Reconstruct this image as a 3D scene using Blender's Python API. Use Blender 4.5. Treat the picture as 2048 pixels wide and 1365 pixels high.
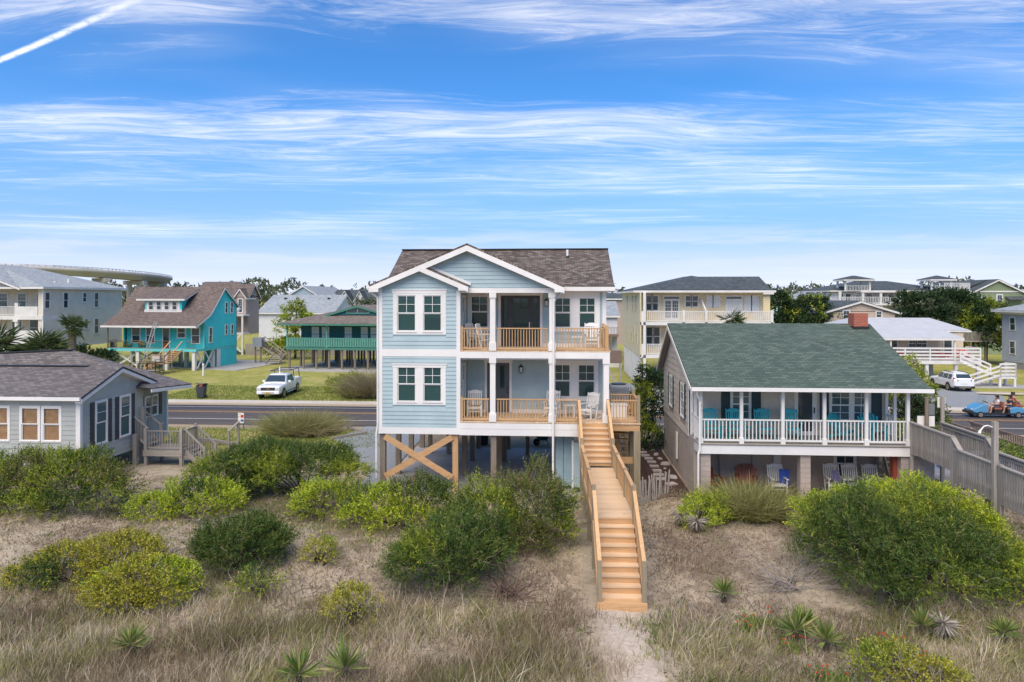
import bpy, math, random
import numpy as np
from mathutils import Matrix, Vector
random.seed(11)
rng = np.random.default_rng(7)
R = math.radians
for o in list(bpy.data.objects): bpy.data.objects.remove(o)
scene = bpy.context.scene
COL = scene.collection

# ------------------------------------------------------------------ camera
cd = bpy.data.cameras.new('camera'); cam = bpy.data.objects.new('camera', cd); COL.objects.link(cam)
cd.sensor_width = 36; cd.lens = 24; cd.shift_y = -0.0427; cd.clip_start = 0.1; cd.clip_end = 6000
cam.location = (0, 0, 8.55); cam.rotation_euler = (R(90), 0, R(3.8))
scene.camera = cam

# ------------------------------------------------------------------ sky and sun
SUN_EL, SUN_AZ = R(55), R(196)          # azimuth clockwise from +Y: behind the camera, slightly left
world = bpy.data.worlds.new('World'); scene.world = world; world.use_nodes = True
wt = world.node_tree; wt.nodes.clear()
class NG:
    def __init__(s, t): s.t = t
    def n(s, typ, **kw):
        x = s.t.nodes.new(typ)
        for k, v in kw.items():
            if k == 'ins':
                for a, b in v.items(): s.link(x, a, b)
            else: setattr(x, k, v)
        return x
    def link(s, node, key, val):
        sock = node.inputs[key]
        if isinstance(val, bpy.types.NodeSocket): s.t.links.new(val, sock)
        elif val is not None: sock.default_value = val
    def m(s, op, a, b=None, c=None, clamp=False):
        x = s.t.nodes.new('ShaderNodeMath'); x.operation = op; x.use_clamp = clamp
        for i, v in enumerate((a, b, c)):
            if v is not None: s.link(x, i, v)
        return x.outputs[0]
    def mix(s, f, a, b, blend='MIX'):
        x = s.t.nodes.new('ShaderNodeMix'); x.data_type = 'RGBA'; x.blend_type = blend
        s.link(x, 0, f); s.link(x, 6, a); s.link(x, 7, b); return x.outputs[2]
    def noise(s, vec, scale, detail=4, rough=.55, dist=0.):
        x = s.n('ShaderNodeTexNoise'); s.link(x, 'Vector', vec)
        x.inputs['Scale'].default_value = scale; x.inputs['Detail'].default_value = detail
        x.inputs['Roughness'].default_value = rough; x.inputs['Distortion'].default_value = dist
        return x.outputs['Fac']
    def ramp(s, f, lo, hi, a=0., b=1.):
        x = s.n('ShaderNodeMapRange'); x.interpolation_type = 'SMOOTHSTEP'
        for k, v in ((0, f), (1, lo), (2, hi), (3, a), (4, b)): s.link(x, k, v)
        return x.outputs[0]
    def vec(s, x, y, z=0.):
        q = s.n('ShaderNodeCombineXYZ')
        for i, v in enumerate((x, y, z)): s.link(q, i, v)
        return q.outputs[0]
def c4(c): return (c[0], c[1], c[2], 1.0)

g = NG(wt)
sky = g.n('ShaderNodeTexSky', sky_type='NISHITA'); sky.sun_disc = False
sky.sun_elevation = SUN_EL; sky.sun_rotation = SUN_AZ; sky.altitude = 10; sky.air_density = 1.0; sky.dust_density = .35; sky.ozone_density = 2.2
tc = g.n('ShaderNodeTexCoord'); sp = g.n('ShaderNodeSeparateXYZ'); wt.links.new(tc.outputs['Generated'], sp.inputs[0])
dx, dy, dz = sp.outputs
zz = g.m('MAXIMUM', dz, 0.012)
px_, py_ = g.m('DIVIDE', dx, zz), g.m('DIVIDE', dy, zz)      # where the view ray meets a flat cloud layer
# log depth keeps streaks from bunching up at the horizon
lp = g.m('LOGARITHM', g.m('ADD', g.m('ABSOLUTE', py_), 1.0), 2.718)
az = g.m('DIVIDE', px_, g.m('ADD', g.m('ABSOLUTE', py_), 1.0))
tilt = g.m('ADD', lp, g.m('MULTIPLY', az, -0.10))
warp = g.noise(g.vec(az, tilt, 3.1), 2.2, 3, .5)
tw = g.m('ADD', tilt, g.m('MULTIPLY', g.m('SUBTRACT', warp, .5), .16))
wisp = g.noise(g.vec(g.m('MULTIPLY', az, 3.4), g.m('MULTIPLY', tw, 17.0), 0.4), 1.5, 9, .72, .9)
patch = g.noise(g.vec(g.m('MULTIPLY', az, 1.3), g.m('MULTIPLY', tw, 2.6), 7.7), 1.5, 3, .5)
def band(c, w):
    q = g.m('DIVIDE', g.m('SUBTRACT', tw, c), w)
    return g.m('POWER', 2.718, g.m('MULTIPLY', g.m('MULTIPLY', q, q), -1.0))
# cloud streets at the heights seen over the roofs
bands = g.m('ADD', g.m('ADD', g.m('MULTIPLY', band(1.62, .13), .80), g.m('MULTIPLY', band(1.90, .16), .5)), g.m('ADD', g.m('MULTIPLY', band(1.20, .09), .75), g.m('MULTIPLY', band(2.35, .2), .45)))
cover = g.m('ADD', g.m('MULTIPLY', bands, .36), g.m('MULTIPLY', g.m('SUBTRACT', patch, .5), .75))
cl = g.ramp(g.m('ADD', wisp, g.m('SUBTRACT', cover, .14)), .46, .98, 0., 1.)
haze = g.ramp(dz, .0, .30, .80, 0.)
hor = g.ramp(dz, .0, .11, .9, 0.)
# contrail, high on the left
ca = g.m('ADD', g.m('MULTIPLY', az, 1.0), g.m('MULTIPLY', g.m('SUBTRACT', g.noise(g.vec(az, lp, 1.), 9., 3), .5), .008))
cdist = g.m('ABSOLUTE', g.m('SUBTRACT', lp, g.m('ADD', .8092, g.m('MULTIPLY', ca, -.805))))
ctex = g.noise(g.vec(g.m('MULTIPLY', az, 60.), g.m('MULTIPLY', lp, 60.), 0.), 1.0, 5, .6)
ctr = g.m('MULTIPLY', g.ramp(cdist, .001, .012, 1., 0.), g.m('MULTIPLY', g.ramp(az, -.60, -.36, 1., 0.), g.ramp(ctex, .30, .55, .35, 1.)))
# low flat grey-violet clouds above the horizon
lown = g.noise(g.vec(g.m('MULTIPLY', g.m('DIVIDE', dx, g.m('ADD', g.m('ABSOLUTE', dy), .2)), 3.2), g.m('MULTIPLY', dz, 34.), 2.2), 1.6, 5, .55)
low = g.m('MULTIPLY', g.ramp(lown, .45, .62), g.m('MULTIPLY', g.ramp(dz, .012, .03), g.ramp(dz, .07, .12, 1., 0.)))
hsv = g.n('ShaderNodeHueSaturation'); hsv.inputs['Saturation'].default_value = 1.22; hsv.inputs['Value'].default_value = .84; hsv.inputs['Hue'].default_value = .492
wt.links.new(sky.outputs[0], hsv.inputs['Color'])
SKYW = (5.6, 5.45, 5.3, 1)
flt = g.n('ShaderNodeMix', data_type='RGBA', blend_type='MULTIPLY'); flt.inputs[0].default_value = 1; wt.links.new(hsv.outputs[0], flt.inputs[6]); flt.inputs[7].default_value = (.42, .66, .94, 1)
col = g.mix(haze, flt.outputs[2], (1.5, 2.25, 4.3, 1))
col = g.mix(hor, col, (3.75, 4.0, 4.7, 1))
col = g.mix(g.m('ADD', g.m('MULTIPLY', cl, .60), g.m('MULTIPLY', g.ramp(g.m('ADD', patch, g.m('MULTIPLY', bands, .10)), .45, .85), .14), clamp=True), col, SKYW)
col = g.mix(g.m('MULTIPLY', low, .6), col, (3.2, 3.6, 4.6, 1))
col = g.mix(g.m('MULTIPLY', ctr, .9), col, (5.6, 5.6, 5.7, 1))
bg = g.n('ShaderNodeBackground'); wt.links.new(col, bg.inputs[0]); bg.inputs[1].default_value = .074
wo = g.n('ShaderNodeOutputWorld'); wt.links.new(bg.outputs[0], wo.inputs[0])

sl = bpy.data.lights.new('sun', 'SUN'); sl.energy = 1.5; sl.angle = R(60); sl.color = (1, .865, .69)
sun = bpy.data.objects.new('sun', sl); COL.objects.link(sun)
sd = Vector((math.sin(SUN_AZ)*math.cos(SUN_EL), math.cos(SUN_AZ)*math.cos(SUN_EL), math.sin(SUN_EL)))
sun.rotation_euler = sd.to_track_quat('Z', 'Y').to_euler(); sun.location = (0, -20, 60)
scene.view_settings.view_transform = 'Standard'; scene.view_settings.look = 'None'
scene.view_settings.exposure = 1.70; scene.view_settings.gamma = 1

# ------------------------------------------------------------------ helpers
INV = {}
def tag(o, label=None, cat=None, group=None, kind=None):
    if label: o['label'] = label
    if cat: o['category'] = cat
    if group: o['group'] = group
    if kind: o['kind'] = kind
    return o
def thing(name, label, cat, loc=(0, 0, 0), rz=0., group=None, local=False):
    """An Empty at the thing's base. Unless local, its parts are given in world coordinates."""
    o = bpy.data.objects.new(name, None); COL.objects.link(o)
    o.location = loc; o.rotation_euler = (0, 0, rz); o.empty_display_size = .2
    if not local:
        INV[o.name] = (Matrix.Translation(loc) @ Matrix.Rotation(rz, 4, 'Z')).inverted()
    return tag(o, label, cat, group)
def adopt(o, par):
    if par is not None:
        o.parent = par
        if par.name in INV: o.matrix_parent_inverse = INV[par.name]
    return o
class MB:
    def __init__(s): s.v = []; s.f = []
    def hexa(s, p):
        n = len(s.v); s.v += [tuple(q) for q in p]
        s.f += [tuple(n+i for i in q) for q in ((0, 3, 2, 1), (4, 5, 6, 7), (0, 1, 5, 4), (1, 2, 6, 5), (2, 3, 7, 6), (3, 0, 4, 7))]
        return s
    def box(s, x0, x1, y0, y1, z0, z1):
        return s.hexa([(x0, y0, z0), (x1, y0, z0), (x1, y1, z0), (x0, y1, z0), (x0, y0, z1), (x1, y0, z1), (x1, y1, z1), (x0, y1, z1)])
    def bar(s, p, q, w, h, up=(0, 0, 1)):
        p, q = Vector(p), Vector(q); d = (q-p).normalized(); u = Vector(up)
        if abs(d.dot(u)) > .98: u = Vector((0, 1, 0))
        a = d.cross(u).normalized()*w/2; b = a.cross(d).normalized()*h/2
        return s.hexa([p-a-b, p+a-b, q+a-b, q-a-b, p-a+b, p+a+b, q+a+b, q-a+b])
    def cyl(s, p, q, r, n=8, r2=None, caps=True):
        p, q = Vector(p), Vector(q); d = (q-p).normalized(); u = Vector((0, 0, 1)) if abs(d.z) < .9 else Vector((1, 0, 0))
        a = d.cross(u).normalized(); b = a.cross(d); r2 = r if r2 is None else r2; k = len(s.v)
        for i in range(n):
            t = 2*math.pi*i/n; e = a*math.cos(t)+b*math.sin(t)
            s.v.append(tuple(p+e*r)); s.v.append(tuple(q+e*r2))
        for i in range(n):
            j = (i+1) % n; s.f.append((k+2*i, k+2*i+1, k+2*j+1, k+2*j))
        if caps:
            s.f.append(tuple(k+2*i for i in range(n))); s.f.append(tuple(k+2*i+1 for i in reversed(range(n))))
        return s
    def prism(s, pts, off):
        n = len(pts); k = len(s.v); o = Vector(off)
        s.v += [tuple(p) for p in pts] + [tuple(Vector(p)+o) for p in pts]
        s.f.append(tuple(k+i for i in reversed(range(n)))); s.f.append(tuple(k+n+i for i in range(n)))
        for i in range(n):
            j = (i+1) % n; s.f.append((k+i, k+j, k+n+j, k+n+i))
        return s
    def tube(s, pts, r, n=6):
        for i in range(len(pts)-1): s.cyl(pts[i], pts[i+1], r if not isinstance(r, (list, tuple)) else r[i], n, None if not isinstance(r, (list, tuple)) else r[i+1])
        return s
    def wbox(s, fr, u0, u1, v0, v1, w0, w1):
        P = fr.pt
        return s.hexa([P(u0, v0, w0), P(u1, v0, w0), P(u1, v0, w1), P(u0, v0, w1), P(u0, v1, w0), P(u1, v1, w0), P(u1, v1, w1), P(u0, v1, w1)])
    def mesh(s, name, mat=None, smooth=False):
        me = bpy.data.meshes.new(name); me.from_pydata(s.v, [], s.f)
        import bmesh
        bm = bmesh.new(); bm.from_mesh(me); bmesh.ops.recalc_face_normals(bm, faces=bm.faces); bm.to_mesh(me); bm.free()
        if mat: me.materials.append(mat)
        if smooth: me.polygons.foreach_set('use_smooth', [True]*len(me.polygons))
        return me
    def build(s, name, mat, par=None, smooth=False, bevel=0, sub=0):
        o = bpy.data.objects.new(name, s.mesh(name, mat, smooth)); COL.objects.link(o); adopt(o, par)
        if bevel:
            b = o.modifiers.new('bevel', 'BEVEL'); b.width = bevel; b.segments = 2; b.limit_method = 'ANGLE'; b.angle_limit = R(35)
        if sub:
            b = o.modifiers.new('sub', 'SUBSURF'); b.levels = sub; b.render_levels = sub
        return o
_unit = {}
def piece(name, c, sz, mat, par=None, rot=None):
    """One small box-shaped piece; alike pieces share one mesh."""
    me = _unit.get(mat.name)
    if me is None: me = _unit[mat.name] = MB().box(-.5, .5, -.5, .5, -.5, .5).mesh('block', mat)
    o = bpy.data.objects.new(name, me); COL.objects.link(o); adopt(o, par)
    o.location = c; o.scale = sz
    if rot: o.rotation_euler = rot
    return o
def pbox(name, x0, x1, y0, y1, z0, z1, mat, par=None):
    return piece(name, ((x0+x1)/2, (y0+y1)/2, (z0+z1)/2), (abs(x1-x0), abs(y1-y0), abs(z1-z0)), mat, par)
class WF:
    """Frame of a wall: u runs along it (to the right seen from outside), v up, w outwards."""
    def __init__(s, o, side):
        s.o = Vector(o); s.U = Vector({'S': (1, 0, 0), 'E': (0, 1, 0), 'N': (-1, 0, 0), 'W': (0, -1, 0)}[side])
        s.W = Vector({'S': (0, -1, 0), 'E': (1, 0, 0), 'N': (0, 1, 0), 'W': (-1, 0, 0)}[side]); s.side = side
    def pt(s, u, v, w): return s.o + s.U*u + Vector((0, 0, v)) + s.W*w
def copy_tree(o, par=None):
    c = o.copy(); COL.objects.link(c)
    if par is not None: c.parent = par
    for ch in list(o.children): copy_tree(ch, c)
    return c
def clone(proto, loc, rz, label, group=None, scale=None):
    c = copy_tree(proto); c.location = loc; c.rotation_euler = (0, 0, rz)
    if scale: c.scale = (scale,)*3
    return tag(c, label, None, group)

# ------------------------------------------------------------------ materials
def new_mat(name):
    m = bpy.data.materials.new(name); m.use_nodes = True; t = m.node_tree
    return m, NG(t), t.nodes['Principled BSDF']
def mat(name, c, rough=.6, var=.12, scale=3., bump=0., bscale=40., metal=0., spec=None, c2=None, stretch=None, coat=0., fine=.06, rand=0.):
    """Paint, metal, plastic: base colour with soft uneven wear and a fine relief."""
    m, g, b = new_mat(name)
    pos = g.n('ShaderNodeNewGeometry').outputs['Position']
    if stretch:
        mp = g.n('ShaderNodeMapping'); g.link(mp, 'Vector', pos); mp.inputs['Scale'].default_value = stretch; pos = mp.outputs[0]
    n1 = g.noise(pos, scale, 5, .6)
    dark = tuple(x*(1-var*1.6) for x in c) if c2 is None else c2
    col = g.mix(g.ramp(n1, .28, .72), c4(dark), c4(c))
    n2 = g.noise(pos, scale*14, 3, .6)
    col = g.mix(g.ramp(n2, .3, .7, fine, 0), col, c4(tuple(x*.45 for x in c)))
    if rand: col = g.mix(g.m('MULTIPLY', g.n('ShaderNodeObjectInfo').outputs['Random'], rand), col, c4(tuple(x*.55 for x in c)))
    g.link(b, 'Base Color', col); b.inputs['Metallic'].default_value = metal
    g.link(b, 'Roughness', g.ramp(n1, .2, .8, min(1, rough+.08), max(.02, rough-.06)))
    if spec is not None: b.inputs['Specular IOR Level'].default_value = spec
    if coat: b.inputs['Coat Weight'].default_value = coat; b.inputs['Coat Roughness'].default_value = .06
    if bump:
        bp = g.n('ShaderNodeBump'); bp.inputs['Strength'].default_value = bump; bp.inputs['Distance'].default_value = .02
        g.link(bp, 'Height', g.noise(pos, bscale, 4)); g.link(b, 'Normal', bp.outputs[0])
    return m
def wood(name, c, c2, axis='x', rough=.75, rand=.30, grey=None):
    """Sawn boards: grain along one axis, each board its own tone."""
    m, g, b = new_mat(name)
    pos = g.n('ShaderNodeNewGeometry').outputs['Position']
    oi = g.n('ShaderNodeObjectInfo')
    mp = g.n('ShaderNodeMapping'); g.link(mp, 'Vector', pos)
    mp.inputs['Scale'].default_value = {'x': (1.2, 22, 22), 'y': (22, 1.2, 22), 'z': (22, 22, 1.2)}[axis]
    off = g.n('ShaderNodeVectorMath', operation='ADD'); g.link(off, 0, mp.outputs[0])
    g.link(off, 1, g.vec(g.m('MULTIPLY', oi.outputs['Random'], 90.), g.m('MULTIPLY', oi.outputs['Random'], 37.), 0.))
    n = g.noise(off.outputs[0], 1., 5, .6, .6)
    col = g.mix(g.ramp(n, .3, .7), c4(c2), c4(c))
    knots = g.noise(pos, 5., 2)
    col = g.mix(g.ramp(knots, .70, .8, 0, .5), col, c4(tuple(x*.4 for x in c2)))
    col = g.mix(g.m('MULTIPLY', oi.outputs['Random'], rand), col, c4(grey or tuple(x*.55 for x in c2)))
    g.link(b, 'Base Color', col); b.inputs['Roughness'].default_value = rough
    bp = g.n('ShaderNodeBump'); bp.inputs['Strength'].default_value = .25; bp.inputs['Distance'].default_value = .01
    g.link(bp, 'Height', n); g.link(b, 'Normal', bp.outputs[0])
    return m
def shingles(name, ca, cb, cc, w=.30, h=.14, bump=.8, mortar=.012):
    """Asphalt tabs in courses over the roof's own plane (UV in metres)."""
    m, g, b = new_mat(name)
    uv = g.n('ShaderNodeTexCoord').outputs['UV']
    br = g.n('ShaderNodeTexBrick'); g.link(br, 'Vector', uv)
    br.inputs['Scale'].default_value = 1; br.inputs['Brick Width'].default_value = w; br.inputs['Row Height'].default_value = h
    br.inputs['Mortar Size'].default_value = mortar; br.inputs['Mortar Smooth'].default_value = .3; br.inputs['Bias'].default_value = 0
    br.inputs['Color1'].default_value = (0, 0, 0, 1); br.inputs['Color2'].default_value = (1, 1, 1, 1); br.inputs['Mortar'].default_value = (.5, .5, .5, 1)
    sep = g.n('ShaderNodeSeparateColor'); g.link(sep, 0, br.outputs['Color']); t = sep.outputs[0]
    col = g.mix(g.ramp(t, .2, .55), c4(ca), c4(cb)); col = g.mix(g.ramp(t, .62, .95), col, c4(cc))
    big = g.noise(uv, .35, 4, .6)
    col = g.mix(g.ramp(big, .35, .75, 0, .32), col, c4(tuple(x*1.35 for x in cb)))
    stre = g.noise(g.vec(g.m('MULTIPLY', g.n('ShaderNodeSeparateXYZ', ins={0: uv}).outputs[0], 2.2), g.m('MULTIPLY', g.n('ShaderNodeSeparateXYZ', ins={0: uv}).outputs[1], .25), 0.), 1., 4)
    col = g.mix(g.ramp(stre, .5, .8, 0, .25), col, c4(tuple(x*.55 for x in ca)))
    gr = g.noise(uv, 160., 2); col = g.mix(g.ramp(gr, .3, .7, .3, 0), col, c4(tuple(x*.5 for x in ca)))
    col = g.mix(g.m('MULTIPLY', br.outputs['Fac'], .6), col, c4(tuple(x*.35 for x in ca)))
    g.link(b, 'Base Color', col); b.inputs['Roughness'].default_value = .9
    # each course rises towards its lower edge
    y = g.n('ShaderNodeSeparateXYZ', ins={0: uv}).outputs[1]
    saw = g.m('SUBTRACT', 1., g.m('FRACT', g.m('DIVIDE', y, h)))
    bp = g.n('ShaderNodeBump'); bp.inputs['Strength'].default_value = bump; bp.inputs['Distance'].default_value = .03
    g.link(bp, 'Height', g.m('ADD', g.m('ADD', saw, g.m('MULTIPLY', t, .35)), g.m('MULTIPLY', g.m('SUBTRACT', 1., br.outputs['Fac']), .5))); g.link(b, 'Normal', bp.outputs[0])
    return m
def lap(name, c, sp=.16, axis='z', depth=.9, var=.1):
    """Far siding: board courses too small to pick apart."""
    m, g, b = new_mat(name)
    pos = g.n('ShaderNodeNewGeometry').outputs['Position']; s3 = g.n('ShaderNodeSeparateXYZ'); g.link(s3, 0, pos)
    f = g.m('FRACT', g.m('DIVIDE', s3.outputs[2] if axis == 'z' else g.m('ADD', s3.outputs[0], s3.outputs[1]), sp))
    n1 = g.noise(pos, 1.1, 5); n2 = g.noise(pos, 14., 4)
    col = g.mix(g.ramp(n1, .3, .7), c4(tuple(x*(1-var) for x in c)), c4(c))
    col = g.mix(g.ramp(n2, .4, .7, 0, .14), col, c4(tuple(x*.6 for x in c)))
    col = g.mix(g.ramp(f, 0., .10, .45, 0.), col, c4(tuple(x*.45 for x in c)))
    g.link(b, 'Base Color', col); b.inputs['Roughness'].default_value = .6
    bp = g.n('ShaderNodeBump'); bp.inputs['Strength'].default_value = depth; bp.inputs['Distance'].default_value = .02
    g.link(bp, 'Height', g.m('SUBTRACT', 1., f)); g.link(b, 'Normal', bp.outputs[0])
    return m
def glass(name, tint=(.05, .09, .10), rough=.03, see=.45):
    """Window pane: dark tinted, part see-through, glossy."""
    m, g, b = new_mat(name); t = m.node_tree
    pos = g.n('ShaderNodeNewGeometry').outputs['Position']
    b.inputs['Base Color'].default_value = c4(tint); b.inputs['Roughness'].default_value = rough; b.inputs['Specular IOR Level'].default_value = .8
    bp = g.n('ShaderNodeBump'); bp.inputs['Strength'].default_value = .05; bp.inputs['Distance'].default_value = .05
    g.link(bp, 'Height', g.noise(pos, 1.6, 2)); g.link(b, 'Normal', bp.outputs[0])
    if see:
        tr = g.n('ShaderNodeBsdfTransparent'); tr.inputs[0].default_value = (.70, .86, .84, 1) if see < .7 else (.97, .98, .97, 1)
        mx = g.n('ShaderNodeMixShader'); mx.inputs[0].default_value = see
        t.links.new(b.outputs[0], mx.inputs[1]); t.links.new(tr.outputs[0], mx.inputs[2])
        t.links.new(mx.outputs[0], t.nodes['Material Output'].inputs[0])
    return m
def leaf_mat(name, ca, cb, cc=None, trans=.25):
    """Leaves: tone per sprig (attribute 'tint'), some light through the blade."""
    m, g, b = new_mat(name); t = m.node_tree
    at = g.n('ShaderNodeAttribute', attribute_name='tint').outputs['Fac']
    col = g.mix(g.ramp(at, .1, .65), c4(ca), c4(cb))
    if cc: col = g.mix(g.ramp(at, .78, .97), col, c4(cc))
    g.link(b, 'Base Color', col); b.inputs['Roughness'].default_value = .62; b.inputs['Specular IOR Level'].default_value = .25
    tr = g.n('ShaderNodeBsdfTranslucent'); g.link(tr, 0, col)
    mx = g.n('ShaderNodeMixShader'); mx.inputs[0].default_value = trans
    t.links.new(b.outputs[0], mx.inputs[1]); t.links.new(tr.outputs[0], mx.inputs[2]); t.links.new(mx.outputs[0], t.nodes['Material Output'].inputs[0])
    return m

M = {}
M['white'] = mat('white_paint', (.81, .785, .74), .5, .07, .8, fine=.05)
M['white_far'] = mat('white_paint_weathered', (.74, .715, .67), .6, .1, 1.)
M['soffit'] = mat('soffit_paint', (.74, .73, .70), .6, .05)
M['blue'] = mat('blue_siding_paint', (.415, .53, .545), .55, .09, .9, .1, 60, fine=.05, rand=.14)
M['bluedoor'] = mat('blue_panel_paint', (.33, .46, .50), .5, .08)
M['wood_x'] = wood('new_lumber_x', (.64, .40, .20), (.50, .29, .135), 'x')
M['wood_y'] = wood('new_lumber_y', (.66, .42, .215), (.52, .31, .145), 'y')
M['wood_z'] = wood('new_lumber_z', (.62, .39, .19), (.48, .28, .125), 'z')
M['deck_y'] = wood('deck_boards', (.74, .55, .355), (.62, .43, .26), 'x', rand=.3)
M['treated'] = wood('treated_post', (.36, .29, .18), (.25, .20, .12), 'z', grey=(.2, .19, .15))
M['subfloor'] = wood('subfloor_plywood', (.52, .42, .29), (.42, .33, .22), 'x')
M['pile'] = wood('pile_timber', (.27, .22, .165), (.17, .135, .10), 'z')
M['weath_x'] = wood('weathered_x', (.40, .36, .31), (.27, .24, .205), 'x', rand=.35)
M['weath_y'] = wood('weathered_y', (.40, .36, .31), (.27, .24, .205), 'y', rand=.35)
M['weath_z'] = wood('weathered_z', (.40, .36, .31), (.27, .24, .205), 'z', rand=.4)
M['brownwood'] = wood('brown_weathered', (.24, .165, .125), (.15, .10, .075), 'z', rand=.35)
M['glass'] = glass('window_glass', (.03, .085, .088), .03, .5)
M['glass_clear'] = glass('clear_window_glass', (.05, .08, .09), .03, .9)
M['glass_far'] = glass('far_glass', (.035, .055, .065), .06, 0)
M['glass_teal'] = glass('teal_glass', (.05, .11, .12), .05, 0)
M['blind'] = None
M['door_dark'] = mat('dark_door', (.045, .045, .05), .45, .1)
M['black'] = mat('black_metal', (.02, .02, .022), .45, .1)
M['steel'] = mat('grey_metal', (.35, .36, .37), .4, .1, metal=.7)
M['alu'] = mat('aluminium', (.66, .67, .68), .35, .08, metal=.6)
M['hvac'] = mat('hvac_grey', (.30, .32, .34), .5, .1)
M['brown_sh'] = shingles('brown_shingles', (.078, .058, .046), (.155, .123, .103), (.262, .218, .185), .26, .13)
M['green_sh'] = shingles('green_shingles', (.060, .094, .070), (.092, .130, .100), (.128, .168, .132), .30, .145)
M['grey_sh'] = shingles('greybrown_shingles', (.11, .095, .088), (.165, .146, .136), (.225, .204, .19), .30, .14)
M['taup_sh'] = shingles('taupe_shingles', (.12, .088, .072), (.175, .135, .115), (.23, .185, .16), .30, .15)
M['pink_sh'] = shingles('rosy_shingles', (.155, .122, .10), (.225, .185, .155), (.29, .245, .21), .30, .15)
M['slate_sh'] = shingles('slate_shingles', (.05, .062, .066), (.075, .092, .096), (.11, .125, .13), .35, .2)
M['pale_roof'] = shingles('pale_grey_shingles', (.27, .30, .32), (.34, .375, .39), (.41, .44, .45), .4, .22)
M['metal_roof'] = mat('white_metal_roof', (.50, .51, .515), .45, .08, 1.)
M['tan'] = mat('tan_shingle_siding', (.68, .585, .48), .75, .12, 1.2, .2, 50, rand=.22)
M['tanblock'] = mat('tan_block_paint', (.47, .39, .33), .8, .1, 1.2, .3, 60, rand=.14)
M['greysid'] = mat('grey_siding', (.455, .47, .425), .6, .09, .9, rand=.14)
M['shutter'] = mat('charcoal_shutter', (.055, .055, .065), .55, .1)
M['tealshut'] = mat('dark_teal_shutter', (.02, .05, .055), .55, .1)
M['turq'] = lap('turquoise_siding', (.06, .66, .63), .17)
M['turq_p'] = mat('turquoise_paint', (.045, .50, .49), .55, .08)
M['turq_t'] = mat('pale_turquoise_trim', (.15, .60, .58), .55, .08)
M['dteal'] = mat('dark_teal_wall', (.008, .115, .125), .6, .12)
M['mint'] = mat('mint_green_paint', (.13, .37, .285), .6, .1)
M['dmint'] = mat('green_trim_paint', (.055, .20, .15), .6, .1)
M['beige'] = lap('beige_siding', (.70, .625, .51), .2)
M['beige2'] = lap('taupe_siding', (.36, .33, .30), .2)
M['yellow'] = lap('yellow_siding', (.74, .61, .37), .2)
M['yellow2'] = lap('pale_yellow_side', (.62, .54, .34), .2)
M['cream'] = lap('cream_panel', (.66, .54, .40), .25, 'h')
M['pinktan'] = lap('pink_tan_siding', (.40, .30, .25), .2)
M['peach'] = lap('peach_siding', (.56, .44, .34), .2)
M['bluegrey'] = lap('blue_grey_siding', (.32, .40, .47), .2)
M['palegrey'] = lap('pale_grey_siding', (.42, .45, .50), .2)
M['sage'] = lap('sage_siding', (.25, .30, .165), .4, 'h')
M['whitesid'] = lap('white_siding', (.66, .67, .68), .2)
M['aqua'] = lap('pale_aqua_siding', (.45, .66, .62), .2)
M['coral'] = mat('coral_paint', (.75, .22, .13), .6, .08)
M['chimney'] = None
M['concrete'] = mat('concrete', (.40, .39, .37), .85, .16, .8, .2, 30)
M['slab'] = mat('garage_slab', (.44, .42, .40), .75, .2, .5, .15, 30)
M['bridge'] = mat('bridge_concrete', (.48, .455, .42), .85, .12, .06)
M['sandpath'] = mat('pale_sidewalk', (.56, .51, .44), .9, .12, .9, .2, 30)
M['asphalt'] = mat('asphalt', (.085, .078, .080), .85, .16, .6, .35, 50, c2=(.052, .048, .050), stretch=(.12, 1.6, 1), fine=.14)
M['paint_w'] = mat('road_white', (.62, .61, .60), .7, .25, 4.)
M['paint_y'] = mat('road_yellow', (.62, .33, .07), .7, .2, 4.)
M['gravel'] = mat('blue_grey_gravel', (.30, .315, .325), .95, .3, 14., .9, 45, c2=(.19, .205, .215))
M['mulch'] = mat('brown_mulch', (.085, .042, .030), .95, .4, 9., 1., 40)
M['stone'] = mat('paving_stone', (.42, .37, .34), .85, .15, 4., .3, 40)
M['bark'] = mat('bark', (.085, .065, .05), .95, .35, 12., .8, 40, stretch=(1, 1, .25))
M['greytwig'] = mat('bleached_twig', (.36, .31, .27), .9, .3, 8.)
M['carwhite'] = mat('white_car_paint', (.78, .79, .80), .28, .03, 1., coat=.6, fine=.01)
M['cargrey'] = mat('grey_car_paint', (.22, .22, .23), .3, .05, 1., coat=.6)
M['carblue'] = mat('blue_cart_paint', (.09, .29, .48), .35, .06, 1., coat=.4)
M['tyre'] = mat('tyre_rubber', (.02, .02, .02), .85, .1)
M['chrome'] = mat('chrome_trim', (.62, .63, .64), .18, .06, metal=.9)
M['lampglass'] = mat('lamp_glass', (.72, .74, .76), .12, .05)
M['redlamp'] = mat('red_lamp', (.35, .02, .02), .2, .1)
M['redplastic'] = mat('red_plastic', (.62, .045, .035), .45, .1)
M['rust'] = mat('rust_red_plastic', (.33, .07, .035), .55, .15)
M['tealchair'] = mat('turquoise_chair_paint', (.035, .43, .46), .5, .1)
M['yellowp'] = mat('mustard_chair', (.50, .30, .06), .5, .1)
M['bluep'] = mat('blue_cloth', (.03, .09, .42), .7, .15)
M['purple'] = mat('purple_cloth', (.16, .13, .28), .8, .15)
M['brownvinyl'] = mat('brown_vinyl', (.30, .10, .055), .5, .15)
M['skin'] = mat('skin', (.52, .30, .21), .55, .06)
M['tee_white'] = mat('pale_shirt', (.62, .58, .55), .85, .1)
M['tee_dark'] = mat('dark_shirt', (.03, .03, .04), .85, .1)
M['tee_pink'] = mat('salmon_shirt', (.55, .22, .17), .85, .1)
M['hair'] = mat('brown_hair', (.05, .03, .022), .7, .2)
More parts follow.
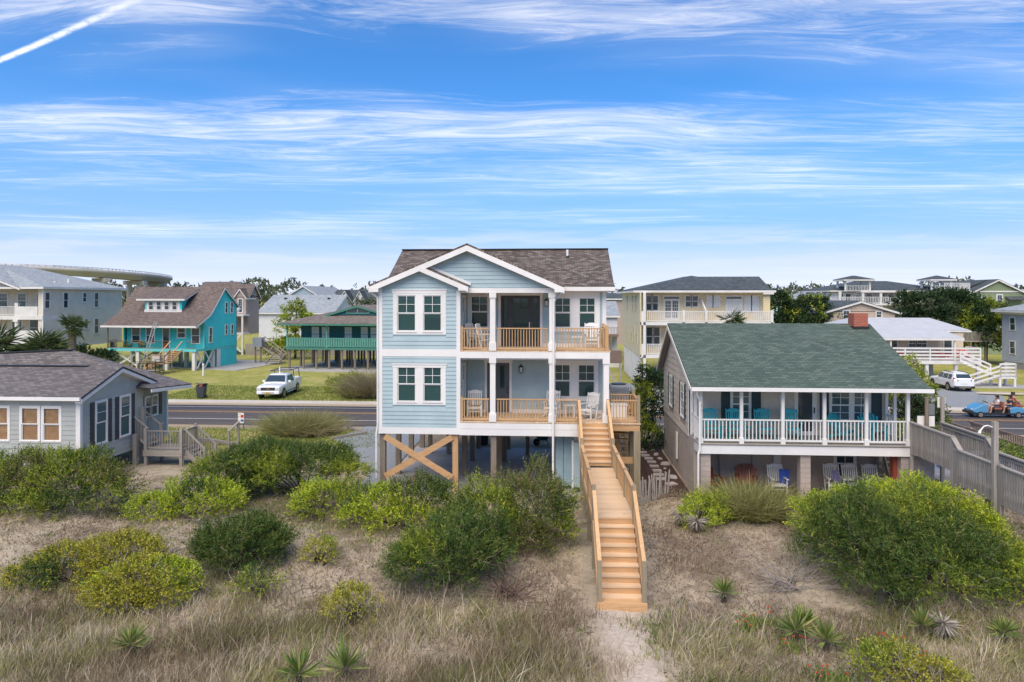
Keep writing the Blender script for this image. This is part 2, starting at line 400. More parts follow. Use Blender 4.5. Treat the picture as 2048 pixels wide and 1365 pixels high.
M['denim'] = mat('dark_shorts', (.06, .07, .10), .85, .1)
def _blind():
    m, g, b = new_mat('window_blind')
    pos = g.n('ShaderNodeNewGeometry').outputs['Position']; s3 = g.n('ShaderNodeSeparateXYZ'); g.link(s3, 0, pos)
    f = g.m('FRACT', g.m('DIVIDE', s3.outputs[2], .062))
    col = g.mix(g.ramp(f, .45, .7), c4((.62, .68, .64)), c4((.16, .20, .20)))
    g.link(b, 'Base Color', col); b.inputs['Roughness'].default_value = .7; return m
M['blind'] = _blind()
def _brick(name, ca, cb, mo, w=.2, h=.075):
    m, g, b = new_mat(name)
    pos = g.n('ShaderNodeNewGeometry').outputs['Position']; s3 = g.n('ShaderNodeSeparateXYZ'); g.link(s3, 0, pos)
    br = g.n('ShaderNodeTexBrick'); g.link(br, 'Vector', g.vec(g.m('ADD', s3.outputs[0], s3.outputs[1]), s3.outputs[2], 0.))
    br.inputs['Scale'].default_value = 1; br.inputs['Brick Width'].default_value = w; br.inputs['Row Height'].default_value = h; br.inputs['Mortar Size'].default_value = .008
    br.inputs['Color1'].default_value = c4(ca); br.inputs['Color2'].default_value = c4(cb); br.inputs['Mortar'].default_value = c4(mo)
    g.link(b, 'Base Color', br.outputs[0]); b.inputs['Roughness'].default_value = .9; return m
M['chimney'] = _brick('chimney_brick', (.42, .10, .05), (.33, .075, .04), (.3, .2, .16))
def _bamboo():
    m, g, b = new_mat('bamboo_shade')
    pos = g.n('ShaderNodeNewGeometry').outputs['Position']; s3 = g.n('ShaderNodeSeparateXYZ'); g.link(s3, 0, pos)
    f = g.m('FRACT', g.m('DIVIDE', s3.outputs[2], .05)); f2 = g.m('FRACT', g.m('DIVIDE', s3.outputs[0], .11))
    n = g.noise(pos, 3., 4)
    col = g.mix(g.ramp(n, .35, .7), c4((.48, .25, .11)), c4((.62, .36, .18)))
    col = g.mix(g.ramp(f, .6, .95, 0, .5), col, c4((.25, .12, .05))); col = g.mix(g.ramp(f2, .85, 1., 0, .4), col, c4((.2, .09, .04)))
    g.link(b, 'Base Color', col); b.inputs['Roughness'].default_value = .5; return m
M['bamboo'] = _bamboo()
# ------------------------------------------------------------------ ground
def sm(a, b, t):
    t = np.clip((t-a)/(b-a), 0, 1); return t*t*(3-2*t)
def hgt(x, y):
    x = np.asarray(x, float); y = np.asarray(y, float)
    dune = .40*sm(18.8, 22.5, y)*(1-sm(27.6, 29.6, y))
    right = .55*sm(2.7, 4.6, x)*sm(19.5, 24.5, y)*(1-sm(37, 43, y))
    left = .45*(1-sm(-11, -8.5, x))*sm(20.5, 24, y)*(1-sm(29, 36, y))
    bump = .07*np.sin(x*.9+1.3*np.sin(y*.5))*np.sin(y*.8+.7)+.04*np.sin(x*2.3+y*1.7)+.025*np.sin(x*4.1-y*3.3+1)
    bump = bump*(1-sm(26.5, 29, y))*sm(0, 8, y+6)
    return np.maximum(np.maximum(dune, right), left)+bump
def H(x, y): return float(hgt(x, y))
xs = np.unique(np.concatenate([np.linspace(-2500, -60, 14), np.linspace(-60, -26, 20), np.linspace(-26, 22, 200), np.linspace(22, 60, 22), np.linspace(60, 2500, 14)]))
ys = np.unique(np.concatenate([np.linspace(-1500, -10, 10), np.linspace(-10, 12, 12), np.linspace(12, 32, 110), np.linspace(32, 46, 20), np.linspace(46, 140, 12), np.linspace(140, 3000, 12)]))
gx, gy = np.meshgrid(xs, ys); gz = hgt(gx, gy)
nx, ny = len(xs), len(ys)
gv = np.stack([gx.ravel(), gy.ravel(), gz.ravel()], 1)
ii, jj = np.meshgrid(np.arange(nx-1), np.arange(ny-1)); q = (jj*nx+ii).ravel()
gf = np.stack([q, q+1, q+nx+1, q+nx], 1)
def np_mesh(name, V, F, m, tint=None, smooth=False):
    me = bpy.data.meshes.new(name); k = F.shape[1]
    me.vertices.add(len(V)); me.vertices.foreach_set('co', np.ascontiguousarray(V, dtype=np.float32).ravel())
    me.loops.add(F.size); me.loops.foreach_set('vertex_index', np.ascontiguousarray(F, dtype=np.int32).ravel())
    me.polygons.add(len(F)); me.polygons.foreach_set('loop_start', np.arange(0, F.size, k, dtype=np.int32))
    me.polygons.foreach_set('loop_total', np.full(len(F), k, dtype=np.int32))
    if smooth: me.polygons.foreach_set('use_smooth', np.ones(len(F), dtype=bool))
    if tint is not None:
        a = me.attributes.new('tint', 'FLOAT', 'POINT'); a.data.foreach_set('value', np.ascontiguousarray(tint, dtype=np.float32))
    me.materials.append(m); me.update(calc_edges=True); me.validate()
    return me
def np_obj(name, V, F, m, tint=None, par=None, smooth=False):
    o = bpy.data.objects.new(name, np_mesh(name, V, F, m, tint, smooth)); COL.objects.link(o); return adopt(o, par)

def ground_mat():
    m, g, b = new_mat('ground')
    pos = g.n('ShaderNodeNewGeometry').outputs['Position']; s3 = g.n('ShaderNodeSeparateXYZ'); g.link(s3, 0, pos)
    X, Y = s3.outputs[0], s3.outputs[1]
    n_big = g.noise(pos, .35, 5, .6); n_mid = g.noise(pos, 1.6, 6, .65, .4); n_fine = g.noise(pos, 9., 6, .7); n_grit = g.noise(pos, 45., 4, .7)
    lit = g.n('ShaderNodeMapping'); g.link(lit, 'Vector', pos); lit.inputs['Scale'].default_value = (9, 34, 20); lit.inputs['Rotation'].default_value = (0, 0, .5)
    n_lit = g.noise(lit.outputs[0], 1., 5, .75, 1.2)
    sand = g.mix(g.ramp(n_fine, .35, .7), c4((.57, .47, .345)), c4((.70, .61, .48)))
    sand = g.mix(g.ramp(n_mid, .3, .75, 0, .6), sand, c4((.37, .29, .205)))
    litter = g.mix(g.ramp(n_lit, .35, .65), c4((.145, .11, .072)), c4((.41, .335, .24)))
    k = g.m('ADD', g.m('MULTIPLY', n_mid, .6), g.m('MULTIPLY', n_big, .7))
    dune = g.mix(g.ramp(k, .55, .74), litter, sand)
    dune = g.mix(g.m('MULTIPLY', g.ramp(n_lit, .54, .70), .6), dune, c4((.16, .115, .085)))
    weed = g.m('MULTIPLY', g.ramp(n_big, .44, .62), g.ramp(n_fine, .46, .62))
    dune = g.mix(g.m('MULTIPLY', weed, .6), dune, c4((.17, .175, .06)))
    # trodden sand below the stairs
    pth = g.m('MULTIPLY', g.ramp(g.m('ABSOLUTE', g.m('SUBTRACT', X, g.m('ADD', 1.75, g.m('MULTIPLY', g.m('SUBTRACT', n_mid, .5), 2.6)))), .1, 1.2, 1., 0.), g.ramp(Y, 19.2, 20.3, 1., 0.))
    dune = g.mix(pth, dune, g.mix(g.ramp(n_fine, .3, .6, 0, 1.), c4((.50, .405, .315)), c4((.70, .60, .49))))
    dune = g.mix(g.m('MULTIPLY', g.ramp(n_grit, .45, .7), .22), dune, c4((.14, .10, .075)))
    # lawns along the road
    grass = g.mix(g.ramp(n_mid, .3, .7), c4((.225, .245, .055)), c4((.38, .36, .10)))
    grass = g.mix(g.ramp(n_big, .46, .72, 0, .75), grass, c4((.50, .41, .18)))
    grass = g.mix(g.ramp(n_fine, .45, .75, 0, .35), grass, c4((.15, .17, .045)))
    yy = g.m('ADD', Y, g.m('MULTIPLY', g.m('SUBTRACT', n_mid, .5), 4.))
    lawn = g.m('MULTIPLY', g.ramp(yy, 34.5, 37.), g.ramp(g.m('ADD', X, g.m('MULTIPLY', g.m('SUBTRACT', n_mid, .5), 3.)), -11.5, -10., 1., 0.))
    lawn = g.m('MAXIMUM', lawn, g.ramp(yy, 51.5, 54.5))
    bare = g.mix(g.ramp(n_mid, .4, .65), c4((.34, .25, .18)), c4((.24, .21, .11)))
    out = g.mix(g.ramp(yy, 36.5, 39.), dune, bare)
    out = g.mix(lawn, out, grass)
    # sandy verge against the road
    ver = g.m('MULTIPLY', g.ramp(yy, 42.6, 43.8), g.ramp(yy, 53.5, 54.6, 1., 0.))
    out = g.mix(ver, out, g.mix(g.ramp(n_fine, .35, .65), c4((.33, .26, .16)), c4((.46, .38, .28))))
    g.link(b, 'Base Color', out); b.inputs['Roughness'].default_value = .95; b.inputs['Specular IOR Level'].default_value = .15
    bp = g.n('ShaderNodeBump'); bp.inputs['Strength'].default_value = .9; bp.inputs['Distance'].default_value = .08
    g.link(bp, 'Height', g.m('ADD', g.m('MULTIPLY', n_fine, .8), g.m('ADD', g.m('MULTIPLY', n_lit, .5), g.m('MULTIPLY', n_grit, .25)))); g.link(b, 'Normal', bp.outputs[0])
    return m
tag(np_obj('ground', gv, gf, ground_mat(), smooth=True), kind='structure')

# road with a crown, its markings, sidewalk and driveways
def strip(name, prof, m, x0=-420, x1=420, seg=1):
    V = []; F = []
    X = np.linspace(x0, x1, seg+1)
    for x in X:
        for (y, z) in prof: V.append((x, y, z))
    n = len(prof)
    for i in range(seg):
        for j in range(n-1): F.append((i*n+j, (i+1)*n+j, (i+1)*n+j+1, i*n+j+1))
    return tag(np_obj(name, np.array(V), np.array(F), m), kind='structure')
YC = 48.9
def rz(y): return .035+.095*(1-abs(y-YC)/4.8)
strip('road', [(44.35, -.05), (44.35, rz(44.35)), (YC, rz(YC)), (52.1, rz(52.1)), (52.1, -.05)], M['asphalt'])
for nm, y, w, mm in (('edge_line', 46.15, .13, 'paint_w'), ('edge_line', 51.15, .13, 'paint_w'), ('centre_line', 48.66, .11, 'paint_y'), ('centre_line', 48.98, .11, 'paint_y')):
    strip(nm, [(y-w/2, rz(y-w/2)+.005), (y+w/2, rz(y+w/2)+.005)], M[mm])
def sheet(name, pts, z, m, thick=.1, kind='structure'):
    b = MB().prism([(x, y, z-thick) for x, y in pts], (0, 0, thick)); return tag(b.build(name, m), kind=kind)
sheet('sidewalk', [(-420, 53.4), (420, 53.4), (420, 54.75), (-420, 54.75)], .07, M['sandpath'])
sheet('gravel_driveway', [(-11.4, 30.2), (-8.1, 30.0), (-8.2, 44.3), (-12.6, 44.3), (-13.4, 40.2), (-12.2, 38.8), (-12.2, 33)], .035, M['gravel'])
sheet('gravel_parking', [(26.5, 54.8), (34.5, 54.8), (38.4, 61.5), (37.6, 66), (29, 68), (24, 62)], .05, M['gravel'])
sheet('concrete_pad', [(37.6, 67.2), (43.6, 66.6), (46.2, 68.5), (42, 71.5), (36, 71.5)], .06, M['concrete'])
sheet('gravel_lane', [(5.2, 54.8), (12.5, 54.8), (12.5, 68), (5.2, 68)], .05, M['gravel'])
sheet('carport_slab', [(-33.5, 77.2), (-18.0, 75.7), (-16.8, 90), (-30.5, 91)], .06, M['concrete'])
sheet('carport_slab', [(-48.5, 80.2), (-37.2, 77.0), (-35.5, 88), (-46.0, 91)], .06, M['concrete'])
sheet('house_slab', [(-8.0, 28.9), (2.6, 28.9), (2.6, 38.4), (-8.0, 38.4)], .06, M['slab'])
sheet('dirt_lane', [(2.9, 62), (5.0, 62), (6.0, 100), (1.5, 100)], .03, M['sandpath'])
for i, (a, b_) in enumerate((((-13.5, 40.1), (-11.9, 41.9)), ((-11.9, 41.9), (-13.6, 43.6)))):
    o = MB().bar((a[0], a[1], .1), (b_[0], b_[1], .1), .16, .16).build('landscape_timber', M['weath_x'])
    tag(o, ['weathered landscape timber along the gravel drive, end nearer the blue house', 'weathered landscape timber by the gravel drive, end nearer the road'][i], 'timber', 'timbers edging the gravel drive')

# ------------------------------------------------------------------ plants
def unit(v): return v/np.maximum(np.linalg.norm(v, axis=1, keepdims=True), 1e-6)
def leaves(name, P, D, L, W, m, t, par):
    """One diamond-shaped blade per point."""
    n = len(P); Rn = rng.normal(size=(n, 3)); S = unit(np.cross(D, Rn))
    L = L[:, None]; W = W[:, None]
    V = np.stack([P, P+D*L*.45+S*W*.5, P+D*L, P+D*L*.45-S*W*.5], 1).reshape(-1, 3)
    F = np.arange(4*n).reshape(n, 4)
    return np_obj(name, V, F, m, np.repeat(t, 4), par)
def blades(name, P, D, L, W, m, t, par=None, bend=.35):
    """Grass: a tapering blade that bends over."""
    n = len(P); side = unit(np.cross(D, rng.normal(size=(n, 3))*[1, 1, .2]))
    drop = unit(np.stack([rng.normal(size=n), rng.normal(size=n), np.full(n, -.3)], 1))
    L = L[:, None]; W = W[:, None]; b = (rng.random(n)*bend)[:, None]
    m1 = P+D*L*.55+drop*L*b*.25; m2 = P+D*L+drop*L*b
    V = np.stack([P-side*W*.5, P+side*W*.5, m1+side*W*.38, m1-side*W*.38, m2], 1).reshape(-1, 3)
    k = np.arange(n)[:, None]*5
    F = np.concatenate([k+np.array([[0, 1, 2]]), k+np.array([[0, 2, 3]]), k+np.array([[3, 2, 4]])], 0)
    return np_obj(name, V, F, m, np.repeat(t, 5), par)
LM = {
 'myrtle': leaf_mat('myrtle_leaves', (.08, .13, .014), (.30, .36, .04), (.56, .52, .07)),
 'cedar': leaf_mat('cedar_sprays', (.017, .05, .010), (.115, .175, .034), (.27, .24, .075)),
 'olive': leaf_mat('olive_leaves', (.14, .15, .018), (.42, .40, .045), (.56, .42, .10)),
 'lime': leaf_mat('lime_leaves', (.11, .19, .014), (.44, .52, .04), (.68, .66, .08)),
 'rusty': leaf_mat('rusty_myrtle', (.055, .08, .016), (.17, .19, .045), (.34, .20, .11)),
 'dark': leaf_mat('dark_conifer', (.012, .035, .014), (.045, .085, .03), (.10, .12, .04)),
 'far': leaf_mat('far_woods', (.075, .098, .058), (.14, .16, .09), (.21, .215, .12)),
 'dry': leaf_mat('dry_grass', (.21, .155, .095), (.44, .36, .235), (.68, .59, .44)),
 'drygreen': leaf_mat('dune_grass', (.15, .165, .05), (.31, .30, .11), (.48, .43, .20)),
 'greengrass': leaf_mat('green_blades', (.09, .15, .025), (.21, .27, .055), (.38, .36, .12)),
 'yucca': leaf_mat('yucca_leaves', (.08, .14, .03), (.24, .30, .075), (.48, .43, .16)),
 'deadyucca': leaf_mat('dead_yucca', (.25, .21, .17), (.42, .37, .31), (.52, .47, .4)),
 'palm': leaf_mat('palm_fronds', (.045, .075, .022), (.115, .15, .05), (.28, .24, .10)),
 'flower': leaf_mat('red_petals', (.55, .05, .02), (.68, .10, .03), (.72, .26, .04)),
 'brush': leaf_mat('dead_brush', (.11, .07, .05), (.25, .175, .125), (.42, .33, .26)),
 'pampas': leaf_mat('pampas', (.17, .145, .075), (.33, .28, .16), (.47, .40, .27)),
}
def lobe_points(lobes, n, shell=(.72, 1.03), low=-.35, rough=.22):
    """Points and outward directions on a union of uneven ellipsoids (cx,cy,cz,rx,ry,rz)."""
    lb = np.array(lobes, float); ar = (lb[:, 3]*lb[:, 4]*lb[:, 5])**(2/3); pick = rng.choice(len(lb), n, p=ar/ar.sum())
    d = unit(rng.normal(size=(n, 3))); d[:, 2] = np.where(d[:, 2] < low, -d[:, 2], d[:, 2])
    c = lb[pick]; ph = rng.random(3)*6
    wob = 1+rough*(np.sin(d[:, 0]*5+pick*2.1+ph[0])*np.sin(d[:, 1]*5+pick+ph[1])+.6*np.sin(d[:, 2]*9+d[:, 0]*7+pick*1.7+ph[2]))
    r = (shell[0]+(shell[1]-shell[0])*rng.random(n)**.6)*wob
    P = c[:, :3]+d*c[:, 3:]*r[:, None]; N = unit(d/c[:, 3:])
    deep = np.zeros(n, bool)                       # drop points that fall deep inside another lobe
    for k in range(len(lb)):
        q = (P-lb[k, :3])/lb[k, 3:]; deep |= (pick != k) & ((q**2).sum(1) < .45)
    return P[~deep], N[~deep]
def sprigs(P, N, k, slen, L, W, up=.35, rnd=.55, lean=(0, 0, 0), spread=.8):
    n = len(P); ax = unit(N+np.array([0, 0, up])+np.array(lean)+rng.normal(size=(n, 3))*rnd)
    t0 = rng.random(n); sl = slen*(.6+.8*rng.random(n))
    f = (np.arange(k)+.5)/k
    PP = (P[:, None, :]+ax[:, None, :]*(sl[:, None]*f[None, :])[:, :, None]).reshape(-1, 3)
    DD = unit(np.repeat(ax, k, 0)+rng.normal(size=(n*k, 3))*spread)
    LL = L*(.65+.7*rng.random(n*k)); WW = W*(.65+.7*rng.random(n*k))
    tt = np.clip(np.repeat(t0, k)*.8+rng.random(n*k)*.25, 0, 1)
    return PP, DD, LL, WW, tt
def stems(lobes, base, n, par, m, r=.03, name='branch', spread=.25):
    b = MB(); base = Vector(base)
    for i in range(n):
        l = lobes[i % len(lobes)]
        e = Vector((l[0]+random.uniform(-.6, .6)*l[3], l[1]+random.uniform(-.6, .6)*l[4], l[2]+random.uniform(-.1, .6)*l[5]))
        s = base+Vector((random.uniform(-1, 1)*spread, random.uniform(-1, 1)*spread, -.05)); mid = s.lerp(e, .5)+Vector((random.uniform(-.15, .15), random.uniform(-.15, .15), .1))
        b.tube([s, mid, e], [r, r*.7, r*.3], 5)
    return b.build(name, m, par)
def shrub(name, label, cat, lobes, density, kind, leaf=(.075, .032), slen=.26, k=7, up=.35, lean=(0, 0, 0), group=None, rough=.22, mats=None, twigs=10, low=-.35, shell=(.72, 1.03), rnd=.55, base=None, part='foliage'):
    lb = np.array(lobes, float); cx, cy = lb[:, 0].mean(), lb[:, 1].mean(); bx = base or (cx, cy)
    z0 = H(*bx) if bx[1] < 46 else 0.
    root = thing(name, label, cat, (bx[0], bx[1], z0), 0, group)
    area = float((4*3.14*((lb[:, 3]*lb[:, 4])**1.6+(lb[:, 3]*lb[:, 5])**1.6+(lb[:, 4]*lb[:, 5])**1.6)/3)**1.0 @ np.ones(len(lb))) if False else float((4*3.14*(((lb[:, 3]*lb[:, 4])**1.6+(lb[:, 3]*lb[:, 5])**1.6+(lb[:, 4]*lb[:, 5])**1.6)/3)**(1/1.6)).sum())
    n = int(area*density)
    P, N = lobe_points(lobes, n, shell, low, rough)
    keep = P[:, 2] > (hgt(P[:, 0], P[:, 1]) if bx[1] < 46 else 0)-.02
    ph = rng.random(4)*9; sc_ = 2.6 if bx[1] < 46 else 1.3     # open pockets between the branches
    gapn = np.sin(P[:, 0]*sc_*1.3+ph[0]+1.2*np.sin(P[:, 2]*sc_*1.1))*np.sin(P[:, 2]*sc_*1.7+ph[1])+np.sin(P[:, 1]*sc_*1.5+P[:, 0]*sc_*.7+ph[2])*.6
    keep &= (gapn > -.72+rng.normal(size=len(P))*.15) | (rng.random(len(P)) < .12); P, N = P[keep], N[keep]
    if twigs and bx[1] < 46:
        q_ = rng.choice(len(P), min(len(P), int(10+area*4.5))); tb = MB()
        for j in q_:
            a_ = Vector(P[j]); nn = Vector(N[j]); o_ = a_-nn*.35; e_ = a_+(nn+Vector(rng.normal(size=3))*.5).normalized()*float(.12+.3*rng.random()); md = a_+Vector(rng.normal(size=3))*.05
            tb.tube([o_, md, e_], [.012, .009, .004], 3)
        tb.build('bare_twigs', M['greytwig'], root)
    for i, (kd, frac) in enumerate(mats or [(kind, 1.)]):
        if frac >= 1: sel = slice(None)
        else:
            # whole patches of the bush take the other tone
            ph = rng.random(3)*9; f = np.sin(P[:, 0]*1.9+ph[0])+np.sin(P[:, 2]*2.7+P[:, 1]*1.3+ph[1])+rng.normal(size=len(P))*.55
            o_ = np.argsort(f); cut = int(len(P)*frac); sel = o_[:cut]; rest = o_[cut:]
        PP, DD, LL, WW, tt = sprigs(P[sel], N[sel], k, slen, leaf[0], leaf[1], up, rnd, lean)
        leaves(part, PP, DD, LL, WW, LM[kd], tt, root)
        if frac < 1: P, N = P[rest], N[rest]
    if twigs: stems(lobes, (bx[0], bx[1], z0), twigs, root, M['bark'])
    return root
# ------------------------------------------------------------------ building kit
def wall_holes(fr, u0, u1, v0, v1, holes, thick, name, m, par):
    """Solid wall with real openings."""
    us = sorted({u0, u1, *[h[0] for h in holes], *[h[1] for h in holes]}); vs = sorted({v0, v1, *[h[2] for h in holes], *[h[3] for h in holes]})
    us = [u for u in us if u0 <= u <= u1]; vs = [v for v in vs if v0 <= v <= v1]; b = MB()
    for a, c in zip(vs, vs[1:]):
        run = None
        for p, q_ in zip(us, us[1:]):
            mu, mv = (p+q_)/2, (a+c)/2
            solid = not any(h[0] < mu < h[1] and h[2] < mv < h[3] for h in holes)
            if solid: run = [run[0] if run else p, q_]
            if (not solid or q_ == us[-1]) and run: b.wbox(fr, run[0], run[1], a, c, -thick, 0); run = None
    return b.build(name, m, par)
def clapboards(fr, par, m, v0, v1, sp, ul, ur, holes=(), th=.029, name='clapboard'):
    """Lapped boards, one object for each board; ul/ur give the wall's edges at height v."""
    v = v0; i = 0
    ULf = ul if callable(ul) else (lambda v: ul); URf = ur if callable(ur) else (lambda v: ur)
    while v < v1-.02:
        t = min(v+sp, v1); segs = [(ULf(v), URf(v), ULf(t), URf(t))]
        for h in holes:
            if h[2] < t-.01 and h[3] > v+.01:
                new = []
                for (a, b_, c, d) in segs:
                    if h[1] <= a or h[0] >= b_: new.append((a, b_, c, d)); continue
                    if h[0] > a: new.append((a, h[0], c, h[0]))
                    if h[1] < b_: new.append((h[1], b_, h[1], d))
                segs = new
        for (a, b_, c, d) in segs:
            if b_-a < .03: continue
            if d-c < .01: c = d = (c+d)/2
            P = fr.pt
            MB().hexa([P(a, v, 0), P(b_, v, 0), P(b_, v, th), P(a, v, th), P(c, t+.012, 0), P(d, t+.012, 0), P(d, t+.012, .006), P(c, t+.012, .006)]).build(name, m, par)
        v += sp; i += 1
def window(par, fr, u0, u1, v0, v1, casing=.09, head=.0, trim=None, top=(2, 2), bot=None, gl=None, back=None, out=.03, recess=.05, sash=.045, frame_m=None, blind_frac=1., single=False, name='window'):
    """Double-hung window: casing (the part) with sashes, panes, shade as sub-parts."""
    tm = trim or M['white']; fm = frame_m or M['white']; gl = gl or M['glass']
    b = MB(); c = casing
    if c:
        b.wbox(fr, u0-c, u0, v0-c, v1+c+head, 0, out); b.wbox(fr, u1, u1+c, v0-c, v1+c+head, 0, out)
        b.wbox(fr, u0, u1, v1, v1+c+head, 0, out); b.wbox(fr, u0, u1, v0-c, v0, 0, out)
        if head: b.wbox(fr, u0-c-.04, u1+c+.04, v1+c+head-.03, v1+c+head+.03, 0, out+.025)
        b.wbox(fr, u0-c*.6, u1+c*.6, v0-.035, v0+.005, out, out+.03)
    else: b.wbox(fr, u0, u1, v0-.02, v0, -recess, 0)
    w = b.build(name, tm, par)
    vm = (v0+v1)/2
    for lo, hi, grid, dw in ((vm, v1, top, 0.), (v0, vm, bot, -.025)) if not single else ((v0, v1, top, 0.),):
        s = MB(); f = sash; w0, w1 = -recess+dw, -recess+dw+.03
        s.wbox(fr, u0, u0+f, lo, hi, w0, w1); s.wbox(fr, u1-f, u1, lo, hi, w0, w1)
        s.wbox(fr, u0+f, u1-f, hi-f*.8, hi, w0, w1); s.wbox(fr, u0+f, u1-f, lo, lo+f*.8, w0, w1)
        if grid:
            for i in range(1, grid[0]): uu = u0+f+(u1-u0-2*f)*i/grid[0]; s.wbox(fr, uu-.011, uu+.011, lo+f*.8, hi-f*.8, w0+.006, w1-.004)
            for j in range(1, grid[1]): vv = lo+(hi-lo)*j/grid[1]; s.wbox(fr, u0+f, u1-f, vv-.010, vv+.010, w0+.008, w1-.006)
        s.build('sash', fm, w)
        MB().wbox(fr, u0+f*.6, u1-f*.6, lo+f*.5, hi-f*.5, w0+.008, w0+.014).build('pane', gl, w)
    if back:
        MB().wbox(fr, u0, u1, v0+(v1-v0)*(1-blind_frac), v1, -recess-.055, -recess-.045).build('blind', back, w)
    return w
def roof(par, pts, m, th=.09, name='roof'):
    """Roof plane: eave left, eave right, ridge right[, ridge left], with the courses laid parallel to the eave."""
    p = [Vector(q) for q in pts]; U = (p[1]-p[0]).normalized(); n = U.cross(p[2]-p[0]).normalized()
    if n.z < 0: n = -n
    Vv = n.cross(U); b = MB().prism([q-n*th for q in p], n*th); me = b.mesh(name, m)
    uvl = me.uv_layers.new(name='UVMap')
    for l in me.loops:
        d = me.vertices[l.vertex_index].co-p[0]; uvl.data[l.index].uv = (d.dot(U)+50, d.dot(Vv)+50)
    o = bpy.data.objects.new(name, me); COL.objects.link(o); return adopt(o, par)
def gable_tri(par, fr, u0, u1, um, v0, v1, m, th=.15, name='gable'):
    return MB().prism([fr.pt(u0, v0, -th), fr.pt(u1, v0, -th), fr.pt(um, v1, -th)], fr.W*th).build(name, m, par)
def railing(par, p, q, z, h, m_rail, m_bal, gap=.125, bw=.04, top=(.09, .045), bottom=.10, bal='baluster'):
    """Top and bottom rail with one object per baluster between points p and q."""
    p, q = Vector((*p, z)), Vector((*q, z)); L = (q-p).length; d = (q-p)/L
    MB().bar(p+Vector((0, 0, h-.02)), q+Vector((0, 0, h-.02)), top[0], top[1]).build('top_rail', m_rail, par)
    MB().bar(p+Vector((0, 0, bottom)), q+Vector((0, 0, bottom)), .04, .07).build('bottom_rail', m_rail, par)
    n = max(1, int(L/gap)); ang = math.atan2(d.y, d.x)
    for i in range(n):
        c = p+d*(L*(i+.5)/n); piece(bal, (c.x, c.y, z+(h-.04+bottom+.03)/2), (bw, bw, h-.04-bottom-.03), m_bal, par, (0, 0, ang))
def lantern(label, x, y, z, out=(0, -1)):
    t = thing('wall_lantern', label, 'lantern', (x, y, z), 0, 'lanterns on the blue house', local=True)
    ox, oy = out
    MB().box(-.05, .05, -.02, .0, -.12, .12).build('backplate', M['black'], t)
    cy_ = oy*.13
    MB().bar((0, 0, .17), (0, cy_, .19), .03, .03).build('arm', M['black'], t)
    b = MB()
    for sx in (-1, 1):
        for sy in (-1, 1): b.bar((sx*.055, cy_+sy*.055, -.16), (sx*.085, cy_+sy*.085, .08), .014, .014)
    b.box(-.06, .06, cy_-.06, cy_+.06, -.19, -.16); b.build('cage', M['black'], t)
    MB().cyl((0, cy_, -.15), (0, cy_, .08), .05, 8, .078).build('glass', M['lampglass'], t)
    MB().cyl((0, cy_, .08), (0, cy_, .17), .12, 8, .04).cyl((0, cy_, .17), (0, cy_, .22), .025, 6).build('cap', M['black'], t)
    return t

# ------------------------------------------------------------------ the blue house
BH = thing('beach_house', 'light blue two-storey beach house on piles with white trim and two porches', 'house', (-2.7, 33.8, 0))
FY, BY = 29.3, 31.6                      # front of the bay and porch, wall behind the porch
XL, XB, XR = -7.75, -4.2, 2.22           # left wall, right side of the bay, right end
Z1, Z2, ZT = 3.19, 6.25, 8.78            # porch floors, wall top
fS = WF((0, FY, 0), 'S'); fB = WF((0, BY, 0), 'S')
wt_, blu = M['white'], M['blue']
# bay front
winU = [(-6.95, -6.13, 7.08, 8.63), (-5.81, -5.0, 7.08, 8.63)]; winL = [(-6.94, -6.13, 4.02, 5.53), (-5.80, -5.0, 4.02, 5.53)]
wall = wall_holes(fS, XL, XB, 2.62, 9.0, winU+winL, .14, 'wall', M['bluedoor'], BH)
cas = [(-7.13, -4.81, 6.93, 8.90), (-7.13, -4.82, 3.88, 5.68)]
clapboards(fS, wall, blu, 2.90, 5.98, .176, XL+.15, XB-.15, [cas[1]])
clapboards(fS, wall, blu, 6.30, 8.80, .176, XL+.15, XB-.15, [cas[0]])
clapboards(fS, wall, blu, 8.80, 9.72, .176, lambda v: -5.94-(9.80-v)*2.05 if v > 8.92 else XL+.15, lambda v: -5.94+(9.80-v)*2.05 if v > 8.95 else XB-.1)
MB().prism([fS.pt(XL, 9.0, -.14), fS.pt(XB, 9.0, -.14), fS.pt(-5.94, 9.86, -.14)], (0, -.14, 0)).build('gable', M['bluedoor'], BH)
for i, (ws, cs) in enumerate(((winU, cas[0]), (winL, cas[1]))):
    for (a, b_, c, d) in ws:
        window(BH, fS, a, b_, c, d, casing=0, top=(2, 2), back=M['blind'], recess=.03, blind_frac=random.choice((1., .96, .62)))
    # one white surround for the pair
    b = MB(); a0, a1, c0, c1 = cs; t = .03
    b.wbox(fS, a0, ws[0][0], c0, c1-.18, 0, t); b.wbox(fS, ws[1][1], a1, c0, c1-.18, 0, t); b.wbox(fS, ws[0][1], ws[1][0], c0, c1-.18, 0, t)
    b.wbox(fS, ws[0][0], ws[0][1], c0, ws[0][2], 0, t); b.wbox(fS, ws[1][0], ws[1][1], c0, ws[0][2], 0, t)
    b.wbox(fS, ws[0][0], ws[0][1], ws[0][3], c1-.18, 0, t); b.wbox(fS, ws[1][0], ws[1][1], ws[0][3], c1-.18, 0, t)
    b.wbox(fS, a0-.03, a1+.03, c1-.18, c1-.05, 0, t+.008); b.wbox(fS, a0-.06, a1+.06, c1-.05, c1, 0, t+.03)
    for w_ in ws: b.wbox(fS, w_[0]-.04, w_[1]+.04, c0+.10, c0+.145, t, t+.03)
    b.build('window_surround', wt_, BH)
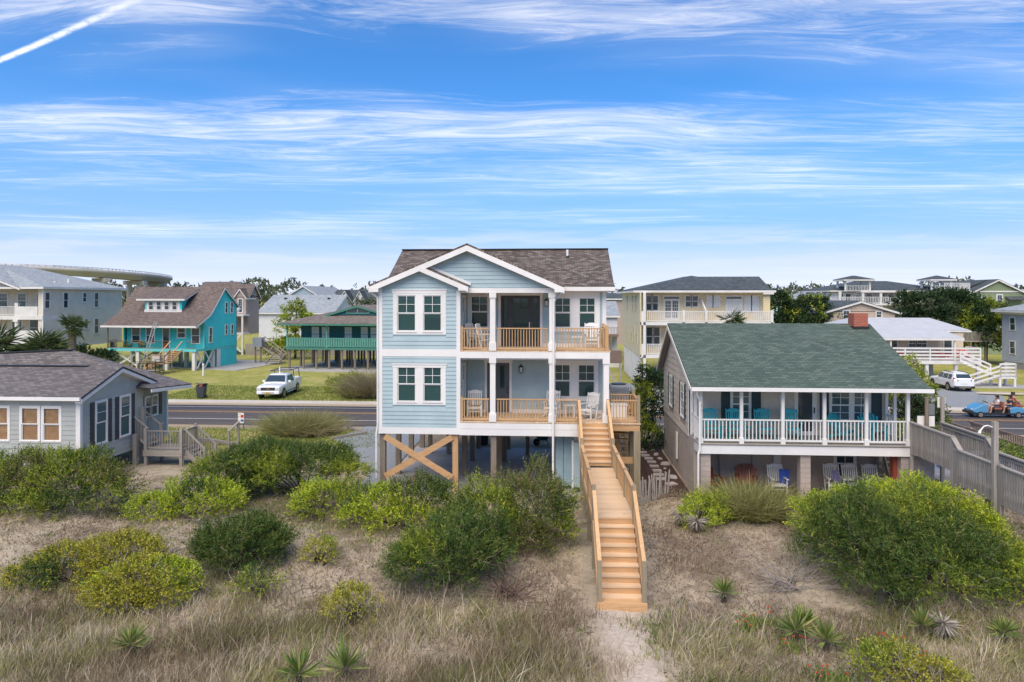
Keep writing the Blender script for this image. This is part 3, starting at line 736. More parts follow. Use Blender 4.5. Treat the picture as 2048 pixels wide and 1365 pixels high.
# corner boards, bands
for nm, args in (('corner_board', (XL-.02, XL+.15, 2.62, 8.95)), ('corner_board', (XB-.15, XB+.02, 2.62, 8.85))):
    MB().wbox(fS, args[0], args[1], args[2], args[3], .0, .034).build(nm, wt_, BH)
MB().wbox(fS, XL+.15, XB-.15, 5.98, 6.30, 0, .028).build('band_board', wt_, BH)
MB().wbox(fS, XL+.15, XB-.15, 2.62, 2.90, 0, .028).build('band_board', wt_, BH)
# side and back walls
fW = WF((XL, 0, 0), 'W'); fE = WF((XR, 0, 0), 'E'); fN = WF((0, 38.9, 0), 'N'); fBE = WF((XB, 0, 0), 'E')
wl = wall_holes(fW, -38.9, -FY-.14, 2.62, 9.0, [], .14, 'wall', blu, BH)
wr = wall_holes(fE, BY, 38.9, 2.62, 9.0, [], .14, 'wall', blu, BH)
wall_holes(fN, -XR, -XL, 2.62, 9.0, [], .14, 'wall', blu, BH)
clapboards(fE, wr, blu, 2.9, 8.78, .176, BY+.12, 38.8)
MB().box(XL, XR, FY+.15, 38.75, 2.66, 2.9).build('floor_deck', M['subfloor'], BH)
MB().box(XL, XR, BY+.02, 38.75, 5.98, 6.2).build('floor_deck', M['pile'], BH)
sidew = wall_holes(fBE, FY+.14, BY, 3.19, 8.8, [(30.1, 30.85, 4.05, 5.5), (30.1, 30.85, 7.1, 8.55)], .14, 'wall', M['bluedoor'], BH)
for v in (4.05, 7.1): window(BH, fBE, 30.1, 30.85, v, v+1.45, casing=.09, top=(2, 2), back=M['blind'])
for a, b_ in ((3.3, 5.85), (6.4, 8.75)): clapboards(fBE, sidew, blu, a, b_, .176, FY+.16, BY-.02, [(30.0, 30.95, 3.95, 5.6), (30.0, 30.95, 7.0, 8.65)])
# wall behind the porches
doorU, doorL = (-2.62, -.80, 6.27, 8.62), (-3.26, -2.22, 3.21, 5.50)
rU = [(-4.02, -3.22, 7.15, 8.60), (-.13, .62, 7.15, 8.53), (.99, 1.75, 7.15, 8.53)]; rL = [(-.13, .60, 3.95, 5.45), (.95, 1.72, 3.95, 5.45)]
back = wall_holes(fB, XB, XR, 2.62, 9.0, [doorU, doorL]+rU+rL, .14, 'wall', M['bluedoor'], BH)
hU = [(-2.76, -.66, 6.2, 8.77), (-4.2, -3.08, 6.95, 8.8), (-.28, 1.97, 6.95, 8.8)]; hL = [(-3.38, -2.10, 3.1, 5.68), (-.28, 1.90, 3.75, 5.66)]
clapboards(fB, back, blu, 6.45, 8.78, .176, XB+.03, XR-.15, hU)
clapboards(fB, back, blu, 3.38, 5.9, .176, XB+.03, XR-.15, hL)
for a, c in ((3.19, 3.37), (6.25, 6.43)):
    b = MB(); d = doorL if a < 4 else doorU
    b.wbox(fB, XB, d[0]-.13, a, c, 0, .03); b.wbox(fB, d[1]+.13, XR, a, c, 0, .03); b.build('skirting_board', wt_, BH)
for (a, b_, c, d) in rU+rL: window(BH, fB, a, b_, c, d, casing=0, back=M['blind'], recess=.03, blind_frac=random.choice((.97, .5, .75)))
def surround(ws, a0, a1, c0, c1):
    b = MB(); t = .026; ws = sorted(ws); e = [a0]+[q for w_ in ws for q in w_[:2]]+[a1]
    for i in range(0, len(e), 2):
        if e[i+1]-e[i] > .01: b.wbox(fB, e[i], e[i+1], c0, c1, 0, t)
    for w_ in ws: b.wbox(fB, w_[0], w_[1], c0, w_[2], 0, t); b.wbox(fB, w_[0], w_[1], w_[3], c1, 0, t)
    b.build('window_surround', wt_, BH)
surround(rU[:1], -4.17, -3.1, 6.97, 8.78); surround(rU[1:], -.26, 1.95, 6.97, 8.78); surround(rL, -.26, 1.88, 3.77, 5.64)
MB().wbox(fB, XR-.15, XR+.02, 2.62, 8.8, 0, .034).build('corner_board', wt_, BH)
# upper double door with side lights
b = MB(); a0, a1, c0, c1 = doorU
b.wbox(fB, a0-.12, a0, c0, c1+.02, 0, .03); b.wbox(fB, a1, a1+.12, c0, c1+.02, 0, .03); b.wbox(fB, a0-.15, a1+.15, c1+.02, c1+.15, 0, .04)
dr = b.build('door', wt_, BH); tag(dr, 'dark glazed upper door with narrow side lights in white casing')
b = MB(); w0, w1 = -.08, -.03
edges = [(-2.62, -2.53), (-2.31, -2.05), (-1.36, -1.12), (-.90, -.80)]
for (p, q_) in edges: b.wbox(fB, p, q_, c0, c1, w0, w1)
for (p, q_) in ((-2.53, -2.31), (-2.05, -1.36), (-1.12, -.90)): b.wbox(fB, p, q_, c1-.12, c1, w0, w1); b.wbox(fB, p, q_, c0, c0+.30, w0, w1)
b.build('door_leaf', M['door_dark'], dr)
for (p, q_) in ((-2.53, -2.31), (-2.05, -1.36), (-1.12, -.90)): MB().wbox(fB, p, q_, c0+.3, c1-.12, -.062, -.055).build('pane', M['glass'], dr)
b = MB().wbox(fB, -1.712, -1.692, 8.05, c1-.12, -.05, -.04); b.wbox(fB, -2.05, -1.36, 8.04, 8.06, -.05, -.04); b.build('muntin', M['black'], dr)
MB().wbox(fB, -1.31, -1.27, 7.05, 7.40, -.03, .02).build('handle', M['chrome'], dr)
# lower door
b = MB(); a0, a1, c0, c1 = doorL
b.wbox(fB, a0-.11, a0, c0, c1+.02, 0, .03); b.wbox(fB, a1, a1+.11, c0, c1+.02, 0, .03); b.wbox(fB, a0-.15, a1+.15, c1+.02, c1+.17, 0, .04)
dr = b.build('door', wt_, BH); tag(dr, 'dark grey lower door with a narrow pane')
dg = mat('grey_door', (.085, .095, .105), .4, .08)
b = MB(); b.wbox(fB, a0, -2.66, c0, c1, -.07, -.03); b.wbox(fB, -2.44, a1, c0, c1, -.07, -.03); b.wbox(fB, -2.66, -2.44, c0, 4.35, -.07, -.03); b.wbox(fB, -2.66, -2.44, 5.36, c1, -.07, -.03)
b.build('door_leaf', dg, dr); MB().wbox(fB, -2.66, -2.44, 4.35, 5.36, -.05, -.043).build('pane', M['glass'], dr)
for z in (4.15, 4.32): MB().cyl((-2.31, BY-.0, z), (-2.31, BY-.05, z), .035, 10).build('handle', M['black'], dr)
# porch floors, beams
for z, nm in ((Z1, 'floor_board'), (Z2, 'floor_board')):
    MB().box(XB+.02, XR, FY+.06, BY-.04, z-.24, z-.05).build('porch_frame', M['subfloor'], BH)
    x = XB+.03
    while x < XR+.02:
        pbox(nm, x, min(x+.135, XR+.04), FY-.04, BY-.035, z-.045, z, M['deck_y'], BH); x += .141
MB().wbox(fS, XB+.02, XR+.01, 5.93, 6.20, .0, .05).wbox(fS, XR-.04, XR+.01, 5.93, 6.20, -2.25, 0).build('porch_beam', wt_, BH)
MB().wbox(fS, XB+.02, 2.2, 2.88, 3.13, .0, .045).build('porch_beam', wt_, BH); MB().wbox(fS, XB+.02, 2.2, 2.60, 2.872, .0, .04).build('porch_beam', wt_, BH)
MB().box(XB, XR-.06, FY+.06, BY-.03, 5.86, 5.93).build('porch_ceiling', M['soffit'], BH)
MB().box(XB, .02, FY+.02, BY-.03, 8.76, 8.82).build('porch_ceiling', M['soffit'], BH)
MB().wbox(fS, XB+.02, .02, 8.74, 8.95, -.22, .0).build('porch_beam', wt_, BH)
def post(x, z0, z1, big=True):
    b = MB().box(x-.115, x+.115, FY-.02, FY+.21, z0, z1); b.box(x-.155, x+.155, FY-.06, FY+.25, z0, z0+.34)
    b.box(x-.135, x+.135, FY-.04, FY+.23, z0+.34, z0+.38); b.box(x-.15, x+.15, FY-.055, FY+.245, z1-.22, z1); return b.build('porch_post', wt_, BH)
for x, z0, z1 in ((-2.78, Z1, 5.93), (-.23, Z1, 5.93), (2.08, Z1, 5.93), (-2.78, Z2, 8.75), (-.23, Z2, 8.75)): post(x, z0, z1)
ry = FY+.06
for z in (Z1, Z2):
    pbox('rail_post', -4.17, -4.08, ry-.05, ry+.05, z, z+1.05, M['wood_z'], BH)
    segs = [(-4.08, -2.94), (-2.62, -.39)] + ([(-.07, .86)] if z == Z1 else [(-.07, 2.02)])
    for a, c in segs: railing(BH, (a, ry), (c, ry), z, .98, M['wood_x'], M['wood_z'], .118, .036)
pbox('rail_post', 2.04, 2.18, ry-.07, ry+.07, Z2, Z2+1.1, M['wood_z'], BH)
pbox('rail_post', 2.04, 2.16, BY-.2, BY-.08, Z2, Z2+1.1, M['wood_z'], BH)
railing(BH, (2.11, ry+.09), (2.11, BY-.2), Z2, .98, M['wood_y'], M['wood_z'], .118, .036)
# gable over the bay and porch
gF = 28.98; PK = (-3.86, 10.86); EL, ER, EZ = -8.12, .30, 9.08
fG = WF((0, FY+.06, 0), 'S')
gw = MB().prism([(-7.7, FY+.2, 8.95), (-.02, FY+.2, 8.95), (-3.86, FY+.2, 10.55)], (0, -.14, 0)).build('gable', M['bluedoor'], BH)
clapboards(fG, gw, blu, 8.97, 10.5, .176, lambda v: max(-7.6, -3.86-(10.56-v)*2.38), lambda v: min(-.1, -3.86+(10.56-v)*2.38))
yb = 34.9
roof(BH, [(EL, yb, EZ), (EL, gF, EZ), (PK[0], gF, PK[1]), (PK[0], yb, PK[1])], M['brown_sh'])
roof(BH, [(ER, gF, EZ-.04), (ER, yb, EZ-.04), (PK[0], yb, PK[1]), (PK[0], gF, PK[1])], M['brown_sh'])
roof(BH, [(-5.94, gF-.02, 9.96), (-5.94, FY+.3, 9.96), (-3.80, FY+.3, 9.06), (-3.80, gF-.02, 9.06)][::-1], M['brown_sh'])
def rake(p, q_, h=.24, y0=gF-.03, y1=gF+.02, drop=.09):
    MB().prism([(p[0], y0, p[1]-drop), (q_[0], y0, q_[1]-drop), (q_[0], y0, q_[1]-drop-h), (p[0], y0, p[1]-drop-h)], (0, y1-y0, 0)).build('rake_board', wt_, BH)
rake((EL, EZ), PK); rake(PK, (ER, EZ-.04)); rake((-5.94, 9.97), (-3.80, 9.06), .22, gF-.045, gF+.01, .07)
MB().box(EL, EL+.42, gF-.035, gF+.3, EZ-.30, EZ-.10).build('eave_return', wt_, BH); MB().box(ER-.42, ER, gF-.035, gF+.3, EZ-.32, EZ-.13).build('eave_return', wt_, BH)
MB().box(-4.22, -3.80, gF-.05, gF+.3, EZ-.24, EZ-.07).build('eave_return', wt_, BH)
for (p, q_) in (((EL+.05, EZ-.1), (PK[0], PK[1]-.1)), ((PK[0], PK[1]-.1), (ER-.05, EZ-.14))):
    MB().prism([(p[0], gF+.02, p[1]-.03), (q_[0], gF+.02, q_[1]-.03), (q_[0], gF+.02, q_[1]-.09), (p[0], gF+.02, p[1]-.09)], (0, .36, 0)).build('soffit', M['soffit'], BH)
MB().prism([(-5.94, gF+.01, 9.80), (-3.82, gF+.01, 8.92), (-3.82, gF+.01, 8.87), (-5.94, gF+.01, 9.75)], (0, .36, 0)).build('soffit', M['soffit'], BH)
MB().prism([(-5.6, FY+.02, 9.97), (-3.72, FY+.02, 9.18), (-3.72, FY+.02, 9.05), (-5.6, FY+.02, 9.84)], (0, -.05, 0)).build('trim_board', wt_, BH)
# main roof
RY, RZ = 35.1, 11.0; E2 = 31.15
roof(BH, [(-8.05, E2, 9.02), (2.58, E2, 9.02), (2.58, RY, RZ), (-8.05, RY, RZ)], M['brown_sh'])
roof(BH, [(2.58, 39.2, 9.02), (-8.05, 39.2, 9.02), (-8.05, RY, RZ), (2.58, RY, RZ)], M['brown_sh'])
MB().bar((-8.06, RY, RZ+.03), (2.59, RY, RZ+.03), .26, .045).build('ridge_cap', M['black'], BH)
for x in (XL+.07, XR-.07):
    MB().prism([(x-.07, BY-.1, 9.0), (x-.07, 38.9, 9.0), (x-.07, RY, 10.86)], (.14, 0, 0)).build('gable', blu, BH)
for x in (-8.06, 2.56):
    MB().prism([(x, E2, 8.92), (x, RY, 10.9), (x, 39.2, 8.92), (x, 39.2, 8.74), (x, RY, 10.70), (x, E2, 8.74)], (.03, 0, 0)).build('rake_board', wt_, BH)
MB().box(.30, 2.62, E2-.1, E2+.02, 8.84, 9.02).build('gutter', wt_, BH); MB().box(.1, 2.55, E2+.02, BY, 8.78, 8.84).build('soffit', M['soffit'], BH)
MB().tube([(.28, E2-.1, 8.95), (.18, E2-.3, 8.80), (-.12, FY-.06, 8.42)], .045, 8).build('downspout', wt_, BH)
MB().tube([(-8.14, gF+.05, 9.0), (-8.1, gF+.06, 8.80), (-7.82, FY-.04, 8.55), (-7.80, FY-.05, 8.4), (-7.80, FY-.05, 3.0), (-7.86, FY-.05, 2.6), (-7.86, FY-.05, .7)], .045, 8).build('downspout', wt_, BH)
MB().box(-8.24, -8.1, gF, 34, 8.94, 9.08).build('gutter', wt_, BH)
MB().tube([(-.16, FY-.1, 8.42), (-.16, FY-.1, 6.0), (-.18, FY-.13, 2.4), (-.18, FY-.13, .6)], .05, 8).build('downspout', wt_, BH)
v_ = MB().cyl((.5, 34.2, 10.45), (.5, 34.2, 10.92), .06, 10).build('vent_pipe', wt_, BH); MB().cyl((.5, 34.2, 10.4), (.5, 34.2, 10.62), .12, 10, .07).build('flashing', M['black'], v_)
WB = thing('wheeled_bin', 'black wheeled bin behind the piles of the blue house', 'bin', (-4.25, 39.3, 0))
MB().hexa([(-4.5, 39.05, .06), (-4.0, 39.05, .06), (-4.0, 39.55, .06), (-4.5, 39.55, .06), (-4.56, 38.98, 1.1), (-3.94, 38.98, 1.1), (-3.94, 39.66, 1.1), (-4.56, 39.66, 1.1)]).build('body', M['black'], WB, bevel=.03); MB().box(-4.58, -3.92, 38.96, 39.7, 1.11, 1.18).build('lid', M['black'], WB, bevel=.02)
for s in (-4.48, -4.08): MB().cyl((s, 39.55, .12), (s+.06, 39.55, .12), .12, 10).build('wheel', M['tyre'], WB)
WBR = thing('wheelbarrow', 'small wheelbarrow standing behind the blue house', 'wheelbarrow', (-.75, 39.4, 0))
MB().hexa([(-1.05, 39.2, .3), (-.6, 39.2, .34), (-.6, 39.6, .34), (-1.05, 39.6, .3), (-1.25, 39.05, .62), (-.45, 39.05, .66), (-.45, 39.75, .66), (-1.25, 39.75, .62)]).build('tub', M['dteal'], WBR); MB().cyl((-1.2, 39.36, .2), (-1.2, 39.44, .2), .2, 14).build('wheel', M['tyre'], WBR)
for y in (39.15, 39.65): MB().tube([(-1.2, y, .22), (-.6, y, .32), (.05, y, .7)], .02, 6).build('handle', M['steel'], WBR); MB().tube([(-.6, y, .32), (-.5, y, 0)], .015, 6).build('leg', M['steel'], WBR)
# piles, braces
for y in (29.5, 32.4, 35.3, 38.2):
    for x in (-7.62, -4.42, -2.75, -.05, 2.05):
        if y == 29.5 and x == -.05: continue
        new = (x == -4.42 and y == 29.5); pbox('pile', x-.12, x+.12, y-.12, y+.12, -.2, 2.62, M['wood_z'] if new else M['pile'], BH)
for x in (-6.9, -5.9, -5.0, -1.6): pbox('pile', x-.1, x+.1, 36.7, 36.9, -.2, 2.62, M['pile'], BH)
for p, q_, dy in (((-7.5, .75), (-4.55, 2.5), -.16), ((-7.5, 2.5), (-4.55, .75), -.21)):
    MB().bar((p[0], FY+.2+dy, p[1]), (q_[0], FY+.2+dy, q_[1]), .05, .26, (0, 0, 1)).build('cross_brace', M['wood_x'], BH)
for p, q_ in (((-7.5, .9), (-4.55, 2.4)), ((-4.6, 2.4), (-2.9, 1.2))):
    MB().bar((p[0], 38.05, p[1]), (q_[0], 38.05, q_[1]), .05, .22).build('cross_brace', M['wood_x'], BH)
# outdoor shower under the porch end
SH = thing('outdoor_shower', 'blue panelled outdoor shower enclosure under the porch', 'shower', (.2, 30.6, 0))
MB().box(-.08, .62, 30.2, 30.26, .25, 2.6).build('panel', M['bluedoor'], SH); MB().box(.26, .275, 30.185, 30.2, .25, 2.6).build('batten', M['door_dark'], SH)
MB().box(.66, .98, 29.75, 29.8, .3, 2.25).build('door', M['blue'], SH); MB().box(.66, .70, 29.8, 31, .25, 2.3).build('panel', M['bluedoor'], SH)
MB().box(.62, .7, 29.74, 29.82, .2, 2.34).build('post', wt_, SH); MB().box(.7, .98, 30.4, 31.0, -.1, .25).build('base_block', M['concrete'], SH)
lantern('black wall lantern beside the upper glazed door', -.50, BY-.03, 8.31)
lantern('black wall lantern right of the lower grey door', -1.67, BY-.03, 5.24)

# side deck and stairs down to the beach
DK = thing('side_deck', 'new lumber side deck on tall posts beside the porch', 'deck', (2.9, 30.2, 0))
MB().box(2.25, 3.5, FY-.02, 31.3, 2.86, 3.13).build('deck_frame', M['wood_x'], DK)
x = 2.26
while x < 3.5: pbox('deck_board', x, min(x+.135, 3.54), FY-.06, 31.32, 3.145, Z1, M['deck_y'], DK); x += .141
for x, y in ((3.38, FY+.12), (3.38, 31.1), (2.35, 31.1)): pbox('post', x-.14, x+.14, y-.14, y+.14, -.2, 2.86, M['treated'], DK)
for x, y in ((3.44, FY+.06), (3.44, 31.2), (2.32, 31.2)): pbox('rail_post', x-.07, x+.07, y-.07, y+.07, Z1, Z1+1.18, M['treated'], DK)
railing(DK, (2.32, FY+.06), (3.37, FY+.06), Z1, .98, M['wood_x'], M['wood_z'], .118, .036); railing(DK, (3.44, FY+.13), (3.44, 31.13), Z1, .98, M['wood_y'], M['wood_z'], .118, .036)
railing(DK, (2.39, 31.2), (3.37, 31.2), Z1, .98, M['wood_x'], M['wood_z'], .118, .036)
MB().bar((2.3, FY+.3, 1.55), (3.25, FY+.3, 1.55), .05, .28).build('tie_beam', M['wood_x'], DK); MB().bar((2.5, FY+.9, 2.9), (2.9, 31.0, .6), .3, .06).build('stringer', M['wood_y'], DK)
for i in range(5): pbox('tread', 2.3, 3.1, 29.9+i*.25, 30.18+i*.25, 2.6-i*.32, 2.65-i*.32, M['wood_x'], DK)
ST = thing('beach_stairs', 'long new lumber stairs and walkway from the porch to the sand', 'stairs', (1.53, 29.3, 0), R(1.35), local=True)
# local: x across (centre 0), y towards the house, z up
wW = .58
y0u, y1u = -.05, -2.25; zd = 1.84; yd = -8.3; ylo = -10.35
nU, nL = 8, 9
for i in range(nU):
    z = Z1-(Z1-zd)*(i+1)/nU; y = y0u-(y0u-y1u)*(i)/nU; dy_ = (y0u-y1u)/nU
    pbox('riser', -wW, wW, y-.02, y, z, z+(Z1-zd)/nU-.04, M['wood_x'], ST)
    if i < nU-1: pbox('tread', -wW-.01, wW+.01, y-dy_-.045, y, z-.04, z, M['deck_y'], ST)
y = y1u
while y > yd+.02:
    pbox('deck_board', -wW-.06, wW+.06, max(y-.14, yd-.03), y, zd-.042, zd, M['deck_y'], ST); y -= .146
zg = -.0
for i in range(nL):
    z = zd-(zd-zg)*(i+1)/nL; dy_ = (yd-ylo)/nL; y = yd-dy_*i
    pbox('riser', -wW, wW, y-.02, y, z, z+(zd-zg)/nL-.04, M['wood_x'], ST)
    if i < nL-1: pbox('tread', -wW-.01, wW+.01, y-dy_-.045, y, z-.04, z, M['deck_y'], ST)
for s in (-1, 1):
    x = s*(wW+.05)
    MB().prism([(x-.025, y0u, Z1-.06), (x-.025, y1u, zd-.04), (x-.025, y1u, zd-.32), (x-.025, y0u, Z1-.36)], (.05, 0, 0)).build('stringer', M['wood_y'], ST)
    MB().box(x-.025, x+.025, yd, y1u, zd-.28, zd-.045).build('side_beam', M['wood_y'], ST)
    MB().prism([(x-.025, yd, zd-.04), (x-.025, ylo-.05, .12), (x-.025, ylo-.05, -.1), (x-.025, yd, zd-.34)], (.05, 0, 0)).build('stringer', M['wood_y'], ST)
    X2 = s*(wW+.03)
    ps = [(y0u+.04, Z1-.3, Z1+1.02), (y1u+.05, -.1, zd+1.14), (-3.85, -.1, zd+.96), (-6.15, -.1, zd+.96), (yd, -.2, zd+.98), (ylo, -.2, 1.30)]
    for (yy, za, zb) in ps: pbox('rail_post', X2-.06, X2+.06, yy-.06, yy+.06, za, zb, M['treated'], ST)
    rl = [((y0u, Z1+.98), (y1u+.05, zd+1.0)), ((y1u+.05, zd+.88), (-3.85, zd+.88)), ((-3.85, zd+.88), (-6.15, zd+.88)), ((-6.15, zd+.88), (yd, zd+.88)), ((yd, zd+.84), (ylo-.04, 1.24))]
    for (p, q_) in rl:
        MB().bar((X2, p[0], p[1]), (X2, q_[0], q_[1]), .11, .045).build('hand_rail', M['wood_y'], ST)
        L = abs(p[0]-q_[0]); n = int(L/.13); sl = (q_[1]-p[1])
        MB().bar((X2, p[0], p[1]-.09), (X2, q_[0], q_[1]-.09), .04, .09).build('sub_rail', M['wood_y'], ST)
        MB().bar((X2, p[0], p[1]-.78), (X2, q_[0], q_[1]-.78), .04, .08).build('sub_rail', M['wood_y'], ST)
        for i in range(n):
            t = (i+.5)/n; yy = p[0]+(q_[0]-p[0])*t; zz_ = p[1]+sl*t
            piece('baluster', (X2, yy, zz_-.43), (.036, .036, .66), M['wood_z'], ST)
MB().box(-wW-.1, wW+.1, ylo-.12, ylo+.2, -.06, .17).build('bottom_step', M['wood_x'], ST)
# ------------------------------------------------------------------ the tan house with the green roof
def farwin(par, fr, u0, u1, v0, v1, casing=.09, top=(2, 2), bot=None, gl=None, trim=None, single=False, name='window'):
    return window(par, fr, u0, u1, v0, v1, casing=casing, trim=trim, top=top, bot=bot, gl=gl or M['glass_far'], out=.05, recess=-.03, sash=.04, single=single, frame_m=trim, name=name)
def shutter(par, fr, u0, u1, v0, v1, m, out=.04, louvre=True):
    s = MB().wbox(fr, u0, u1, v0, v1, 0.006, out).build('shutter', m, par); b = MB(); w = .05
    for a, c in ((v0+.06, (v0+v1)/2-.03), ((v0+v1)/2+.03, v1-.06)):
        n = int((c-a)/.09)
        for i in range(n): b.wbox(fr, u0+w, u1-w, a+(c-a)*(i+.15)/n, a+(c-a)*(i+.75)/n, out, out+.012)
    b.build('louvre', m, s); return s
RH = thing('tan_cottage', 'tan beach cottage with green shingle roof and white railed porch', 'house', (9.5, 31.5, .5))
hx0, hx1, hyF, hyB, fz = 5.5, 13.45, 29.1, 35.7, 2.83
rEz, rEy, rRy, rRz, rBy, rBz = 5.08, 26.85, 32.7, 7.33, 36.2, 4.95
roof(RH, [(5.2, rEy, rEz), (14.15, rEy, rEz), (14.45, rRy, rRz), (5.2, rRy, rRz)], M['green_sh'])
roof(RH, [(14.45, rBy, rBz), (5.2, rBy, rBz), (5.2, rRy, rRz), (14.45, rRy, rRz)], M['green_sh'])
def rfz(y): return rEz+(y-rEy)*(rRz-rEz)/(rRy-rEy) if y < rRy else rRz+(y-rRy)*(rBz-rRz)/(rBy-rRy)
MB().box(5.18, 14.2, rEy-.1, rEy-.01, rEz-.15, rEz-.01).build('gutter', M['white'], RH)
MB().prism([(5.17, rEy, rEz-.10), (5.17, rRy, rRz-.10), (5.17, rRy, rRz-.30), (5.17, rEy, rEz-.26)], (.03, 0, 0)).build('rake_board', M['white_far'], RH)
MB().prism([(5.17, rRy, rRz-.10), (5.17, rBy, rBz-.10), (5.17, rBy, rBz-.28), (5.17, rRy, rRz-.30)], (.03, 0, 0)).build('rake_board', M['white_far'], RH)
MB().prism([(5.21, rEy+.02, rEz-.14), (14.1, rEy+.02, rEz-.14), (14.1, hyF, rfz(hyF)-.14), (5.21, hyF, rfz(hyF)-.14)], (0, 0, .04)).build('porch_ceiling', M['soffit'], RH)
MB().prism([(5.21, rRy, rRz-.13), (5.21, rBy, rBz-.12), (5.48, rBy, rBz-.12), (5.48, rRy, rRz-.13)], (0, 0, -.03)).build('soffit', M['tanblock'], RH)
# left wall: core, then shingle panels course by course
wlp = [(hx0, hyF, 2.72), (hx0, hyF, rfz(hyF)-.13), (hx0, rRy, rRz-.13), (hx0, hyB, rfz(hyB)-.13), (hx0, hyB, 2.72)]
wW_ = MB().prism(wlp, (.15, 0, 0)).build('wall', M['tanblock'], RH)
hol = [(30.0, 30.75, 3.35, 4.75), (33.0, 33.75, 3.35, 4.75)]
v = 2.72; k = 0
while v < rRz-.3:
    t = min(v+.27, rRz-.2)
    ya = hyF if rfz(hyF)-.14 > t else rEy+(t+.14-rEz)*(rRy-rEy)/(rRz-rEz); yb_ = hyB if rfz(hyB)-.14 > t else rRy+(t+.14-rRz)*(rBy-rRy)/(rBz-rRz)
    y = ya-(.3 if k % 2 else 0)
    while y < yb_:
        a, c = max(y, ya), min(y+.6, yb_)
        if c-a > .05:
            segs = [(a, c)]
            for h in hol:
                if h[2]-.1 < t and h[3]+.1 > v:
                    segs = [s for (p, q_) in segs for s in ((p, min(q_, h[0]-.38)), (max(p, h[1]+.38), q_)) if s[1]-s[0] > .03]
            for (p, q_) in segs:
                MB().hexa([(hx0-.034, p+.007, v), (hx0, p+.007, v), (hx0, q_-.007, v), (hx0-.034, q_-.007, v), (hx0-.008, p+.007, t+.004), (hx0, p+.007, t+.004), (hx0, q_-.007, t+.004), (hx0-.008, q_-.007, t+.004)]).build('siding_shingle', M['tan'], wW_)
        y += .6
    v += .27; k += 1
fLW = WF((hx0, 0, 0), 'W')
for h in hol:
    farwin(RH, fLW, -h[1], -h[0], h[2], h[3], .07, (2, 2), (2, 2)); shutter(RH, fLW, -h[1]-.37, -h[1]-.08, h[2]-.05, h[3]+.05, M['tealshut']); shutter(RH, fLW, -h[0]+.08, -h[0]+.37, h[2]-.05, h[3]+.05, M['tealshut'])
MB().box(hx0-.03, hx0, hyF-.08, hyF+.04, 2.72, rfz(hyF)-.14).build('corner_board', M['white_far'], RH)
# front wall with door, windows, shutters
fRF = WF((0, hyF, 0), 'S'); fl = fz
MB().box(hx0, hx1, hyF, hyF+.15, 2.45, rfz(hyF)-.13).build('wall', M['tan'], RH)
MB().box(hx1-.15, hx1, hyF+.15, hyB, .3, 5.4).build('wall', M['tan'], RH); MB().box(hx0+.15, hx1, hyB-.15, hyB, .3, 5.2).build('wall', M['tan'], RH)
for a, c, grid in ((7.28, 8.00, (2, 2)), (11.30, 12.06, (2, 2)), (12.20, 12.82, (2, 2))):
    farwin(RH, fRF, a, c, 3.47, 4.72, .07, grid, grid, gl=M['glass_teal'])
for a, c in ((6.84, 7.2), (8.08, 8.46), (10.86, 11.2), (12.94, 13.34)): MB().wbox(fRF, a, c, 3.4, 4.82, .004, .04).build('shutter', M['tealshut'], RH)
b = MB(); b.wbox(fRF, 9.82, 9.97, fl, 4.85, .002, .05); b.wbox(fRF, 10.55, 10.72, fl, 4.85, .002, .05); b.wbox(fRF, 9.97, 10.55, 4.72, 4.85, .002, .05); b.wbox(fRF, 9.97, 10.55, fl, fl+.16, .002, .05)
dr = b.build('door', M['white'], RH); tag(dr, 'white framed glass storm door'); MB().wbox(fRF, 9.97, 10.55, fl+.16, 4.72, .012, .02).build('pane', M['glass_far'], dr); MB().wbox(fRF, 10.6, 10.64, 3.75, 3.98, .05, .09).build('handle', M['black'], dr)
MB().wbox(fRF, 9.2, 9.36, 4.28, 4.46, .005, .05).build('wall_box', M['white_far'], RH)
# porch
MB().box(5.52, 13.55, 27.2, hyF, 2.42, 2.76).build('porch_beam', M['white'], RH)
y = 27.16
while y < hyF-.05: pbox('floor_board', 5.5, 13.58, y, min(y+.14, hyF-.02), 2.785, fz, M['weath_x'], RH); y += .146
PX = [5.62, 7.19, 8.77, 10.35, 11.93, 13.48]
for x in PX: MB().box(x-.06, x+.06, 27.22, 27.34, fz, 5.02).box(x-.085, x+.085, 27.19, 27.37, fz, fz+.22).build('porch_post', M['white'], RH)
for x, y in ((5.60, 28.2), (13.48, 28.3), (13.48, 29.0), (5.60, 28.98)): pbox('porch_post', x-.055, x+.055, y-.055, y+.055, fz, 5.05, M['white'], RH)
for a, c in zip(PX, PX[1:]): railing(RH, (a+.08, 27.28), (c-.08, 27.28), fz, .94, M['white'], M['white'], .132, .036, (.07, .05), .12)
railing(RH, (5.60, 27.36), (5.60, 28.95), fz, .94, M['white'], M['white'], .132, .036, (.07, .05), .12)
railing(RH, (13.48, 28.35), (13.48, 28.95), fz, .94, M['white'], M['white'], .132, .036, (.07, .05), .12)
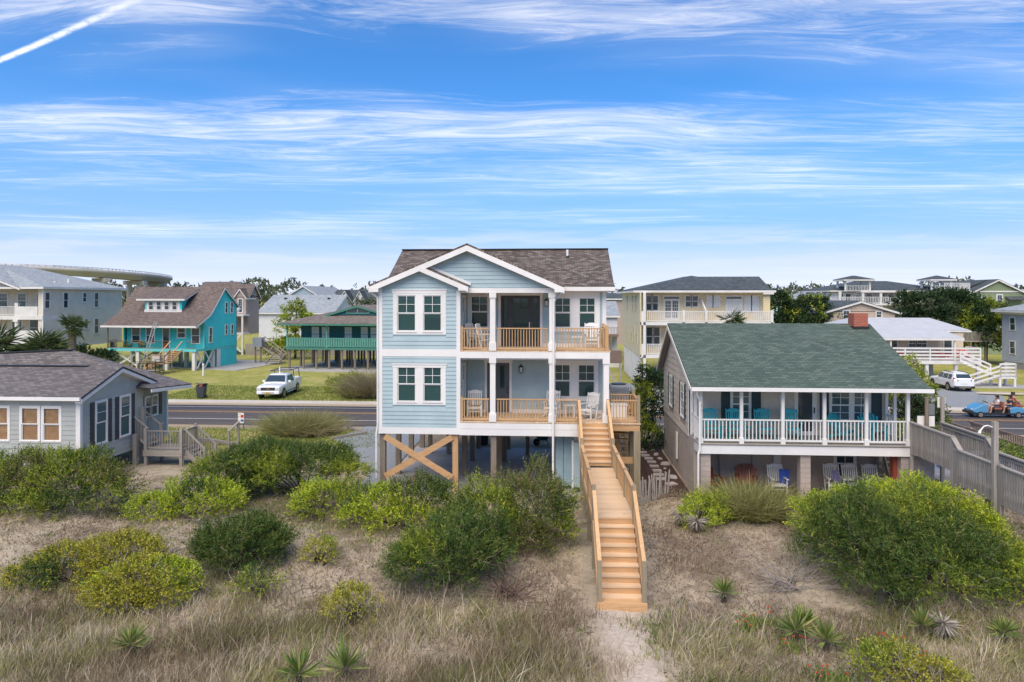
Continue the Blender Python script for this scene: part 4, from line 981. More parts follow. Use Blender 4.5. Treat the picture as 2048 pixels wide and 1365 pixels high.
# lower storey: painted blocks
lw = MB().box(hx0+.02, hx0+.17, 28.0, hyB, .1, 2.72).build('wall', M['tanblock'], RH)
def blocks(par, x0, x1, y0, y1, z0, z1, axis):
    bh, bl = .2, .4; z = z0; r = 0
    while z < z1-.03:
        zt = min(z+bh, z1); a0, a1 = (x0, x1) if axis == 'x' else (y0, y1); a = a0-(bl/2 if r % 2 else 0)
        while a < a1-.01:
            p, q_ = max(a, a0), min(a+bl, a1)
            if q_-p > .03:
                if axis == 'x': pbox('block', p+.008, q_-.008, y0, y1, z+.008, zt-.008, M['tanblock'], par)
                else: pbox('block', x0, x1, p+.008, q_-.008, z+.008, zt-.008, M['tanblock'], par)
            a += bl
        z += bh; r += 1
blocks(lw, hx0, hx0+.06, 28.0, hyB, .1, 2.7, 'y')
for x0, x1 in ((5.62, 6.02), (9.45, 9.85), (13.24, 14.5)):
    pr = MB().box(x0+.012, x1-.012, 27.312, 27.688, .1, 2.42).build('pier', M['tanblock'], RH)
    blocks(pr, x0, x1, 27.30, 27.33, .1, 2.41, 'x')
MB().box(14.3, 14.5, 27.7, 31.5, .1, 2.4).build('wall', M['tanblock'], RH)
MB().box(5.7, 13.3, 29.5, 29.65, .1, 2.44).build('wall', M['tanblock'], RH)
fLo = WF((0, 29.5, 0), 'S'); farwin(RH, fLo, 11.65, 12.4, .98, 2.2, .09, (2, 2))
MB().wbox(fLo, 9.1, 9.4, .5, 2.42, .004, .05).build('door_frame', M['white_far'], RH)
for x in (6.85, 8.2): MB().cyl((x, 29.42, .4), (x, 29.42, 2.42), .03, 8).build('conduit', M['steel'], RH)
for i in range(8): pbox('tread', 13.0, 13.75, 28.5+.13*i, 28.72+.13*i, .55+.23*i, .59+.23*i, M['weath_x'], RH)
MB().bar((13.5, 28.4, .5), (13.5, 29.5, 2.4), .05, .2).build('stringer', M['weath_y'], RH)
MB().box(13.10, 13.25, 27.6, 27.9, .4, 2.42).build('red_post', M['rust'], RH)
MB().tube([(5.40, rEy-.04, rEz-.1), (5.42, 26.95, 4.75), (5.56, 27.1, 4.5), (5.56, 27.12, 2.6), (5.50, 27.12, 2.4), (5.50, 27.12, .55)], .042, 8).build('downspout', M['white'], RH)
MB().box(5.43, 5.5, 34.9, 35.3, 1.3, 1.9).build('meter_box', M['steel'], RH); MB().box(5.41, 5.47, 31.5, 31.75, 1.2, 2.4).build('vent_cover', M['white'], RH)
ch = MB().box(13.5, 14.12, 32.1, 32.75, 6.6, 7.82).build('chimney', M['chimney'], RH); MB().box(13.46, 14.16, 32.06, 32.79, 7.0, 7.22).build('flashing', M['black'], ch)
# house number on the left porch post
for i, dgt in enumerate('122'):
    cu = bpy.data.curves.new('number', 'FONT'); cu.body = dgt; cu.size = .15; cu.extrude = .006; cu.align_x = 'CENTER'
    cu.materials.append(M['black']); tmp = bpy.data.objects.new('tmp', cu); COL.objects.link(tmp); me = bpy.data.meshes.new_from_object(tmp); bpy.data.objects.remove(tmp); o = bpy.data.objects.new('house_number', me); COL.objects.link(o); adopt(o, RH); o.location = (5.62, 27.212, 4.42-i*.17); o.rotation_euler = (R(90), 0, 0)

# ramp to the beach at its right
BW = thing('boardwalk', 'weathered grey boardwalk with picket rails right of the tan cottage', 'boardwalk', (14.1, 24, .4))
wx0, wx1 = 13.62, 14.68
y = 19.2
while y < 27.25:
    z = 2.62 if y > 24.35 else 2.2; pbox('deck_board', wx0-.02, wx1+.02, y, y+.135, z-.04, z, M['weath_x'], BW); y += .142
for x in (wx0-.04, wx1+.04):
    for y0, y1, zr in ((24.4, 27.28, 3.74), (19.2, 24.3, 3.36)):
        MB().bar((x, y0, zr), (x, y1, zr), .14, .05).build('hand_rail', M['weath_y'], BW)
        MB().bar((x, y0, zr-.93), (x, y1, zr-.93), .05, .2).build('side_beam', M['weath_y'], BW); MB().bar((x, y0, zr-.12), (x, y1, zr-.12), .05, .09).build('side_beam', M['weath_y'], BW)
        n = int((y1-y0)/.115); sx = x+(-.04 if x < 14 else .04)
        for i in range(n): piece('picket', (sx, y0+(y1-y0)*(i+.5)/n, zr-.6+random.uniform(-.012, .012)), (.022, .062, 1.15), M['weath_z'], BW)
    for y in (27.2, 24.45, 24.2, 21.9, 19.6): pbox('post', x-.06, x+.06, y-.06, y+.06, .1, 3.78 if y > 24.3 else 3.42, M['weath_z'], BW)
    MB().bar((x, 24.45, 3.74), (x, 24.0, 3.38), .16, .05).build('hand_rail', M['weath_y'], BW)
MB().box(wx1+.1, wx1+.13, 25.9, 26.35, 3.36, 3.62).build('small_sign', M['sandpath'], BW)
PL = thing('lamp_post', 'weathered timber post with a hooked white lamp beside the boardwalk', 'lamp post', (13.86, 22.1, .3))
pbox('post', 13.44, 13.58, 22.0, 22.14, .2, 4.7, M['weath_z'], PL); MB().tube([(13.46, 22.07, 4.52), (13.3, 22.07, 4.58), (13.18, 22.07, 4.55), (13.08, 22.07, 4.42)], .022, 6).build('hook', M['white'], PL); MB().cyl((13.08, 22.07, 4.44), (13.05, 22.07, 4.34), .03, 8, .05).build('lamp_head', M['white'], PL)
AW = thing('access_walkway', 'brown weathered beach access walkway beyond the hedge', 'walkway', (23, 36, 0))
ax0, ax1 = 22.1, 23.4
for x in (ax0, ax1):
    MB().bar((x, 31, 1.5), (x, 40.5, 1.5), .14, .05).build('hand_rail', M['brownwood'], AW); MB().bar((x, 31, .55), (x, 40.5, .55), .05, .2).build('side_beam', M['brownwood'], AW)
    for i in range(70): piece('picket', (x+.03, 31+.1355*(i+.5), .98), (.022, .06, .9), M['brownwood'], AW)
    for y in (31.2, 33.5, 35.8, 38.1, 40.4): pbox('post', x-.06, x+.06, y-.06, y+.06, 0, 1.56, M['weath_z'], AW)
for i in range(66): pbox('deck_board', ax0, ax1, 31+.144*i, 31.137+.144*i, .56, .6, M['weath_x'], AW)
for i, (x, z, lab) in enumerate(((19.35, 3.3, 'dark round timber post with white sign panels by the road'), (20.15, 3.35, 'thick grey timber post with a pale sign back by the road'))):
    P_ = thing('sign_post', lab, 'sign post', (x, 37.2, 0)); MB().cyl((x, 37.2, 0), (x, 37.2, z), .10, 10).build('post', M['weath_z'] if i else M['pile'], P_)
    if i == 0:
        MB().box(x-.42, x+.46, 37.31, 37.33, 1.75, 2.3).build('sign_panel', M['white'], P_); MB().box(x+.08, x+.46, 37.31, 37.33, 2.36, 2.95).build('sign_panel', M['steel'], P_)
    else: MB().box(x-.2, x+.2, 37.31, 37.33, 2.75, 3.3).build('sign_panel', M['white'], P_)

# ------------------------------------------------------------------ grey cottage at the left
LH = thing('grey_cottage', 'grey clapboard cottage with charcoal shutters and brown-grey shingle roof', 'house', (-25, 31.5, .4))
lx, ly0, ly1, lz0, lze = -21.17, 29.0, 33.62, .95, 4.12
fLF = WF((0, ly0, 0), 'S'); fLE = WF((lx, 0, 0), 'E'); gs = M['greysid']
wins = [(-23.90, -23.10, 2.15, 3.62), (-22.88, -22.10, 2.15, 3.62), (-25.4, -24.52, 2.15, 3.62)]
wf = wall_holes(fLF, -34, lx, lz0, lze, wins, .14, 'wall', gs, LH)
clapboards(fLF, wf, gs, lz0, lze, .21, -26.5, lx-.16, [(-24.0, -22.0, 2.05, 3.72), (-25.5, -24.42, 2.05, 3.72)], .024)
for w_ in wins: window(LH, fLF, *w_, casing=.09, top=None, back=M['bamboo'], gl=M['glass_clear'], recess=.0)
MB().wbox(fLF, lx-.17, lx+.03, lz0, lze, 0, .035).build('corner_board', M['white'], LH); MB().box(lx, lx+.035, ly0-.03, ly0+.12, lz0, lze).build('corner_board', M['white'], LH)
rdy = 31.55; rdz = 5.22
we = MB().prism([(lx-.14, ly0, lz0), (lx-.14, ly1, lz0), (lx-.14, ly1, 4.2), (lx-.14, rdy, 5.05), (lx-.14, ly0, 4.1)], (.14, 0, 0)).build('wall', gs, LH)
wE = [(30.02, 30.74, 1.80, 3.70), (31.78, 32.5, 1.80, 3.70)]
clapboards(fLE, we, gs, lz0, 4.1, .21, ly0+.12, ly1, [(w_[0]-.1, w_[1]+.1, w_[2]-.1, w_[3]+.1) for w_ in wE], .024)
clapboards(fLE, we, gs, 4.1, 5.0, .21, lambda v: ly0+(v-4.1)*(rdy-ly0)/.98, lambda v: ly1-(v-4.1)*(ly1-rdy)/.98, (), .024)
for w_ in wE:
    farwin(LH, fLE, *w_, .09, (1, 2), gl=M['glass_teal']); shutter(LH, fLE, w_[0]-.40, w_[0]-.1, w_[2]-.08, w_[3]+.06, M['shutter']); shutter(LH, fLE, w_[1]+.1, w_[1]+.40, w_[2]-.08, w_[3]+.06, M['shutter'])
ex = lx+.28
roof(LH, [(-36, ly0-.3, 4.15), (ex, ly0-.3, 4.15), (ex, rdy, rdz), (-36, rdy, rdz)], M['grey_sh'])
roof(LH, [(ex, ly1+.75, 4.2), (-36, ly1+.75, 4.2), (-36, rdy, rdz), (ex, rdy, rdz)], M['grey_sh'])
MB().box(-36, ex, ly0-.42, ly0-.3, 4.0, 4.14).build('gutter', M['white'], LH); MB().box(-36, ex-.02, ly0-.3, ly0-.01, 3.98, 4.03).build('soffit', M['white'], LH)
MB().bar((-36, rdy, rdz+.02), (-22.6, rdy, rdz+.02), .24, .04).build('ridge_cap', M['black'], LH)
for p, q_ in (((ly0-.32, 4.06), (rdy, rdz-.09)), ((rdy, rdz-.09), (ly1+.75, 4.1))):
    MB().prism([(ex, p[0], p[1]), (ex, q_[0], q_[1]), (ex, q_[0], q_[1]-.17), (ex, p[0], p[1]-.17)], (.03, 0, 0)).build('rake_board', M['white'], LH)
    MB().prism([(ex+.005, p[0], p[1]+.03), (ex+.005, q_[0], q_[1]+.03), (ex+.005, q_[0], q_[1]+.09), (ex+.005, p[0], p[1]+.09)], (.045, 0, 0)).build('drip_edge', M['black'], LH)
    MB().prism([(lx, p[0], p[1]-.13), (lx, q_[0], q_[1]-.13), (lx, q_[0], q_[1]-.17), (lx, p[0], p[1]-.17)], (.26, 0, 0)).build('soffit', M['white'], LH)
# rear wing with a hipped roof
MB().box(-34, lx-.3, ly1, 36.3, .95, 3.75).build('wall', lap('grey_lap', (.335, .375, .36), .2), LH)
fRW = WF((lx-.3, 0, 0), 'E')
for a, c in ((34.25, 34.75), (34.83, 35.33)): farwin(LH, fRW, a, c, 2.3, 3.3, .07, None)
shutter(LH, fRW, 33.8, 34.12, 2.25, 3.38, M['shutter']); shutter(LH, fRW, 35.45, 35.77, 2.25, 3.38, M['shutter'])
MB().box(lx-.32, lx-.26, 36.2, 36.34, .95, 3.7).build('corner_board', M['white'], LH)
AP = (-26.0, 35.1, 5.70)
roof(LH, [(-36, 33.0, 4.45), (-20.35, 33.0, 4.0), AP, (-36, 35.1, 5.25)], M['grey_sh']); roof(LH, [(-20.35, 33.0, 4.0), (-20.35, 36.8, 3.75), AP], M['grey_sh']); roof(LH, [(-20.35, 36.8, 3.75), (-36, 38, 4.2), (-36, 35.1, 5.25), AP], M['grey_sh'])
MB().bar((-36, 35.1, 5.29), (AP[0], AP[1], AP[2]+.03), .24, .05).build('ridge_cap', M['black'], LH)
MB().prism([(-20.36, 33.0, 3.93), (-20.36, 36.8, 3.68), (-20.36, 36.8, 3.52), (-20.36, 33.0, 3.77)], (.05, 0, 0)).build('fascia', M['white'], LH)
for x, y in ((lx-.2, 29.2), (lx-.2, 33.3), (-24, 29.3), (-27, 29.3), (-21.9, 36)): pbox('pier', x-.2, x+.2, y-.2, y+.2, 0, .96, M['concrete'], LH)
# its weathered stairs
GS = thing('deck_stairs', 'weathered grey wooden deck and stairs beside the grey cottage', 'stairs', (-19.6, 33.2, .3))
wx, wy, wz = M['weath_x'], M['weath_y'], M['weath_z']
dk = .98
for i in range(12): pbox('deck_board', -20.5, -18.5, 32.6+.125*i, 32.718+.125*i, dk-.04, dk, wx, GS)
MB().box(-20.5, -18.5, 32.55, 32.6, dk-.3, dk-.04).build('beam', wx, GS); MB().box(-18.55, -18.5, 32.6, 34.1, dk-.3, dk-.04).build('beam', wy, GS)
for x, y in ((-20.4, 32.65), (-18.58, 32.65), (-18.58, 34.0), (-20.4, 34.0)): pbox('post', x-.07, x+.07, y-.07, y+.07, 0, dk+1.08, wz, GS)
pbox('post', -21.0, -20.8, 32.5, 32.7, -.1, 1.75, wz, GS); pbox('post', -21.0, -20.86, 33.2, 33.4, .5, 3.0, wz, GS)
railing(GS, (-20.3, 32.65), (-18.65, 32.65), dk, .95, wx, wz, .13, .035)
railing(GS, (-18.58, 32.72), (-18.58, 33.93), dk, .95, wy, wz, .13, .035)
for i in range(5):
    z = dk+.2*(i+1); pbox('tread', -20.45-.26*(i+1), -20.45-.26*i+.03, 32.9, 33.9, z-.04, z, wx, GS)
for i in range(6):
    z = dk-.15*(i+1); pbox('tread', -18.5+.17*i, -18.5+.17*(i+1)+.05, 32.9, 34.0, z-.04, z, wx, GS)
for y in (32.85, 33.95):
    MB().bar((-20.4, y, dk+1.0), (-21.6, y, dk+1.95), .1, .05).build('hand_rail', wx, GS); MB().bar((-20.4, y, dk+.1), (-21.6, y, dk+1.05), .04, .1).build('stringer', wx, GS)
    MB().bar((-18.5, y, dk+1.0), (-17.5, y, dk+.05), .1, .05).build('hand_rail', wx, GS); MB().bar((-18.5, y, dk-.1), (-17.5, y, dk-1.0), .05, .22).build('stringer', wx, GS)
    for i in range(8):
        t = (i+.5)/8; piece('baluster', (-20.4-1.2*t, y, dk+.55+.95*t), (.035, .035, .85), wz, GS); piece('baluster', (-18.5+1.0*t, y, dk+.45-.95*t), (.035, .035, .95), wz, GS)
    pbox('post', -17.56, -17.44, y-.06, y+.06, -.1, 1.05, wz, GS)

# air conditioner and stepping-stone path between the houses
AC = thing('air_conditioner', 'grey air conditioning unit on a stand beside the side deck', 'air conditioner', (3.0, 33.2, 0))
MB().box(2.5, 3.4, 32.8, 33.7, 3.35, 4.35).build('housing', M['hvac'], AC, bevel=.05)
for i in range(9): MB().box(2.48, 3.42, 32.78, 33.72, 3.42+i*.095, 3.455+i*.095).build('louvre', M['steel'], AC)
MB().cyl((2.95, 33.25, 4.35), (2.95, 33.25, 4.39), .36, 20).build('fan_guard', M['black'], AC)
for x in (2.6, 3.3):
    for y in (32.9, 33.6): pbox('leg', x-.07, x+.07, y-.07, y+.07, -.1, 3.3, M['treated'], AC)
pbox('platform', 2.4, 3.5, 32.7, 33.8, 3.25, 3.345, M['wood_x'], AC)
gxs, gys = np.meshgrid(np.linspace(0, 1, 8), np.linspace(0, 1, 26)); by = 27.6+gys*11; bx0 = 3.75-.35*np.sin(gys*5); bxx = bx0+(5.42-bx0)*gxs
qq = (np.arange(25)[:, None]*8+np.arange(7)[None, :]).ravel()
GP = tag(np_obj('mulch_bed', np.stack([bxx.ravel(), by.ravel(), hgt(bxx, by).ravel()+.02], 1), np.stack([qq, qq+1, qq+9, qq+8], 1), M['mulch']), kind='structure')
for i, (x, y) in enumerate(((4.36, 36.3), (4.38, 35.52), (4.42, 34.79), (4.5, 34.1), (4.54, 33.39), (4.55, 32.54), (4.56, 31.73), (4.55, 31.04), (4.52, 30.32), (4.86, 29.5))):
    piece('stepping_stone', (x, y, H(x, y)+.045), (.42, .32 if i < 9 else .36, .06), M['stone'], GP, (0, 0, random.uniform(-.08, .08) if i < 9 else .5))
# ------------------------------------------------------------------ houses beyond the road
def far_rail(par, p, q, z, h, m, gap=.14, bw=.045, name='baluster'):
    railing(par, p, q, z, h, m, m, gap, bw, (.08, .06), .12, name)
def box_wall(par, x0, x1, y0, y1, z0, z1, m): return MB().box(x0, x1, y0, y1, z0, z1).build('wall', m, par)
def hip(par, x0, x1, y0, y1, ze, zr, m, inset=None, fascia=None, th=.12):
    """Hipped roof with the ridge along the longer side."""
    w, d = x1-x0, y1-y0
    if w >= d: i = inset or d/2; a, b_ = (x0+i, (y0+y1)/2, zr), (x1-i, (y0+y1)/2, zr)
    else: i = inset or w/2; a, b_ = ((x0+x1)/2, y0+i, zr), ((x0+x1)/2, y1-i, zr)
    c = [(x0, y0, ze), (x1, y0, ze), (x1, y1, ze), (x0, y1, ze)]
    if w >= d: fs = [[c[0], c[1], b_, a], [c[1], c[2], b_], [c[2], c[3], a, b_], [c[3], c[0], a]]
    else: fs = [[c[0], c[1], a], [c[1], c[2], b_, a], [c[2], c[3], b_], [c[3], c[0], a, b_]]
    for f in fs: roof(par, f, m, th)
    if fascia: MB().box(x0-.02, x1+.02, y0-.02, y0+.02, ze-.26, ze-.06).box(x0-.02, x1+.02, y1-.02, y1+.02, ze-.26, ze-.06).box(x0-.02, x0+.02, y0+.02, y1-.02, ze-.26, ze-.06).box(x1-.02, x1+.02, y0+.02, y1-.02, ze-.26, ze-.06).box(x0+.02, x1-.02, y0+.02, y1-.02, ze-.14, ze-.09).build('fascia', fascia, par)
def gable_roof(par, x0, x1, y0, y1, ze, zr, m, axis='x', wallm=None, over=.3, trim=None):
    """Gable roof; axis is the ridge direction. Gable ends in wallm."""
    if axis == 'x':
        ym = (y0+y1)/2; s = (zr-ze)/(ym-y0); o = over
        roof(par, [(x0-o, y0-o, ze-s*o), (x1+o, y0-o, ze-s*o), (x1+o, ym, zr), (x0-o, ym, zr)], m); roof(par, [(x1+o, y1+o, ze-s*o), (x0-o, y1+o, ze-s*o), (x0-o, ym, zr), (x1+o, ym, zr)], m)
        for x in (x0, x1-.15): MB().prism([(x, y0, ze-.12), (x, y1, ze-.12), (x, ym, zr-.13)], (.15, 0, 0)).build('gable', wallm, par)
        if trim:
            for x in (x0-o-.01, x1+o-.02):
                MB().prism([(x, y0-o, ze-s*o-.07), (x, ym, zr-.07), (x, y1+o, ze-s*o-.07), (x, y1+o, ze-s*o-.27), (x, ym, zr-.27), (x, y0-o, ze-s*o-.27)], (.03, 0, 0)).build('rake_board', trim, par)
            MB().box(x0-o, x1+o, y0-o-.03, y0-o, ze-s*o-.24, ze-s*o-.02).build('fascia', trim, par)
    else:
        xm = (x0+x1)/2; s = (zr-ze)/(xm-x0); o = over
        roof(par, [(x0-o, y1+o, ze-s*o), (x0-o, y0-o, ze-s*o), (xm, y0-o, zr), (xm, y1+o, zr)], m); roof(par, [(x1+o, y0-o, ze-s*o), (x1+o, y1+o, ze-s*o), (xm, y1+o, zr), (xm, y0-o, zr)], m)
        for y in (y0, y1-.15): MB().prism([(x0, y, ze-.12), (x1, y, ze-.12), (xm, y, zr-.13)], (0, .15, 0)).build('gable', wallm, par)
        if trim:
            y = y0-o-.01
            MB().prism([(x0-o, y, ze-s*o-.07), (xm, y, zr-.07), (x1+o, y, ze-s*o-.07), (x1+o, y, ze-s*o-.29), (xm, y, zr-.29), (x0-o, y, ze-s*o-.29)], (0, .03, 0)).build('rake_board', trim, par)
            for x in (x0-o-.02, x1+o-.01): MB().box(x, x+.03, y0-o, y1+o, ze-s*o-.26, ze-s*o-.04).build('fascia', trim, par)
W_ = M['white_far']
# --- turquoise house (local frame: x along its front, y back)
TQ = thing('turquoise_house', 'turquoise house on white piles with dormer and ladder against its roof', 'house', (-53.3, 77.6, 0), R(-5), local=True)
tw, td = 11.5, 8.6; pz = 2.5
MB().box(0, tw, 0, 1.7, pz-.3, pz).box(0, tw, 1.7, td, pz-.3, pz-.05).build('deck', M['turq_t'], TQ)
box_wall(TQ, 1.3, tw, 1.7, 1.85, pz, 5.5, M['turq_p'])
prof = [(0, 5.35), (2.6, 6.65), (5.6, 9.85), (td+.5, 7.3)]
sidep = [(1.6, pz-.1), (td, pz-.1), (td, 7.5), (5.6, 9.7), (2.6, 6.5), (1.6, 6.0)]
for x in (tw-.15, .9): MB().prism([(x, y, z) for y, z in sidep], (.15, 0, 0)).build('wall', M['turq'], TQ)
box_wall(TQ, .9, tw, td-.15, td, pz, 7.4, M['turq'])
rx0, rx1 = -.55, tw+.25
for a, c in zip(prof, prof[1:]):
    if c[0] <= 5.6: roof(TQ, [(rx0, a[0]-(.35 if a is prof[0] else 0), a[1]-(.15 if a is prof[0] else 0)), (rx1, a[0]-(.35 if a is prof[0] else 0), a[1]-(.15 if a is prof[0] else 0)), (rx1, c[0], c[1]), (rx0, c[0], c[1])], M['taup_sh'])
    else: roof(TQ, [(rx1, c[0], c[1]), (rx0, c[0], c[1]), (rx0, a[0], a[1]), (rx1, a[0], a[1])], M['taup_sh'])
MB().box(rx0, rx1, -.42, -.36, 5.0, 5.22).build('fascia', W_, TQ)
for x in (rx1-.01,):
    pts = [(-.35, 5.12), (2.6, 6.57), (5.6, 9.76), (td+.5, 7.2), (td+.5, 7.0), (5.6, 9.52), (2.6, 6.35), (-.35, 4.92)]
    MB().prism([(x, y, z) for y, z in pts], (.05, 0, 0)).build('rake_board', W_, TQ)
fT = WF((0, 1.7, 0), 'S'); fTE = WF((tw, 0, 0), 'E')
for u0, u1, v0, v1 in ((2.0, 3.05, 3.1, 4.9), (3.9, 4.95, 3.1, 4.9), (8.0, 9.0, 3.75, 4.9), (9.85, 10.85, 3.1, 4.9)): farwin(TQ, fT, u0, u1, v0, v1, .1, None, trim=W_)
b = MB(); b.wbox(fT, 6.0, 6.1, pz, 4.95, .002, .05); b.wbox(fT, 6.9, 7.0, pz, 4.95, .002, .05); b.wbox(fT, 6.1, 6.9, 4.83, 4.95, .002, .05)
dr = b.build('door', W_, TQ); MB().wbox(fT, 6.1, 6.9, pz+.1, 4.83, .002, .02).build('pane', M['glass_far'], dr); MB().wbox(fT, 6.1, 6.9, pz, pz+.6, .02, .04).build('panel', M['rust'], dr)
for u0, u1, v0, v1 in ((2.6, 3.15, 3.15, 4.9), (6.0, 6.45, 3.9, 5.1), (7.3, 7.75, 3.9, 5.1), (6.0, 6.45, 6.6, 7.9), (7.2, 7.65, 6.6, 7.9)): farwin(TQ, fTE, u0, u1, v0, v1, .1, None, trim=W_)
MB().box(tw-.02, tw+.04, 1.55, 1.72, pz-.1, 5.9).build('corner_board', M['turq_t'], TQ)
# dormer
dz0 = 6.85
MB().prism([(2.9, 2.75, dz0), (2.9, 2.75, 8.35), (2.9, 4.5, 8.75)], (4.9, 0, 0)).build('dormer', M['turq'], TQ)
fD = WF((0, 2.75, 0), 'S'); dm = bpy.data.objects['dormer']
MB().wbox(fD, 2.85, 7.85, dz0-.1, dz0+.2, .0, .06).build('trim_board', W_, TQ)
MB().wbox(fD, 3.15, 7.55, dz0+.2, 8.2, .002, .03).build('trim_board', W_, TQ)
for i in range(4): farwin(TQ, WF((0, 2.72, 0), 'S'), 3.45+i*1.05, 4.05+i*1.05, 7.05, 8.0, .05, None, trim=W_)
roof(TQ, [(2.1, 2.3, 8.38), (8.5, 2.3, 8.38), (8.5, 5.3, 9.6), (2.1, 5.3, 9.6)], M['taup_sh'])
MB().box(2.1, 8.5, 2.24, 2.3, 8.15, 8.36).build('fascia', W_, TQ); MB().prism([(8.47, 2.28, 8.30), (8.47, 5.2, 9.5), (8.47, 5.2, 9.3), (8.47, 2.28, 8.12)], (.04, 0, 0)).build('rake_board', W_, TQ)
# porch rail, posts, piles
railing(TQ, (.06, .08), (8.0, .08), pz, .95, M['brownwood'], M['black'], .13, .022, (.08, .06)); railing(TQ, (10.2, .08), (11.4, .08), pz, .95, M['brownwood'], M['black'], .13, .022, (.08, .06)); railing(TQ, (.06, .1), (.06, 1.6), pz, .95, M['brownwood'], M['black'], .13, .022)
pbox('porch_post', .0, .12, .0, .12, pz, 5.2, M['brownwood'], TQ)
for x in (.25, 3.9, 7.6, 11.1):
    for y in (.3, 4.0, 8.2): MB().box(x-.19, x+.19, y-.19, y+.19, 0, pz-.3).build('pile', W_, TQ)
for x0, x1, y in ((.6, 3.7, .6), (.6, 3.7, 4.0)):
    MB().bar((x0, y, 2.1), (x1, y, .3), .06, .2).bar((x0, y+.07, .3), (x1, y+.07, 2.1), .06, .2).build('cross_brace', W_, TQ)
for y0, y1 in ((.5, 2.0), (2.0, 3.6)):
    MB().bar((tw-.2, y0, 2.2), (tw-.2, y1, .2), .06, .18).bar((tw-.13, y0, .2), (tw-.13, y1, 2.2), .06, .18).build('cross_brace', W_, TQ)
box_wall(TQ, tw-2.2, tw-.03, 5.0, td, 0, pz-.3, M['turq']); MB().box(tw-.02, tw+.02, 4.2, 4.95, .05, 2.2).build('door', W_, TQ)
for x in (1.2, 2.8): MB().box(x, x+.9, 6.6, 6.65, 1.0, 2.0).build('lattice', W_, TQ)
# its new stairs
TS = thing('entry_stairs', 'tan wooden stairs with landing in front of the turquoise house', 'stairs', (-44.2, 75.2, 0), R(-5), local=True)
for i in range(6): pbox('tread', -.6, .6, .9-.27*i+.1, .9-.27*i+.4, 2.3-.19*i, 2.35-.19*i, M['wood_x'], TS); pbox('riser', -.6, .6, .9-.27*i+.38, .9-.27*i+.4, 2.17-.19*i, 2.3-.19*i, M['wood_x'], TS)
pbox('landing', -.85, .75, -2.0, -.55, 1.1, 1.22, M['wood_x'], TS)
for x in (-.8, .7):
    for y in (-1.95, -.6): pbox('post', x-.06, x+.06, y-.06, y+.06, 0, 2.2, M['weath_z'], TS)
    MB().bar((x, -.6, 2.15), (x, 1.3, 3.45), .1, .06).build('hand_rail', M['wood_y'], TS); MB().bar((x, -.6, 1.15), (x, 1.3, 2.45), .05, .2).build('stringer', M['wood_y'], TS)
railing(TS, (-.75, -1.97), (.65, -1.97), 1.22, .95, M['wood_x'], M['weath_z'], .13, .035); pbox('sign_board', -.68, .25, -2.04, -2.01, 1.4, 2.05, M['sandpath'], TS)
for i in range(6): pbox('tread', -.85-.28*(i+1), -.85-.28*i, -1.9, -.7, 1.02-.18*i, 1.06-.18*i, M['wood_x'], TS)
for y in (-1.93, -.67): MB().bar((-.85, y, 1.05), (-2.6, y, .0), .05, .22).build('stringer', M['wood_x'], TS); MB().bar((-.85, y, 2.1), (-2.6, y, 1.0), .08, .06).build('hand_rail', M['wood_x'], TS); pbox('post', -2.64, -2.54, y-.05, y+.05, 0, 1.05, M['wood_z'], TS)
LD = thing('extension_ladder', 'aluminium extension ladder leaning on the eave of the turquoise house', 'ladder', (-47.4, 74.9, 0), R(-5), local=True)
la, lb_ = Vector((0, 0, 0)), Vector((.75, 1.5, 5.75))
for s in (-.2, .2): MB().bar(la+Vector((s, 0, 0)), lb_+Vector((s*.85, 0, 0)), .05, .09).build('rail', M['alu'], LD)
for i in range(19): t = (i+.7)/19.5; c = la.lerp(lb_, t); piece('rung', c, (.38-.05*t, .035, .035), M['alu'], LD)
TR = thing('utility_trailer', 'black tube-frame utility trailer parked before the turquoise house', 'trailer', (-45.6, 71.6, 0), R(-4), local=True)
b = MB()
for z in (.5, 1.35): b.bar((-2, 0, z), (2, 0, z), .06, .06).bar((-2, 1.5, z), (2, 1.5, z), .06, .06)
for x in (-2, -1, 0, 1, 2): b.bar((x, 0, .5), (x, 0, 1.35), .05, .05).bar((x, 1.5, .5), (x, 1.5, 1.35), .05, .05)
b.bar((2, 0, .5), (2, 1.5, .5), .06, .06).bar((2, 0, 1.35), (2, 1.5, 1.35), .06, .06).bar((2, 0, 1.35), (2, 0, 1.75), .05, .05).bar((2, 1.5, 1.35), (2, 1.5, 1.75), .05, .05).bar((2, 0, 1.75), (2, 1.5, 1.75), .05, .05)
b.build('rail_frame', M['black'], TR); pbox('bed', -2, 2, 0, 1.5, .42, .5, M['weath_x'], TR)
for y in (-.12, 1.62): MB().cyl((0, y-.09, .3), (0, y+.09, .3), .3, 14).build('wheel', M['tyre'], TR)
